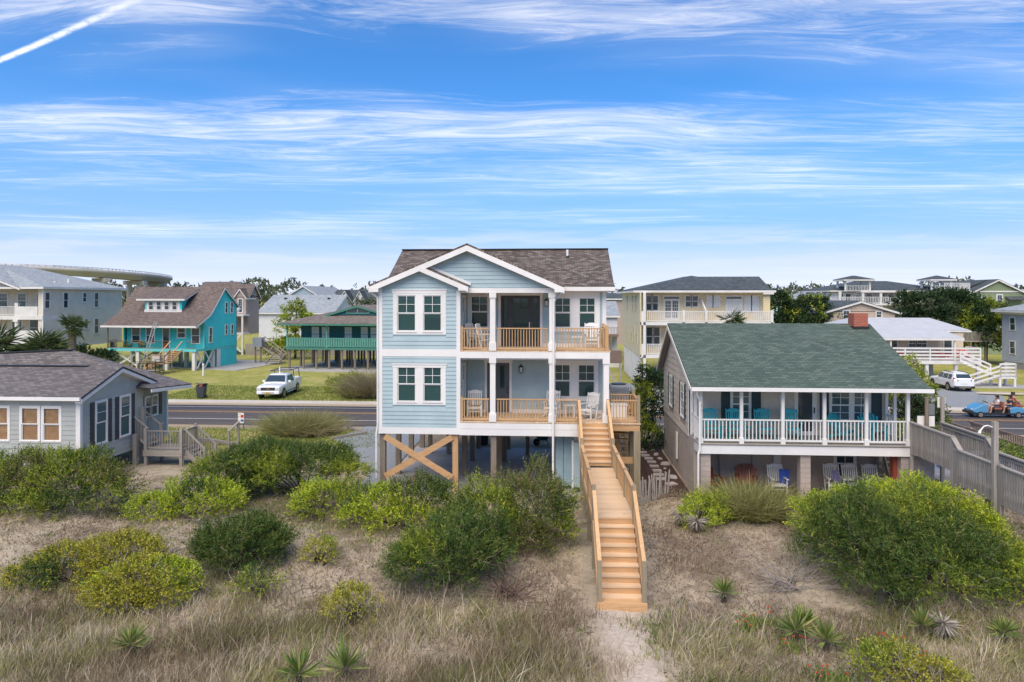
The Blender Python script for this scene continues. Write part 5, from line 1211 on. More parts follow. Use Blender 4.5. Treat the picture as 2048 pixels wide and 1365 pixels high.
# --- green house on piles
GH = thing('green_house', 'dark teal house on timber piles with mint picket porch and low hipped roof', 'house', (-32.2, 79.2, 0), R(-5), local=True)
gw_ = 14.6
MB().box(0, gw_, 0, 10, 2.35, 2.62).build('deck', M['dmint'], GH); box_wall(GH, 1.0, gw_, 1.9, 2.05, 2.6, 5.2, M['dteal']); box_wall(GH, 1.0, 1.15, 2.05, 10, 2.6, 5.2, M['dteal']); box_wall(GH, gw_-.15, gw_, 2.05, 10, 2.6, 5.2, M['dteal'])
hip(GH, -.75, gw_+.75, -.75, 11.5, 5.5, 7.25, M['pink_sh'], inset=6.8, fascia=M['dmint'])
gable_roof(GH, 4.2, 12.0, 2.2, 8, 6.52, 7.62, M['pink_sh'], 'y', M['dteal'], .25, M['dmint'])
fGg = WF((0, 2.15, 0), 'S'); MB().wbox(fGg, 6.7, 9.6, 6.6, 6.68, 0, .06).wbox(fGg, 6.7, 6.78, 6.68, 7.0, 0, .06).wbox(fGg, 9.52, 9.6, 6.68, 7.0, 0, .06).wbox(fGg, 8.06, 8.14, 6.68, 7.4, 0, .06).build('vent_frame', M['mint'], GH)
MB().prism([fGg.pt(6.8, 6.7, .01), fGg.pt(8.05, 6.7, .01), fGg.pt(8.05, 7.3, .01), fGg.pt(6.8, 6.95, .01)], (0, -.02, 0)).prism([fGg.pt(8.15, 6.7, .01), fGg.pt(9.5, 6.7, .01), fGg.pt(9.5, 6.95, .01), fGg.pt(8.15, 7.3, .01)], (0, -.02, 0)).build('vent_pane', M['glass_far'], GH)
fGf = WF((0, 1.9, 0), 'S'); pan = glass('pale_curtain_glass', (.62, .62, .60), .25, 0)
for u0, u1 in ((2.35, 3.35), (3.65, 4.65), (6.55, 7.5), (8.6, 9.5), (9.8, 10.7), (11.0, 11.7), (13.9, 14.5)): farwin(GH, fGf, u0, u1, 3.2, 5.0, .08, (3, 2), (3, 2), gl=pan, trim=M['dmint'])
for x in (.1, 5.1, 9.9+2.0, gw_-.1): pbox('porch_post', x-.07, x+.07, .03, .17, 2.6, 5.3, M['mint'], GH)
far_rail(GH, (.1, .1), (gw_-.1, .1), 2.6, 1.15, M['mint'], .21, .13, 'picket')
for x in (.3, 2.1, 3.7, 5.3, 6.9, 8.5, 10.1):
    for y in (.3, 3.3, 6.5, 9.6): MB().cyl((x, y, 0), (x, y, 2.36), .14, 8).build('pile', M['pile'], GH)
box_wall(GH, 11.6, gw_-.02, .1, 4, 0, 2.34, M['dteal'])
# --- beige house, far left
BG = thing('beige_house', 'large beige three-level house with white balconies and pale grey roof', 'house', (-66, 80, 0))
bx = -58.4
box_wall(BG, -80, bx, 76.4, 88, 2.85, 9.7, M['beige']); box_wall(BG, bx-.6, bx-.001, 74, 76.4, 2.85, 9.7, M['beige'])
MB().box(-80, bx+.02, 74.0, 88.02, 2.6, 2.86).build('band_board', W_, BG)
for x in (-59, -63, -67, -71):
    for y in (74.4, 80, 87): pbox('pile', x-.2, x+.2, y-.2, y+.2, 0, 2.6, M['concrete'], BG)
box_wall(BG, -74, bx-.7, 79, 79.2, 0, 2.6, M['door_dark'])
roof(BG, [(bx+.5, 73.4, 9.75), (bx+.5, 88.5, 9.75), (-69, 84, 12.6), (-69, 80, 12.6)], M['pale_roof']); roof(BG, [(-80, 73.4, 9.75), (bx+.5, 73.4, 9.75), (-69, 80, 12.6), (-80, 80, 12.6)], M['pale_roof']); roof(BG, [(bx+.5, 88.5, 9.75), (-80, 88.5, 9.75), (-80, 84, 12.6), (-69, 84, 12.6)], M['pale_roof'])
MB().box(bx+.45, bx+.56, 73.3, 88.5, 9.5, 9.72).box(-80, bx+.45, 73.3, 73.42, 9.5, 9.72).build('gutter', W_, BG)
gable_roof(BG, -74.5, -61.0, 73.6, 80, 9.8, 12.3, M['pale_roof'], 'y', M['beige2'], .4, W_)
for z in (3.7, 6.45):
    MB().box(-80, bx, 73.9, 76.4, z-.45, z).build('balcony_floor', W_, BG)
    far_rail(BG, (-76, 74.0), (-61.7, 74.0), z, 1.05, W_, .16, .05); MB().box(-61.5, bx-.65, 73.96, 74.02, z, z+1.05).build('balcony_panel', W_, BG)
for x in (-61.6, -66.5): MB().cyl((x, 74.1, 0), (x, 74.1, 6.0), .24, 12).box(x-.3, x+.3, 73.8, 74.4, 5.75, 6.0).build('column', W_, BG); pbox('column', x-.2, x+.2, 73.95, 74.3, 6.4, 7.9, W_, BG)
fBS = WF((0, 76.4, 0), 'S'); fBE2 = WF((bx, 0, 0), 'E')
for u in (-67.5, -65.2, -62.9, -60.5): farwin(BG, fBS, u-.5, u+.5, 7.3, 9.0, .14, (3, 2), trim=W_, gl=M['glass_teal'])
for u in (-63.5, -61.3): farwin(BG, fBS, u-.6, u+.6, 4.0, 5.9, .14, None, trim=W_, gl=M['glass_teal'])
for u0, u1, v0, v1 in ((74.25, 74.95, 7.3, 9.1), (77.2, 77.9, 7.3, 9.1), (80.5, 81.1, 8.0, 9.1), (82.6, 83.3, 7.3, 9.1), (77.5, 78.15, 4.65, 5.85), (80.8, 81.4, 4.65, 5.85), (82.6, 83.35, 4.0, 5.85)): farwin(BG, fBE2, u0, u1, v0, v1, .14, None, trim=W_)
MB().box(bx-.1, bx+.04, 73.95, 74.12, 2.85, 9.6).box(bx-.1, bx+.04, 87.8, 88.05, 2.85, 9.6).build('corner_board', W_, BG)
for y, z in ((78.2, 10.4), (80.5, 10.7)): MB().cyl((bx-1.8, y, z-.4), (bx-1.8, y, z+.1), .15, 8).build('roof_vent', W_, BG)
# --- brown house with outside stair behind the turquoise one
PK_ = thing('brown_gabled_house', 'pinkish brown gabled house with white balconies and outside stair', 'house', (-47, 103, 0))
box_wall(PK_, -54, -46.6, 100, 104, 3.0, 8.7, M['pinktan']); gable_roof(PK_, -54, -46.6, 100, 104, 8.7, 10.6, M['taup_sh'], 'x', M['pinktan'], .3, W_); gable_roof(PK_, -48.2, -46.5, 99.2, 102, 8.75, 9.9, M['taup_sh'], 'y', M['pinktan'], .2, W_); box_wall(PK_, -48.2, -46.5, 99.3, 100.2, 5.9, 8.8, M['pinktan'])
fPk = WF((0, 100, 0), 'S')
for z in (3.3, 6.0): MB().box(-54, -46.2, 97.8, 100, z-.25, z).build('balcony_floor', W_, PK_); far_rail(PK_, (-53, 97.9), (-48.6, 97.9), z, 1.0, W_, .2, .06)
farwin(PK_, fPk, -50.0, -49.0, 6.3, 8.0, .12, None, trim=W_); farwin(PK_, WF((0, 99.3, 0), 'S'), -47.65, -47.05, 6.3, 8.3, .1, (2, 3), trim=W_)
for x in (-52, -49.5, -46.4): pbox('post', x-.12, x+.12, 97.85, 98.1, 0, 6, W_, PK_)
MB().wbox(fPk, -51.5, -48.6, 3.4, 5.5, .01, .03).build('screen', M['black'], PK_)
for s in (-48.2, -46.8): MB().bar((s, 98, 6.9), (s-1.6, 95.5, 4.2), .12, .3).build('stair_rail', W_, PK_)
for i in range(9): t = i/9; pbox('tread', -48.2-1.6*t, -46.8-1.6*t, 97.9-2.4*t, 98.2-2.4*t, 6-2.7*t-.06, 6-2.7*t, M['brownwood'], PK_)
MB().bar((-49.4, 97.9, 3), (-46.6, 97.9, .5), .12, .25).bar((-46.6, 97.7, 3), (-48.7, 97.7, .5), .12, .25).build('cross_brace', W_, PK_)
BS = thing('back_stairs', 'dark weathered stairs beside the turquoise house on the lawn', 'stairs', (-36.2, 84, 0))
for i in range(8): pbox('tread', -38.2+.32*i, -37.9+.32*i, 86.5, 87.6, 2.2-.2*i, 2.25-.2*i, M['brownwood'], BS)
for y in (86.4, 87.7): MB().bar((-38.6, y, 3.4), (-35.6, y, 1.3), .08, .1).bar((-38.6, y, 2.3), (-35.6, y, .4), .08, .2).build('rail', M['weath_x'], BS)
for i in range(5): pbox('tread', -36.6, -35.2, 84.2+.3*i, 84.5+.3*i, .3+.2*i, .36+.2*i, M['weath_x'], BS)
for x in (-36.7, -35.1): MB().bar((x, 83.9, 1.2), (x, 86.2, 2.2), .08, .1).bar((x, 83.9, .2), (x, 86.2, 1.2), .08, .2).build('rail', M['weath_y'], BS)
pbox('tank', -39.4, -38.2, 86, 87.0, 2.1, 3.3, M['hvac'], BS); pbox('post', -39.2, -39.05, 86.2, 86.35, 0, 2.1, M['pile'], BS); pbox('post', -38.5, -38.35, 86.2, 86.35, 0, 2.1, M['pile'], BS)
FN = thing('board_fence', 'grey weathered board fence behind the teal house', 'fence', (-33, 98, 0))
for i in range(90): piece('board', (-46+.3*(i+.5), 98, .85+random.uniform(-.02, .02)), (.27, .03, 1.7), M['weath_z'], FN)
for z in (.5, 1.4): MB().box(-46, -19, 98.03, 98.08, z, z+.09).build('fence_rail', M['weath_x'], FN)
# --- roofs further back, left of the blue house
def far_gable(name, label, x0, x1, y0, y1, ze, zr, wallm, roofm, axis='x', wins=(), cat='house', group='houses in the distance', trim=W_):
    t = thing(name, label, cat, ((x0+x1)/2, (y0+y1)/2, 0), 0, group)
    box_wall(t, x0, x1, y0, y1, 0, ze-.05, wallm); gable_roof(t, x0, x1, y0, y1, ze, zr, roofm, axis, wallm, .35, trim)
    f = WF((0, y0, 0), 'S')
    for (a, c, d, e) in wins: farwin(t, f, a, c, d, e, .12, (2, 1), trim=trim)
    return t
far_gable('long_roofed_house', 'long building with pale grey roof behind the teal house', -52, -38.8, 116, 130, 6.0, 9.0, M['whitesid'], M['pale_roof'], 'x')
LR = bpy.data.objects['long_roofed_house']
for x in (-49.5, -47.3, -41.5): MB().box(x, x+.4, 121.0, 121.4, 8.0, 8.5).build('roof_vent', M['black'], LR)
far_gable('blue_gabled_house', 'blue-grey gabled house showing above the long pale roof', -57.2, -49.2, 140, 160, 8.6, 11.0, M['bluegrey'], M['pale_roof'], 'y')
far_gable('white_row_house', 'white row house with dark roof and first gable from the left', -50.5, -44.6, 150, 160, 8.3, 10.3, M['whitesid'], M['slate_sh'], 'x')
far_gable('white_row_house', 'white row house with a narrow gable, second from the left', -48.0, -45.0, 147, 150, 7.6, 10.1, M['whitesid'], M['slate_sh'], 'y')
far_gable('white_row_house', 'white row house gable just left of the blue house eave', -44.6, -41.8, 147, 150, 7.6, 10.0, M['whitesid'], M['slate_sh'], 'y')
far_gable('white_row_house', 'white row house with dark roof, rightmost beside the blue house', -44.3, -38.5, 151, 160, 8.3, 10.2, M['whitesid'], M['slate_sh'], 'x')
far_gable('red_roofed_house', 'distant house with rounded brown roof above the turquoise ridge', -82, -74, 150, 160, 10, 12.2, M['pinktan'], M['taup_sh'], 'x')
# --- yellow duplex
YH = thing('yellow_duplex', 'yellow three-level duplex with white balconies behind the tan cottage', 'house', (13.5, 70, 0))
yx0, yx1, yy0, yy1 = 7.7, 19.5, 66.2, 82
box_wall(YH, yx0, yx1, yy0, yy1, 3.0, 9.0, M['yellow']); box_wall(YH, yx0-.02, yx0+.1, 64.2, yy1, 3.0, 9.0, M['yellow2'])
hip(YH, yx0-.6, yx1+.6, 64.4, yy1+.6, 9.25, 10.75, M['slate_sh'], inset=6.0, fascia=W_); gable_roof(YH, 14.6, 22.5, 74, 84, 9.2, 10.9, M['slate_sh'], 'x', M['yellow'], .3, W_); box_wall(YH, 19.5, 22.5, 74, 84, 0, 9.2, M['yellow'])
fY = WF((0, yy0, 0), 'S')
for u0, u1, v0, v1, kind in ((8.5, 9.05, 7.3, 8.7, 0), (9.1, 9.65, 7.3, 8.7, 0), (12.2, 12.75, 7.65, 8.7, 0), (12.85, 13.4, 7.65, 8.7, 0), (14.2, 14.75, 7.65, 8.7, 0), (14.85, 15.4, 7.65, 8.7, 0), (17.8, 18.35, 7.2, 8.65, 0), (18.45, 19.0, 7.2, 8.65, 0), (8.5, 9.1, 3.9, 5.7, 0), (9.2, 9.8, 3.9, 5.7, 0)): farwin(YH, fY, u0, u1, v0, v1, .09, None, trim=W_, gl=M['glass_far'] if u0 < 14 else pan)
for u in (10.1, 15.95):
    d = MB().wbox(fY, u, u+1.6, 6.3, 8.75, .002, .05).build('door', W_, YH)
    for k in (0, 1):
        MB().wbox(fY, u+.22+k*.68, u+.72+k*.68, 6.6, 8.2, .05, .06).build('pane', M['glass_far'] if u < 12 else pan, d)
        b = MB()
        for j in range(1, 3): b.wbox(fY, u+.22+k*.68+.167*j-.015, u+.22+k*.68+.167*j+.015, 6.6, 8.2, .06, .07)
        for j in range(1, 5): b.wbox(fY, u+.22+k*.68, u+.72+k*.68, 6.6+.32*j-.015, 6.6+.32*j+.015, .06, .072)
        b.build('muntin', W_, d)
    MB().wbox(fY, u+.1, u+1.5, 8.4, 8.6, .05, .06).build('transom', M['glass_far'], d)
for z in (3.2, 6.25):
    MB().box(yx0, yx1+.4, 64.2, yy0, z-.3, z).build('balcony_floor', W_, YH); far_rail(YH, (yx0+.6, 64.3), (yx1+.3, 64.3), z, 1.0, W_, .17, .055); MB().box(yx0-.01, yx0+.5, 64.24, 64.3, z, z+1.0).build('balcony_panel', W_, YH)
for x in (8.1, 11.7, 13.75, 19.7): pbox('post', x-.12, x+.12, 64.2, 64.45, 0, 7.35 if x > 9 else 9.0, W_, YH)
MB().bar((13.6, 66, 8.3), (13.7, 64.4, 7.2), .1, .5).build('divider', W_, YH)
fYW = WF((yx0-.02, 0, 0), 'W')
for u in (67.5, 70.3, 75.5): farwin(YH, fYW, -u-.4, -u+.4, 7.2, 8.7, .06, None, trim=M['yellow2'])
for u, h in ((66.6, 1.4), (69.0, 1.7), (71.2, 1.0), (75.6, 1.4)): farwin(YH, fYW, -u-.35, -u+.35, 4.0, 4.0+h, .06, None, trim=M['yellow2'])
for i in range(7): pbox('pile', yx0, yx0+.25, 65+2.4*i, 65.25+2.4*i, 0, 3.0, W_, YH)
for i in range(6): pbox('lattice_board', yx0+.02, yx0+.06, 65.5+2.4*i, 67.1+2.4*i, .1, 2.95, W_, YH)
# --- white-roofed house with deck
WH = thing('white_roofed_house', 'cream raised house with white metal roof and white board-railed deck', 'house', (36, 74, 0))
box_wall(WH, 30, 41.3, 72.5, 80, 2.3, 4.9, M['cream']); box_wall(WH, 31, 39.4, 74.5, 74.7, 0, 2.0, M['whitesid'])
roof(WH, [(29.0, 69.9, 4.55), (39.9, 69.9, 4.55), (39.0, 72.6, 5.35), (31.4, 72.6, 5.35)], M['metal_roof']); roof(WH, [(28.6, 72.5, 5.2), (42.0, 72.5, 5.2), (39.9, 76.2, 6.35), (32.2, 76.2, 6.35)], M['metal_roof']); roof(WH, [(42.0, 72.5, 5.2), (42.0, 80, 5.2), (39.9, 76.2, 6.35)], M['metal_roof']); roof(WH, [(28.6, 80, 5.2), (28.6, 72.5, 5.2), (32.2, 76.2, 6.5)], M['metal_roof'])
MB().box(28.8, 39.9, 69.85, 69.9, 4.3, 4.52).box(38.0, 42.05, 72.4, 72.46, 5.0, 5.16).build('fascia', W_, WH)
fWH = WF((0, 72.5, 0), 'S')
for u0, u1 in ((31.9, 32.6), (32.7, 33.2), (35.9, 36.6), (36.7, 37.7)): farwin(WH, fWH, u0, u1, 3.2, 4.4, .1, (2, 2), (2, 2), trim=W_)
for u in (33.9, 39.3): d = MB().wbox(fWH, u, u+.95, 2.35, 4.45, .002, .05).build('door', W_, WH); MB().wbox(fWH, u+.12, u+.83, 2.5, 4.3, .05, .06).build('pane', M['glass_far'], d)
MB().box(29.5, 41.6, 70, 72.5, 1.95, 2.3).build('deck', W_, WH)
def board_rail(par, p, q, z0, z1, n=4, h=1.25, post=2.0):
    p, q = Vector((*p, z0)), Vector((*q, z1))
    for i in range(n): MB().bar(p+Vector((0, 0, .2+i*(h-.25)/(n-1))), q+Vector((0, 0, .2+i*(h-.25)/(n-1))), .05, .17).build('rail_board', W_, par)
    L = (q-p).length; k = max(1, int(L/post))
    for i in range(k+1): c = p.lerp(q, i/k); piece('rail_post', (c.x, c.y, c.z+h/2), (.12, .12, h), W_, par)
board_rail(WH, (29.6, 70.05), (41.5, 70.05), 2.3, 2.3); board_rail(WH, (41.5, 70.1), (41.5, 72.4), 2.3, 2.3)
for x in (31, 36.5, 39.3, 41.4): pbox('post', x-.15, x+.15, 70.1, 70.4, 0, 1.95, W_, WH)
for x in (33.0, 39.1): pbox('porch_post', x-.07, x+.07, 70.0, 70.14, 2.3, 4.45, W_, WH)
board_rail(WH, (39.2, 69.3), (42.0, 69.3), 2.2, .95, 3, 1.1); board_rail(WH, (38.8, 67.8), (42.0, 67.8), -.1, .95, 3, 1.1); board_rail(WH, (42.0, 67.8), (43.4, 67.8), 1.0, 1.0); board_rail(WH, (43.4, 67.8), (43.4, 69.3), 1.0, 1.0)
MB().box(41.9, 43.5, 67.8, 69.4, .8, 1.0).build('landing', W_, WH)
for x in (42.0, 43.35):
    for y in (67.9, 69.25): pbox('post', x-.1, x+.1, y-.1, y+.1, 0, .8, W_, WH)
for i in range(7): t = (i+.5)/7; pbox('tread', 39.2+2.7*t-.2, 39.2+2.7*t+.2, 68.6, 69.3, 2.2-1.2*t-.04, 2.2-1.2*t, W_, WH); pbox('tread', 39.0+2.9*t-.2, 39.0+2.9*t+.2, 67.8, 68.5, .95*t-.04, .95*t, W_, WH)
# --- further back on the right
far_gable('peach_gabled_house', 'small peach gabled house behind the white metal roof', 32.8, 41, 86, 98, 6.9, 8.15, M['peach'], M['slate_sh'], 'y', [(34.9, 35.6, 5.9, 6.9), (38.8, 39.4, 6.1, 6.8)])
far_gable('aqua_house', 'pale aqua house with dark roof beyond the conifers', 26, 39, 120, 135, 8.1, 9.8, M['aqua'], M['slate_sh'], 'x')
CO = thing('coral_house', 'coral orange house sliver beyond the aqua house', 'house', (41, 121, 0), 0, 'houses in the distance'); box_wall(CO, 39.6, 43.5, 118, 126, 0, 8.0, M['coral']); hip(CO, 39.3, 46, 117.5, 127, 8.1, 9.4, M['pale_roof'])
BW2 = thing('white_cupola_house', 'long white house with two open roof pavilions', 'house', (52, 118, 0))
box_wall(BW2, 43.8, 62, 113, 126, 0, 9.3, M['whitesid']); hip(BW2, 43.4, 62.5, 112, 126.5, 9.7, 11.3, M['slate_sh'], inset=7, fascia=W_)
MB().box(44, 61, 110.2, 113, 7.3, 7.6).box(47.5, 61, 110.2, 112.9, 9.3, 9.6).build('balcony_floor', W_, BW2); far_rail(BW2, (44, 110.3), (61, 110.3), 7.6, 1.0, W_, .25, .07)
for x in (44.3, 47.8, 50.5, 53.5, 56.5, 59.5, 60.9): pbox('column', x-.18, x+.18, 110.3, 110.6, 0, 9.5, W_, BW2)
fBW = WF((0, 113, 0), 'S')
for u in (45.0, 46.2, 49.5, 51.5, 52.8, 55, 58, 59.5): farwin(BW2, fBW, u, u+.8, 7.7, 9.1, .1, None, trim=W_, gl=M['glass_far'])
for x0, x1 in ((45.2, 48.9), (58.3, 61.2)):
    for x in (x0, x1):
        for y in (110.6, 113.6): pbox('pavilion_post', x-.13, x+.13, y-.13, y+.13, 9.5, 11.3, W_, BW2)
    hip(BW2, x0-.5, x1+.5, 110, 114.2, 11.4, 12.0, M['slate_sh'], fascia=W_); far_rail(BW2, (x0, 110.6), (x1, 110.6), 9.5, .9, W_, .22, .07)
SG = far_gable('sage_green_house', 'sage green board-and-batten house with dark roof', 61.5, 69.0, 106, 122, 9.4, 11.25, M['sage'], M['slate_sh'], 'y', [(62.5, 63.1, 7.6, 8.5), (65.2, 65.9, 7.4, 8.9)])
MB().box(61.3, 69.1, 105.9, 106, 9.3, 9.5).box(63.5, 69, 105.9, 106, 6.6, 6.85).build('trim_board', W_, SG); roof(SG, [(66.3, 104.8, 8.2), (68.8, 104.8, 8.2), (68.8, 106, 8.7), (66.3, 106, 8.7)], M['slate_sh'])
roof(SG, [(60.5, 108, 9.3), (64.9, 108, 11.2), (64.9, 118, 11.2), (60.5, 118, 9.3)], M['slate_sh'])
RT = thing('roof_terrace', 'white railed roof terrace with spiral stair beside the sage house', 'terrace', (60.5, 107, 0)); MB().box(57.8, 61.6, 106.4, 109.0, 9.5, 9.7).build('floor', W_, RT); far_rail(RT, (57.8, 106.4), (61.6, 106.4), 9.7, 1.0, W_, .2, .07); far_rail(RT, (61.6, 106.4), (61.6, 109), 9.7, 1.0, W_, .2, .07)
for x in (58.3, 61.4): pbox('post', x-.12, x+.12, 106.5, 106.75, 0, 9.5, W_, RT)
MB().cyl((57.3, 106.6, 0), (57.3, 106.6, 10.7), .08, 8).build('stair_pole', W_, RT)
for i in range(22): a = i*.55; piece('stair_tread', (57.3+.5*math.cos(a), 106.6+.5*math.sin(a), 5.0+i*.22), (.95, .28, .05), W_, RT, (0, 0, a))
GR = thing('pale_grey_house', 'pale grey two-storey house at the right edge of the view', 'house', (59, 82, 0))
box_wall(GR, 54.7, 64, 74, 88, .75, 6.5, M['palegrey']); MB().box(54.75, 64, 74.05, 87.95, 0, .75).build('foundation', M['concrete'], GR); hip(GR, 53.9, 65, 73.2, 88.8, 7.0, 8.7, M['pale_roof'], inset=5.5, fascia=W_); MB().box(54.3, 54.68, 73.6, 88.4, 6.5, 6.8).build('frieze', W_, GR)
fGR = WF((54.7, 0, 0), 'W')
for u in (86.0, 82.3, 78.5): farwin(GR, fGR, -u-.45, -u+.45, 4.6, 6.1, .1, None, trim=W_); farwin(GR, fGR, -u-.45, -u+.45, 1.75, 3.25, .1, None, trim=W_)
AD = thing('access_deck', 'grey weathered raised walkway beside the pale grey house', 'walkway', (51.5, 90, 0))
MB().box(50.2, 55.5, 90, 91.5, 2.9, 3.1).build('deck', M['weath_x'], AD); far_rail(AD, (50.2, 90), (55.4, 90), 3.1, 1.1, M['weath_z'], .16, .08, 'picket')
for x in (50.4, 52.2, 54): pbox('post', x-.1, x+.1, 90, 90.2, 0, 2.9, M['pile'], AD)
MB().bar((50.5, 90.1, 2.8), (53.8, 90.1, .3), .08, .15).bar((54, 90.2, 2.8), (50.6, 90.2, .3), .08, .15).build('cross_brace', M['pile'], AD)
# grey cottage and fence seen in the gap right of the blue house
GC = far_gable('grey_back_cottage', 'pale roofed cottage seen between the blue house and the yellow duplex', 0, 8.0, 92, 104, 6.2, 8.0, M['whitesid'], M['pale_roof'], 'x', [(5.3, 6.2, 4.4, 5.8)])
MB().box(2, 8, 90, 92, 3.4, 3.6).build('deck', M['brownwood'], GC); railing(GC, (2, 90.1), (8, 90.1), 3.6, 1.0, M['brownwood'], M['brownwood'], .2, .05)
for x in (3, 5, 7): pbox('post', x-.1, x+.1, 90, 90.2, 0, 3.4, M['pile'], GC)
far_gable('dark_roofed_house', 'dark roofed house behind the pale cottage gable', 1, 12, 125, 135, 8.4, 9.4, M['pinktan'], M['slate_sh'], 'x')
WFc = thing('white_fence', 'white vinyl fence between the blue house and the yellow duplex', 'fence', (5, 84, 0))
for i in range(16): piece('board', (3.2+.3*i, 84, .95), (.28, .04, 1.9), W_, WFc)
CR = thing('timber_crate', 'weathered timber bin on a slanted stand by the yellow duplex', 'bin', (5.2, 62.5, 0)); pbox('bin', 4.2, 5.8, 62, 63.2, 2.6, 3.7, M['brownwood'], CR); MB().bar((4.3, 62.1, 2.6), (5.6, 62.1, .3), .12, .2).build('brace', M['weath_x'], CR); pbox('leg', 5.6, 5.75, 62, 62.2, 0, 2.6, M['weath_z'], CR); pbox('leg', 4.25, 4.4, 62.9, 63.1, 0, 2.6, M['weath_z'], CR)
# --- bridge
BR = thing('highway_bridge', 'high curving concrete bridge behind the beige house', 'bridge', (-190, 265, 0))
key = [(-330, 250, 21.5), (-262, 254, 21.3), (-236, 259, 21.0), (-214, 268, 20.5), (-199, 281, 19.9), (-191, 297, 19.0), (-190, 316, 18.4), (-198, 340, 17.8)]
ks = np.array(key, float); ks[:, 0] -= 6; tq = np.linspace(0, len(key)-1, 15); pts = [Vector([float(np.interp(t_, np.arange(len(key)), ks[:, k_])) for k_ in range(3)]) for t_ in tq]
for _ in range(2): pts = [pts[0]]+[(pts[i-1]+pts[i]*2+pts[i+1])/4 for i in range(1, 14)]+[pts[14]]
V = []; F = []
for i, p in enumerate(pts):
    d = (pts[min(i+1, 14)]-pts[max(i-1, 0)]).normalized(); n = Vector((-d.y, d.x, 0)); 
    for (o, z) in ((-5.2, 1.0), (-5.2, -.45), (-4.2, -.6), (-4.1, -2.2), (4.1, -2.2), (4.2, -.6), (5.2, -.45), (5.2, 1.0), (4.9, 1.0), (4.9, 0), (-4.9, 0), (-4.9, 1.0)): q = p+n*o; V.append((q.x, q.y, q.z+z))
for i in range(14):
    for j in range(12): F.append((i*12+j, (i+1)*12+j, (i+1)*12+(j+1) % 12, i*12+(j+1) % 12))
np_obj('bridge_deck', np.array(V), np.array(F), M['bridge'], par=BR)
for i in range(70):
    t_ = i/70*14; k_ = int(t_); q = pts[k_].lerp(pts[k_+1], t_-k_); d = (pts[k_+1]-pts[k_]).normalized(); n = Vector((-d.y, d.x, 0))
    for s in (-5.05, 5.05): c = q+n*s; piece('rail_post', (c.x, c.y, c.z+1.3), (.25, .25, .7), M['bridge'], BR)
for s in (-5.05, 5.05):
    MB().tube([pts[i]+Vector((-(pts[min(i+1, 14)]-pts[max(i-1, 0)]).normalized().y, (pts[min(i+1, 14)]-pts[max(i-1, 0)]).normalized().x, 0))*s+Vector((0, 0, 1.65)) for i in range(15)], .12, 5).build('rail', M['steel'], BR)
for i in (3, 5, 7, 9, 11, 13):
    p = pts[i]; d = (pts[min(i+1, 14)]-pts[i-1]).normalized(); n = Vector((-d.y, d.x, 0))
    MB().bar(p-n*5.2+Vector((0, 0, -3.4)), p+n*5.2+Vector((0, 0, -3.4)), 2.4, 1.9).build('pier_cap', M['bridge'], BR)
    for s in (-2.8, 2.8): q = p+n*s; MB().cyl((q.x, q.y, 0), (q.x, q.y, p.z-4.2), 1.3, 12, 1.15).build('pier_column', M['bridge'], BR)
# ------------------------------------------------------------------ chairs
def rocking_chair(name, m, label, group):
    t = thing(name, label, 'chair', (0, 0, 0), 0, group, local=True)
    b = MB()
    for i in range(6): b.box(-.27, .27, -.26+i*.085, -.19+i*.085, .42-i*.008, .445-i*.008)
    b.build('seat', m, t)
    def bk(z): return .24+(z-.42)*.24
    b = MB()
    for i in range(6): x = -.2+i*.08; b.bar((x, bk(.47), .47), (x, bk(1.02), 1.02), .045, .018, (0, -1, 0))
    b.build('backrest', m, t)
    MB().prism([(-.27, bk(1.0)-.02, .99), (.27, bk(1.0)-.02, .99), (.25, bk(1.1)-.02, 1.08), (.1, bk(1.13)-.02, 1.14), (-.1, bk(1.13)-.02, 1.14), (-.25, bk(1.1)-.02, 1.08)], (0, .035, 0)).build('head_rail', m, t)
    for s in (-1, 1):
        x = s*.29
        MB().bar((x, bk(.05)-.02, .07), (x, bk(1.12), 1.12), .045, .045, (0, 1, 0)).build('back_post', m, t); MB().bar((x, -.25, .07), (x, -.25, .66), .05, .05).build('front_leg', m, t)
        MB().prism([(x-.05, -.36, .66), (x+.05, -.36, .66), (x+.04, bk(.66), .64), (x-.04, bk(.66), .64)], (0, 0, .028)).build('arm', m, t)
        pts = [(x, -.5, .10), (x, -.3, .045), (x, 0, .02), (x, .28, .04), (x, .52, .10)]; b = MB()
        for p, q_ in zip(pts, pts[1:]): b.bar(p, q_, .035, .05)
        b.build('rocker', m, t)
    MB().bar((-.29, -.25, .25), (.29, -.25, .25), .03, .03).bar((-.29, -.25, .40), (.29, -.25, .40), .03, .06).build('stretcher', m, t)
    return t
def adirondack(name, m, label, group):
    t = thing(name, label, 'chair', (0, 0, 0), 0, group, local=True); b = MB()
    for i in range(6): b.box(-.27, .27, -.30+i*.1, -.22+i*.1, .38-i*.022, .40-i*.022)
    b.build('seat', m, t)
    for i in range(7):
        a = (i-3)*.075; L = .78-.018*(i-3)**2
        MB().bar((a*1.1, .22, .28), (a*1.1+a*1.5*.5, .22+L*.42, .28+L*.92), .085, .02, (0, -1, .4)).build('back_slat', m, t)
    for s in (-1, 1):
        MB().box(s*.30-.02, s*.30+.02, -.34, -.24, 0, .55).build('front_leg', m, t); MB().box(s*.36-.07, s*.36+.07, -.4, .4, .55, .575).build('arm', m, t); MB().bar((s*.28, -.3, .34), (s*.28, .55, .04), .03, .12).build('rear_leg', m, t)
    return t
wr = rocking_chair('rocking_chair', M['white'], 'white rocking chair on the lower porch, leftmost, beside the grey door', 'white rocking chairs of the blue house'); wr.location = (-3.72, 30.6, Z1); wr.rotation_euler = (0, 0, R(5))
gq = 'white rocking chairs of the blue house'
clone(wr, (-.25, 30.75, Z1), R(-12), 'white rocking chair on the lower porch half behind the post with the downspout', gq)
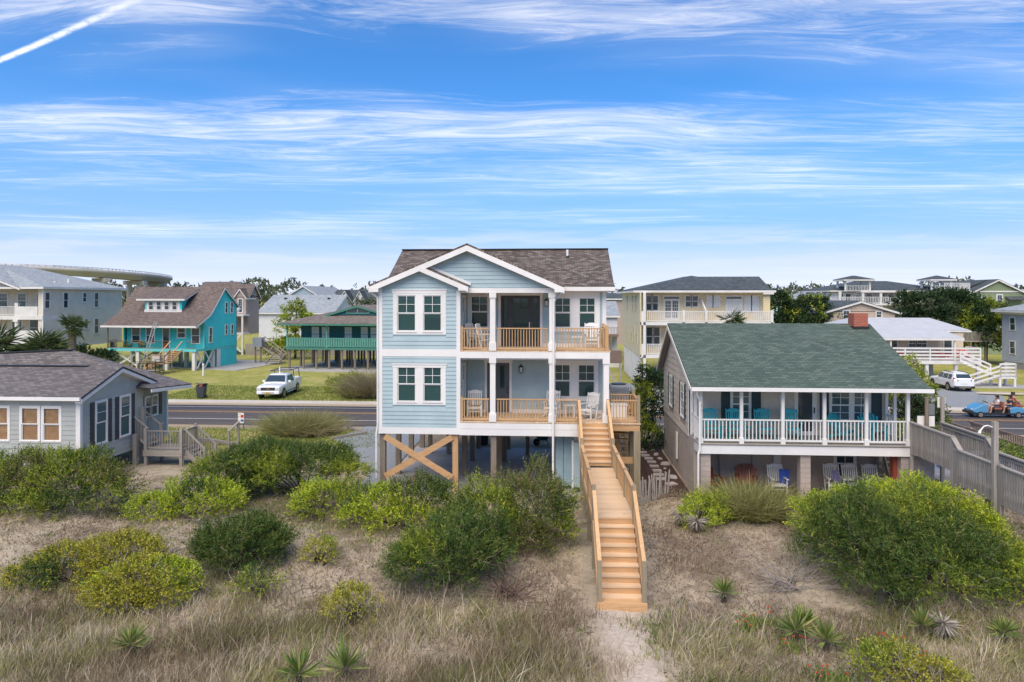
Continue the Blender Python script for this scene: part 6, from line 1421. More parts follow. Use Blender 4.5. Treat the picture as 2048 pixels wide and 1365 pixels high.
clone(wr, (1.38, 30.2, Z1), R(-38), 'white rocking chair on the lower porch at the head of the stairs', gq)
clone(wr, (-3.68, 30.7, Z2), R(62), 'white rocking chair on the upper porch turned sideways by the bay', gq)
clone(wr, (-3.15, 30.1, Z2), R(80), 'white rocking chair on the upper porch just left of the first post', gq)
clone(wr, (1.55, 30.9, Z2), R(0), 'white rocking chair on the upper porch at its right end', gq)
for z, x, lab in ((Z2, .85, 'small white side table on the upper porch'), (Z1, .55, 'small white side table on the lower porch near the stairs')):
    t = thing('side_table', lab, 'table', (x, 30.8, z), 0, 'porch side tables', local=True); MB().box(-.25, .25, -.22, .22, .5, .53).build('table_top', M['white'], t)
    for sx in (-.2, .2):
        for sy in (-.17, .17): pbox('leg', sx-.02, sx+.02, sy-.02, sy+.02, 0, .5, M['white'], t)
gr_ = thing('storage_box', 'white storage box behind the side deck railing', 'box', (2.75, 30.9, Z1), 0, local=True); MB().box(-.35, .35, -.25, .25, 0, .52).build('body', M['white'], gr_, bevel=.02); MB().box(-.37, .37, -.27, .27, .525, .58).build('lid', M['white_far'], gr_)
tr_ = rocking_chair('rocking_chair', M['tealchair'], 'turquoise rocking chair on the tan cottage porch, first from the left', 'turquoise rocking chairs'); tr_.location = (6.25, 28.3, fz)
for x, lab in ((7.25, 'second'), (8.4, 'third'), (9.48, 'fourth, by the door,')): clone(tr_, (x, 28.35, fz), R(random.uniform(-8, 8)), 'turquoise rocking chair on the tan cottage porch, %s from the left' % lab, 'turquoise rocking chairs')
ta = adirondack('adirondack_chair', M['tealchair'], 'turquoise fan-backed chair angled before the double window of the tan cottage', 'turquoise fan-backed chairs'); ta.location = (11.55, 28.4, fz); ta.rotation_euler = (0, 0, R(38))
clone(ta, (12.75, 28.4, fz), R(10), 'turquoise fan-backed chair at the right end of the tan cottage porch', 'turquoise fan-backed chairs')
for x, lab in ((7.1, 'left'), (8.0, 'right')):
    t = thing('side_table', 'low turquoise side table on the tan cottage porch, %s one' % lab, 'table', (x-.3, 28.4, fz), 0, 'turquoise side tables', local=True); MB().box(-.2, .2, -.2, .2, .4, .43).build('table_top', M['tealchair'], t)
    for sx in (-.16, .16):
        for sy in (-.16, .16): pbox('leg', sx-.02, sx+.02, sy-.02, sy+.02, 0, .4, M['tealchair'], t)
gz = .58
u1_ = rocking_chair('rocking_chair', M['white_far'], 'weathered white rocking chair under the tan cottage with a blue towel', 'rocking chairs under the tan cottage'); u1_.location = (8.9, 28.3, gz)
for x, lab in ((11.2, 'leftmost of the three by the window'), (11.95, 'middle one before the window'), (12.75, 'rightmost of the three by the window')): clone(u1_, (x, 28.5, gz), R(random.uniform(-6, 6)), 'weathered white rocking chair under the tan cottage, %s' % lab, 'rocking chairs under the tan cottage')
def towel(name, label, m, x, y, z, w, h, rz=0):
    t = MB(); n = 6
    for i in range(n):
        a, c = i/n, (i+1)/n; t.hexa([(-w/2+w*a, .02*math.sin(a*9), 0), (-w/2+w*c, .02*math.sin(c*9), 0), (-w/2+w*c, .02*math.sin(c*9)+.02, 0), (-w/2+w*a, .02*math.sin(a*9)+.02, 0), (-w/2+w*a, .02*math.sin(a*9)+.1, h), (-w/2+w*c, .02*math.sin(c*9)+.1, h), (-w/2+w*c, .02*math.sin(c*9)+.12, h), (-w/2+w*a, .02*math.sin(a*9)+.12, h)])
    o = t.build(name, m); o.location = (x, y, z); o.rotation_euler = (0, 0, rz); return tag(o, label, 'towel')
towel('beach_towel', 'dark blue towel hung over a rocking chair under the tan cottage', M['bluep'], 9.22, 28.35, gz+.35, .4, .62)
towel('beach_towel', 'purple towel draped on the leftmost rocking chair by the lower window', M['purple'], 11.2, 28.2, gz+.4, .28, .6, R(10))
ar = adirondack('adirondack_chair', M['rust'], 'rust-red fan-backed chair beside the left pier under the tan cottage', 'rust-red fan-backed chairs'); ar.location = (6.35, 28.5, gz); ar.rotation_euler = (0, 0, R(30))
clone(ar, (7.75, 28.7, gz), R(-15), 'rust-red fan-backed chair in the middle of the space under the tan cottage', 'rust-red fan-backed chairs')
rd = adirondack('adirondack_chair', M['redplastic'], 'bright red chair near the right end of the white-railed deck', 'red chairs of the cream house'); rd.location = (38.6, 71.2, 2.3); rd.rotation_euler = (0, 0, R(35)); rd.scale = (1.15,)*3
clone(rd, (40.6, 71.3, 2.3), R(5), 'bright red fan-backed chair at the deck corner of the cream house', 'red chairs of the cream house', 1.15)
clone(rd, (34.9, 71.5, 2.3), R(20), 'small red chair left of the middle post on the cream house deck', 'red chairs of the cream house', .9)
clone(rd, (33.9, 69.2, .06), R(170), 'red fan-backed chair standing on the ground beside the white car', 'red chairs of the cream house', 1.2)
yc = adirondack('adirondack_chair', M['yellowp'], 'mustard yellow chair on the turquoise house porch, left of the second window', 'mustard chairs on the turquoise porch'); yc.location = (-49.7, 78.6, 2.5); yc.rotation_euler = (0, 0, R(20))
clone(yc, (-51.6, 78.9, 2.5), R(-20), 'mustard brown chair at the left end of the turquoise house porch', 'mustard chairs on the turquoise porch')

# ------------------------------------------------------------------ vehicles
def ring(st):
    y, pr = st; return [(x, y, z) for x, z in pr]+[(-x, y, z) for x, z in reversed(pr) if x > 1e-4]
def loft(sts, name, m, par, bevel=0):
    V = []; F = []; n = None
    for s in sts:
        r = ring(s); n = len(r); V += r
    for i in range(len(sts)-1):
        for j in range(n): F.append((i*n+j, i*n+(j+1) % n, (i+1)*n+(j+1) % n, (i+1)*n+j))
    b = MB(); b.v = V; b.f = F+[tuple(range(n)), tuple(reversed(range((len(sts)-1)*n, len(sts)*n)))]
    return b.build(name, m, par, smooth=False, bevel=bevel)
def wheel(par, x, y, r=.39, w=.26, out=1):
    tw_ = MB().cyl((x-w/2, y, r), (x+w/2, y, r), r, 22).build('wheel', M['tyre'], par, bevel=.03)
    b = MB().cyl((x+out*(w/2-.03), y, r), (x+out*(w/2+.012), y, r), r*.66, 18)
    b.build('rim', M['chrome'], tw_)
    b = MB()
    for k in range(5): a = k*1.2566+.3; b.cyl((x+out*(w/2+.013), y+.34*r*math.cos(a), r+.34*r*math.sin(a)), (x+out*(w/2+.02), y+.34*r*math.cos(a), r+.34*r*math.sin(a)), r*.14, 6)
    b.build('spoke_gap', M['black'], tw_)
def pickup(loc, rz):
    t = thing('pickup_truck', 'white crew cab pickup truck with a black bed rack on the lawn', 'truck', loc, rz, local=True); cw = M['carwhite']
    def P(hw, zb, zs, zt, crown=.03): return [(0, zb), (hw*.93, zb), (hw, zb+.12), (hw, zs), (hw*.955, zt-.03), (hw*.86, zt), (0, zt+crown)]
    loft([(-2.93, P(.86, .50, .80, .98)), (-2.84, P(.96, .46, .95, 1.10)), (-2.45, P(1.0, .46, 1.0, 1.16)), (-1.55, P(1.0, .46, 1.05, 1.20)), (-1.15, P(1.0, .46, 1.08, 1.22)), (1.05, P(1.0, .46, 1.1, 1.22))], 'body', cw, t, .03)
    def C(hb, ht, zt): return [(0, 1.1), (hb, 1.1), (hb, 1.2), (ht+.02, zt-.09), (ht-.06, zt-.01), (0, zt+.02)]
    loft([(-1.28, C(.95, .93, 1.26)), (-.62, C(.97, .75, 1.84)), (-.3, C(.97, .76, 1.90)), (.55, C(.97, .76, 1.89)), (.95, C(.97, .77, 1.82)), (1.06, C(.97, .86, 1.3))], 'cab', cw, t, .02)
    b = MB().box(-1.0, -.9, 1.07, 2.9, .5, 1.33).box(.9, 1.0, 1.07, 2.9, .5, 1.33).box(-.9, .9, 2.8, 2.9, .5, 1.33).box(-.9, .9, 1.07, 1.14, .5, 1.33).build('bed', cw, t, bevel=.02)
    MB().box(-.9, .9, 1.14, 2.8, .6, .78).build('bed_liner', M['black'], t)
    g1 = M['glass_far']
    MB().prism([(-.86, -1.235, 1.30), (.86, -1.235, 1.30), (.70, -.67, 1.80), (-.70, -.67, 1.80)], (0, -.012, .014)).build('windshield', g1, t)
    for s in (-1, 1):
        x = lambda z: s*(.985-.215*(z-1.2)/.66)
        for y0, y1, y0t in ((-.88, .02, -.52), (.12, .84, .12)):
            MB().prism([(x(1.24), y0, 1.24), (x(1.24), y1, 1.24), (x(1.74), y1-.02, 1.74), (x(1.74), y0t, 1.74)], (s*.012, 0, .003)).build('side_window', g1, t)
        MB().box(s*1.02-.02 if s > 0 else s*1.02-.20, s*1.02+.2 if s > 0 else s*1.02+.02, -.85, -.72, 1.2, 1.40).build('mirror', cw, t, bevel=.03)
        MB().box(s*.62, s*.93, -2.97, -2.86, .80, 1.04).build('headlight', M['lampglass'], t, bevel=.02); MB().box(s*.70, s*.86, -2.98, -2.96, .90, .93).build('lamp_bar', M['black'], t)
        MB().box(s*.62, s*.82, -2.985, -2.93, .55, .63).build('fog_lamp', M['black'], t); MB().box(s*.86, s*1.0, 2.86, 2.92, .95, 1.28).build('tail_light', M['redlamp'], t)
        for y in (-1.92, 1.75):
            MB().cyl((s*.80, y, .42), (s*1.008, y, .42), .50, 20).build('wheel_arch', M['black'], t); wheel(t, s*.90, y, .40, .26, s)
        MB().cyl((s*1.0, -1.2, .40), (s*1.0, 1.2, .40), .045, 8).build('running_board', M['chrome'], t)
        for y in (-.15, .75): MB().box(s*1.0-.012, s*1.0+.025, y, y+.16, 1.04, 1.08).build('door_handle', cw, t)
    for z0, z1 in ((.80, .90), (.94, 1.04)): MB().box(-.58, .58, -2.975, -2.90, z0, z1).build('grille', M['black'], t)
    MB().box(-.60, .60, -2.985, -2.91, .905, .935).build('grille_bar', M['chrome'], t); MB().box(-.11, .11, -2.995, -2.97, .90, .94).box(-.045, .045, -2.996, -2.97, .885, .955).build('emblem', M['yellowp'], t)
    MB().box(-.94, .94, -3.0, -2.84, .48, .72).build('front_bumper', cw, t, bevel=.04); MB().box(-.5, .5, -3.006, -2.99, .56, .62).build('air_intake', M['black'], t); MB().box(-.16, .16, -3.02, -3.005, .50, .66).build('license_plate', M['yellowp'], t); MB().box(-.9, .9, 2.9, 3.02, .5, .68).build('rear_bumper', M['chrome'], t, bevel=.03)
    b = MB()
    for x in (-.88, .88): b.bar((x, 1.2, 1.3), (x*.93, 1.1, 2.12), .05, .05).bar((x, 2.7, 1.3), (x*.93, 2.65, 2.12), .05, .05).bar((x*.93, -.1, 2.12), (x*.93, 2.7, 2.12), .05, .05)
    for y in (-.05, 1.1, 2.65): b.bar((-.83, y, 2.12), (.83, y, 2.12), .05, .05)
    b.build('bed_rack', M['black'], t); MB().cyl((-.2, .6, 1.9), (-.2, .6, 2.42), .07, 8, .05).build('beacon', M['white'], t); MB().cyl((.35, .2, 1.9), (.36, .25, 2.0), .02, 6).build('antenna', M['black'], t)
    return t
pickup((-24.25, 58.3, 0), R(4))
def suv(label, loc, rz, m, name='parked_car'):
    t = thing(name, label, 'car', loc, rz, None, local=True)
    def P(hw, zb, zs, zt, hr, zr): return [(0, zb), (hw*.92, zb), (hw, zb+.14), (hw, zs), (hw*.97, zt), (hr, zr-.07), (hr*.84, zr), (0, zr+.02)]
    sts = [(-2.3, P(.72, .42, .62, .74, .66, .82)), (-2.2, P(.86, .32, .72, .84, .74, .93)), (-1.6, P(.925, .28, .82, .93, .78, 1.02)), (-1.0, P(.93, .27, .86, .97, .78, 1.10)), (-.25, P(.93, .27, .88, 1.0, .66, 1.58)), (.3, P(.93, .27, .9, 1.02, .67, 1.66)), (1.2, P(.93, .28, .92, 1.05, .66, 1.65)), (1.85, P(.91, .32, .95, 1.07, .62, 1.56)), (2.2, P(.88, .40, .98, 1.1, .72, 1.2)), (2.3, P(.8, .46, .9, 1.0, .68, 1.08))]
    loft(sts, 'body', m, t, .03); g1 = M['glass_far']
    MB().prism([(-.72, -.93, 1.12), (.72, -.93, 1.12), (.60, -.30, 1.54), (-.60, -.30, 1.54)], (0, -.02, .022)).build('windshield', g1, t); MB().prism([(-.64, 2.17, 1.20), (.64, 2.17, 1.20), (.54, 1.90, 1.53), (-.54, 1.90, 1.53)], (0, .03, .02)).build('rear_window', g1, t)
    for s in (-1, 1):
        xb = lambda z: s*(.905-.25*(z-1.02)/.58)
        for y0, y1, a, c in ((-.62, .22, -.22, .22), (.30, 1.12, .30, 1.06), (1.2, 1.82, 1.16, 1.62)): MB().prism([(xb(1.07), y0, 1.07), (xb(1.07), y1, 1.08), (xb(1.52), c, 1.50), (xb(1.52), a, 1.50)], (s*.02, 0, .006)).build('side_window', g1, t)
        for y in (-1.42, 1.28): MB().cyl((s*.74, y, .36), (s*.936, y, .36), .43, 20).build('wheel_arch', M['black'], t); wheel(t, s*.83, y, .35, .23, s)
        MB().prism([(s*.90, 2.06, .92), (s*.55, 2.26, .92), (s*.50, 2.30, 1.06), (s*.84, 2.02, 1.26)], (s*.03, .05, 0)).build('tail_light', M['redlamp'], t); MB().box(s*.55, s*.84, -2.26, -2.16, .68, .80).build('headlight', M['lampglass'], t); MB().box(s*.90, s*1.08, -.55, -.42, 1.0, 1.14).build('mirror', m, t, bevel=.02); MB().bar((s*.60, -.1, 1.69), (s*.60, 1.6, 1.68), .04, .04).build('roof_rail', M['black'], t)
        MB().box(s*.90-.02, s*.90+.045, -1.0, .85, .27, .38).build('sill_cladding', M['black'], t)
    MB().box(-.86, .86, 2.2, 2.36, .30, .50).build('rear_bumper', M['black'], t, bevel=.03); MB().box(-.26, .26, 2.30, 2.325, .72, .84).build('license_plate', M['white'], t); MB().box(-.5, .5, 2.36, 2.375, .36, .42).build('skid_plate', M['chrome'], t); MB().box(-.8, .8, -2.34, -2.2, .30, .55).build('front_bumper', M['black'], t, bevel=.03)
    return t
suv('white crossover car parked on the gravel before the white-railed stairs', (36.6, 66.2, .05), R(178), M['carwhite'])
suv('grey car glimpsed behind the boardwalk pickets', (17.0, 30.4, .25), R(-92), M['cargrey'])

# ------------------------------------------------------------------ people on the blue cart
def skin_obj(name, verts, edges, rad, m, par, root=0, sub=1):
    me = bpy.data.meshes.new(name); me.from_pydata(verts, edges, []); me.materials.append(m)
    o = bpy.data.objects.new(name, me); COL.objects.link(o); adopt(o, par)
    s = o.modifiers.new('skin', 'SKIN'); s.use_smooth_shade = True
    for i, v in enumerate(me.skin_vertices[0].data if me.skin_vertices else []): v.radius = (rad[i],)*2; v.use_root = (i == root)
    b = o.modifiers.new('sub', 'SUBSURF'); b.levels = sub; b.render_levels = sub
    return o
def ensure_skin(o, rad, root=0):
    bpy.context.view_layer.objects.active = o
def person(label, loc, rz, shirt, hairm=None):
    """Seated figure facing -Y; seat at z = 0."""
    t = thing('person', label, 'person', loc, rz, 'people riding the cart', local=True)
    V = [(0, .02, .08), (0, .04, .28), (0, .05, .48), (0, .03, .60), (0, .02, .72), (0, .0, .82)]; E_ = [(0, 1), (1, 2), (2, 3), (3, 4), (4, 5)]; Rr = [.15, .125, .145, .06, .095, .085]
    for s in (-1, 1):
        k = len(V)
        V += [(s*.17, .05, .50), (s*.22, -.06, .27), (s*.17, -.27, .26), (s*.15, -.34, .27), (s*.14, -.40, .27)]; E_ += [(2, k), (k, k+1), (k+1, k+2), (k+2, k+3), (k+3, k+4)]; Rr += [.062, .047, .037, .036, .022]
        for f in range(4):
            V.append((s*(.115+.018*f), -.45-.01*(f in (1, 2)), .25)); E_.append((k+4, len(V)-1)); Rr.append(.010)
        V.append((s*.10, -.37, .30)); E_.append((k+3, len(V)-1)); Rr.append(.011)
        k = len(V)
        V += [(s*.10, -.02, .06), (s*.13, -.42, .10), (s*.13, -.46, -.30), (s*.13, -.58, -.34)]; E_ += [(0, k), (k, k+1), (k+1, k+2), (k+2, k+3)]; Rr += [.095, .07, .048, .04]
    V.append((0, -.095, .75)); E_.append((4, len(V)-1)); Rr.append(.018)
    me = bpy.data.meshes.new('body'); me.from_pydata(V, E_, []); me.materials.append(M['skin'])
    o = bpy.data.objects.new('body', me); COL.objects.link(o); adopt(o, t)
    def addskin(ob, rad):
        md = ob.modifiers.new('skin', 'SKIN'); md.use_smooth_shade = True
        dat = ob.data.skin_vertices
        if not dat: bpy.context.view_layer.objects.active = ob; bpy.ops.mesh.customdata_skin_add(); dat = ob.data.skin_vertices
        for i, v in enumerate(dat[0].data): v.radius = (rad[i], rad[i]); v.use_root = (i == 0)
        sb = ob.modifiers.new('sub', 'SUBSURF'); sb.levels = 1; sb.render_levels = 1
    addskin(o, Rr)
    sv = [(0, .02, .05), (0, .04, .28), (0, .05, .49), (0, .035, .56), (.17, .05, .50), (.21, -.03, .34), (-.17, .05, .50), (-.21, -.03, .34)]
    for nm, vv, ee, rr, mm in (('shirt', sv, [(0, 1), (1, 2), (2, 3), (2, 4), (4, 5), (2, 6), (6, 7)], [.165, .14, .155, .075, .075, .06, .075, .06], shirt),
                               ('shorts', [(0, .02, .08), (.1, -.02, .06), (.13, -.36, .095), (-.1, -.02, .06), (-.13, -.36, .095)], [(0, 1), (1, 2), (0, 3), (3, 4)], [.16, .11, .09, .11, .09], M['denim']),
                               ('hair', [(0, .045, .74), (0, .03, .84), (0, .06, .66)], [(0, 1), (0, 2)], [.105, .088, .07], hairm or M['hair'])):
        m2 = bpy.data.meshes.new(nm); m2.from_pydata(vv, ee, []); m2.materials.append(mm); ob = bpy.data.objects.new(nm, m2); COL.objects.link(ob); adopt(ob, t); addskin(ob, rr)
    return t
GCX, GCY, GCZ = 30.8, 50.4, .1
CT = thing('golf_cart', 'blue open golf cart with brown seats on the road', 'golf cart', (GCX, GCY, GCZ), 0, local=True)
cb = M['carblue']
MB().prism([(-1.75, -.58, .42), (-1.72, -.58, .62), (-1.05, -.58, .95), (-.72, -.58, .92), (-.72, -.58, .35), (-1.6, -.58, .35)], (0, 1.16, 0)).build('front_cowl', cb, CT, bevel=.06)
MB().prism([(.75, -.58, .32), (.72, -.58, .72), (1.2, -.58, .80), (1.72, -.58, .70), (1.75, -.58, .45), (1.5, -.58, .32)], (0, 1.16, 0)).build('rear_body', cb, CT, bevel=.06)
MB().box(-1.8, 1.8, -.55, .55, .24, .36).build('floor', M['black'], CT, bevel=.02); MB().box(-1.9, -1.72, -.5, .5, .28, .45).build('bumper', M['black'], CT, bevel=.03)
for x in (-.28, .62): MB().box(x, x+.5, -.55, .55, .58, .72).build('seat', M['brownvinyl'], CT, bevel=.04); MB().bar((x+.52, 0, .78), (x+.62, 0, 1.12), 1.1, .1, (1, 0, 0)).build('seat_back', M['brownvinyl'], CT, bevel=.02); MB().box(x+.02, x+.5, -.5, .5, .36, .58).build('seat_base', M['black'], CT)
MB().box(1.18, 1.66, -.55, .55, .8, .92).build('seat', M['brownvinyl'], CT, bevel=.04); MB().box(1.6, 2.1, -.45, .45, .42, .47).build('foot_rest', M['black'], CT)
MB().tube([(-.75, .3, .9), (-.45, .3, 1.02)], .02, 6).build('steering_column', M['black'], CT); MB().cyl((-.44, .3, 1.0), (-.42, .3, 1.04), .17, 16).build('steering_wheel', M['black'], CT)
MB().prism([(-1.0, -.52, .95), (-1.0, .52, .95), (-.72, .5, 1.5), (-.72, -.5, 1.5)], (.012, 0, .004)).build('windscreen', glass('cart_screen', (.3, .35, .36), .05, .8), CT)
for s in (-1, 1):
    for x in (-1.25, 1.28):
        tw_ = MB().cyl((x, s*.42, .23), (x, s*.60, .23), .23, 18).build('wheel', M['tyre'], CT, bevel=.02); MB().cyl((x, s*.585, .23), (x, s*.612, .23), .14, 14).build('rim', M['chrome'], tw_)
    MB().box(-1.78, -1.72, s*.36-.1, s*.36+.1, .56, .64).build('headlight', M['lampglass'], CT)
person('person in a pale shirt driving the blue golf cart', (GCX+.0, GCY-.27, GCZ+.70), R(-90), M['tee_white'])
person('person in a dark shirt on the second seat of the golf cart', (GCX+.88, GCY-.25, GCZ+.70), R(-90), M['tee_dark'])
person('person in a salmon shirt on the rear-facing seat of the golf cart', (GCX+1.38, GCY+.1, GCZ+.90), R(90), M['tee_pink'])

# ------------------------------------------------------------------ small things
TB = thing('trash_bin', 'dark grey wheeled trash bin with an overfull open lid at the kerb', 'trash bin', (-30.05, 55.9, 0), R(8), local=True)
MB().hexa([(-.26, -.3, .08), (.26, -.3, .08), (.26, .3, .08), (-.26, .3, .08), (-.34, -.38, 1.05), (.34, -.38, 1.05), (.34, .42, 1.05), (-.34, .42, 1.05)]).build('body', mat('bin_plastic', (.05, .055, .07), .5, .15), TB, bevel=.03)
MB().hexa([(-.4, -.36, 1.25), (.4, -.36, 1.25), (.4, .46, 1.10), (-.4, .46, 1.10), (-.4, -.3, 1.34), (.4, -.3, 1.34), (.4, .5, 1.18), (-.4, .5, 1.18)]).build('lid', mat('bin_lid', (.075, .085, .06), .5, .15), TB, bevel=.03)
MB().box(-.34, .34, -.36, .36, 1.05, 1.12).build('rim', M['black'], TB); MB().hexa([(-.05, -.42, 1.0), (.2, -.42, 1.0), (.2, .1, 1.0), (-.05, .1, 1.0), (0, -.44, 1.27), (.24, -.44, 1.25), (.24, .1, 1.25), (0, .1, 1.27)]).build('waste_bag', M['brownvinyl'], TB)
for s in (-1, 1): MB().cyl((s*.3, .3, .12), (s*.22, .3, .12), .12, 12).build('wheel', M['tyre'], TB)
SN = thing('yard_sign', 'small white yard sign with red and blue print at the road edge', 'sign', (-20.6, 43.3, 0), R(-14), local=True)
for s in (-.19, .19): MB().cyl((s, 0, 0), (s, 0, .5), .02, 6).build('stake', M['black'], SN)
MB().box(-.22, .22, -.015, .015, .34, 1.0).build('panel', M['white'], SN); MB().box(-.02, .2, -.02, -.015, .70, .88).build('print', M['redplastic'], SN); MB().box(-.02, .2, -.02, -.015, .44, .58).build('print', M['bluep'], SN); MB().box(-.19, -.05, -.02, -.015, .90, .93).box(-.19, -.06, -.02, -.015, .76, .78).build('print', M['steel'], SN); MB().box(-.235, -.20, -.02, .02, .34, 1.0).build('edge_strip', M['white_far'], SN)
HR = thing('handrail_stub', 'short weathered handrail on two posts at the lawn edge', 'handrail', (-18.3, 37.4, 0)); MB().bar((-18.35, 37.0, 1.05), (-18.15, 37.9, 1.45), .14, .05).build('rail', wx, HR); pbox('post', -18.4, -18.28, 37.0, 37.12, 0, 1.0, wz, HR); pbox('post', -18.22, -18.1, 37.75, 37.87, 0, 1.38, wz, HR)
tag(MB().bar((-21.2, 39.2, .12), (-18.2, 38.0, .12), .15, .2).build('timber_edge', wx), 'long weathered timber lying between cottage stairs and handrail', 'timber')
SF = thing('sand_fence', 'leaning weathered slat sand fence beside the stairs', 'fence', (3.8, 28.2, .4))
for i in range(20):
    t = i/19; x = 3.25+1.25*t; y = 27.2+.9*t+.06*math.sin(i); z = H(x, y); MB().bar((x, y, z-.1), (x+random.uniform(-.1, .1), y+random.uniform(-.05, .05), z+1.0+random.uniform(-.12, .1)), .045, .012).build('slat', wz, SF)
for z in (.35, .75): MB().tube([(3.25, 27.2, H(3.25, 27.2)+z), (4.5, 28.1, H(4.5, 28.1)+z)], .006, 4).build('wire', M['steel'], SF)
for i, (x, y, s) in enumerate(((4.95, 36, .14), (5.0, 35.0, .2), (5.05, 34.1, .18), (5.15, 33.0, .26), (5.0, 32.2, .12), (5.1, 30.6, .24))):
    o = MB().cyl((0, 0, -.1), (0, 0, s*.55), s, 9, s*.6).build('garden_rock', M['stone'], None, smooth=False, bevel=.04); o.location = (x, y, H(x, y)); o.scale = (1.3, .9, 1); o.rotation_euler = (0, 0, i*1.1)
    tag(o, ['pale rock in the mulch bed, farthest from the stairs', 'pale rock in the mulch bed, second from the far end', 'pale rock in the mulch bed, third from the far end', 'largest rounded rock in the middle of the mulch bed', 'smallest rock in the mulch bed near its middle', 'tan rock in the mulch bed nearest the beach'][i], 'rock', 'rocks in the mulch bed')
KY = thing('surfboard', 'pale cream paddleboard lying on the grass by the parking', 'paddleboard', (38.6, 62.2, .1), R(-6), local=True)
pts = [(-2.0+4.0*i/12, .38*math.sin(math.pi*i/12)**.7) for i in range(13)]
MB().prism([(x, -y, .02) for x, y in pts]+[(x, y, .02) for x, y in reversed(pts[1:-1])], (0, 0, .12)).build('deck', M['sandpath'], KY, bevel=.03); MB().box(-1.5, 1.5, -.02, .02, .142, .15).build('stringer', M['brownvinyl'], KY)
for x, y, h, lab in ((4.0, 66, 1.1, 'white bollard on the dirt lane beside the yellow duplex'), (-38.5, 72.0, 1.2, 'white marker post on the lawn before the turquoise house'), (42.6, 63.5, .9, 'low garden light on the lawn at the far right')):
    o = MB().cyl((0, 0, 0), (0, 0, h), .1, 10).cyl((0, 0, h), (0, 0, h+.12), .13, 10, .08).build('bollard', M['white'] if h > 1 else M['black']); o.location = (x, y, 0); tag(o, lab, 'post')
# ------------------------------------------------------------------ dune shrubs
gS = 'shrubs on the dune'
shrub('dune_shrub', 'large mixed evergreen thicket in front of the grey cottage', 'shrub', [(-20.6, 25.2, 1.16, 1.9, 1.4, 1.1), (-18.5, 25.1, 1.46, 1.8, 1.4, 1.06), (-17.2, 24.8, 1.03, 1.05, 1, 0.84), (-22.5, 25, 0.95, 1.6, 1.2, 0.97), (-19.2, 24.2, 0.69, 1.5, 0.8, 0.53)], 120, 'myrtle', (.078, .028), .32, 10, lean=(.25, 0, 0), group=gS, mats=[('rusty', .3), ('cedar', .35), ('myrtle', 1.)], rough=.3)
shrub('dune_shrub', 'low lime green shrub below the cottage stairs', 'shrub', [(-13.4, 24.8, 0.86, 1.4, 1.1, 0.69), (-14.9, 24.4, 0.65, 0.85, 0.7, 0.45), (-12.6, 24.9, 0.77, 0.7, 0.8, 0.53)], 130, 'lime', (.068, .03), .25, 10, lean=(.25, 0, .1), group=gS, mats=[('cedar', .22), ('lime', 1.)], rough=.28)
t = shrub('windswept_cedar', 'windswept flat-topped cedar left of the gravel drive', 'tree', [(-11.9, 27.6, 1.85, 1.7, 1.3, 0.48), (-9.9, 27.4, 1.76, 1.6, 1.2, 0.44), (-13.4, 27.2, 1.29, 1.3, 1.1, 0.53), (-8.7, 27.3, 1.42, 0.85, 0.7, 0.33), (-11.2, 26.9, 1.38, 1.5, 0.8, 0.4), (-12.6, 27, 0.86, 1.3, 0.9, 0.44)], 150, 'cedar', (.12, .022), .32, 11, lean=(.35, 0, 0), mats=[('myrtle', .28), ('cedar', 1.)], rough=.34, base=(-10.2, 27.3), twigs=14, low=-.2, part='crown')
MB().tube([(-10.2, 27.3, .2), (-10.4, 27.3, 1.0), (-11.2, 27.4, 1.8)], [.16, .12, .06], 8).build('trunk', M['bark'], t)
shrub('dune_shrub', 'rounded lime green shrub left of the cross-braced piles', 'shrub', [(-8.6, 25.1, 0.84, 1.1, 1, 0.66), (-9.2, 24.9, 0.7, 0.6, 0.6, 0.5)], 130, 'lime', (.068, .03), .25, 10, group=gS, mats=[('myrtle', .4), ('lime', 1.)], rough=.28)
shrub('dune_shrub', 'lime and dark green shrub in front of the cross-braced piles', 'shrub', [(-6.3, 24.1, 0.95, 1.15, 0.95, 0.75), (-4.7, 24.2, 1.16, 1.2, 1, 0.79), (-7.1, 23.9, 0.7, 0.6, 0.6, 0.45), (-5.3, 23.5, 0.69, 1.1, 0.7, 0.48)], 125, 'lime', (.068, .03), .27, 10, group=gS, mats=[('cedar', .3), ('rusty', .22), ('lime', 1.)], lean=(.2, 0, .1), rough=.3)
shrub('dune_shrub', 'tall russet-tipped shrub left of the beach stairs', 'shrub', [(-0.8, 22.8, 1.46, 1.15, 1.2, 1.06), (-2.4, 22.6, 1.25, 1.2, 1.1, 0.92), (-0.3, 22.4, 0.95, 0.75, 0.9, 0.7), (-1.4, 22, 0.77, 1.3, 0.8, 0.62), (-2.8, 21.6, 0.86, 1, 0.9, 0.62)], 125, 'rusty', (.075, .026), .36, 10, up=.7, group=gS, mats=[('rusty', .42), ('cedar', .35), ('myrtle', 1.)], rough=.36)
shrub('dune_shrub', 'dark green juniper at the foot of the russet shrub', 'shrub', [(-3.2, 19.6, 0.82, 1.3, 1, 0.84), (-2.5, 20.6, 1.03, 1.1, 1, 0.75), (-4.1, 19.6, 0.7, 0.65, 0.7, 0.6)], 150, 'cedar', (.12, .02), .36, 11, up=.6, group=gS, mats=[('myrtle', .18), ('cedar', 1.)], rough=.34)
shrub('dune_shrub', 'dense dark green bushy shrub alone on the sand', 'shrub', [(-9.85, 20.7, 0.69, 1.25, 1.1, 0.7), (-9.3, 20.9, 0.86, 0.8, 0.8, 0.57), (-10.4, 20.6, 0.75, 0.75, 0.8, 0.6)], 170, 'cedar', (.10, .02), .32, 12, up=.8, group=gS, rough=.2)
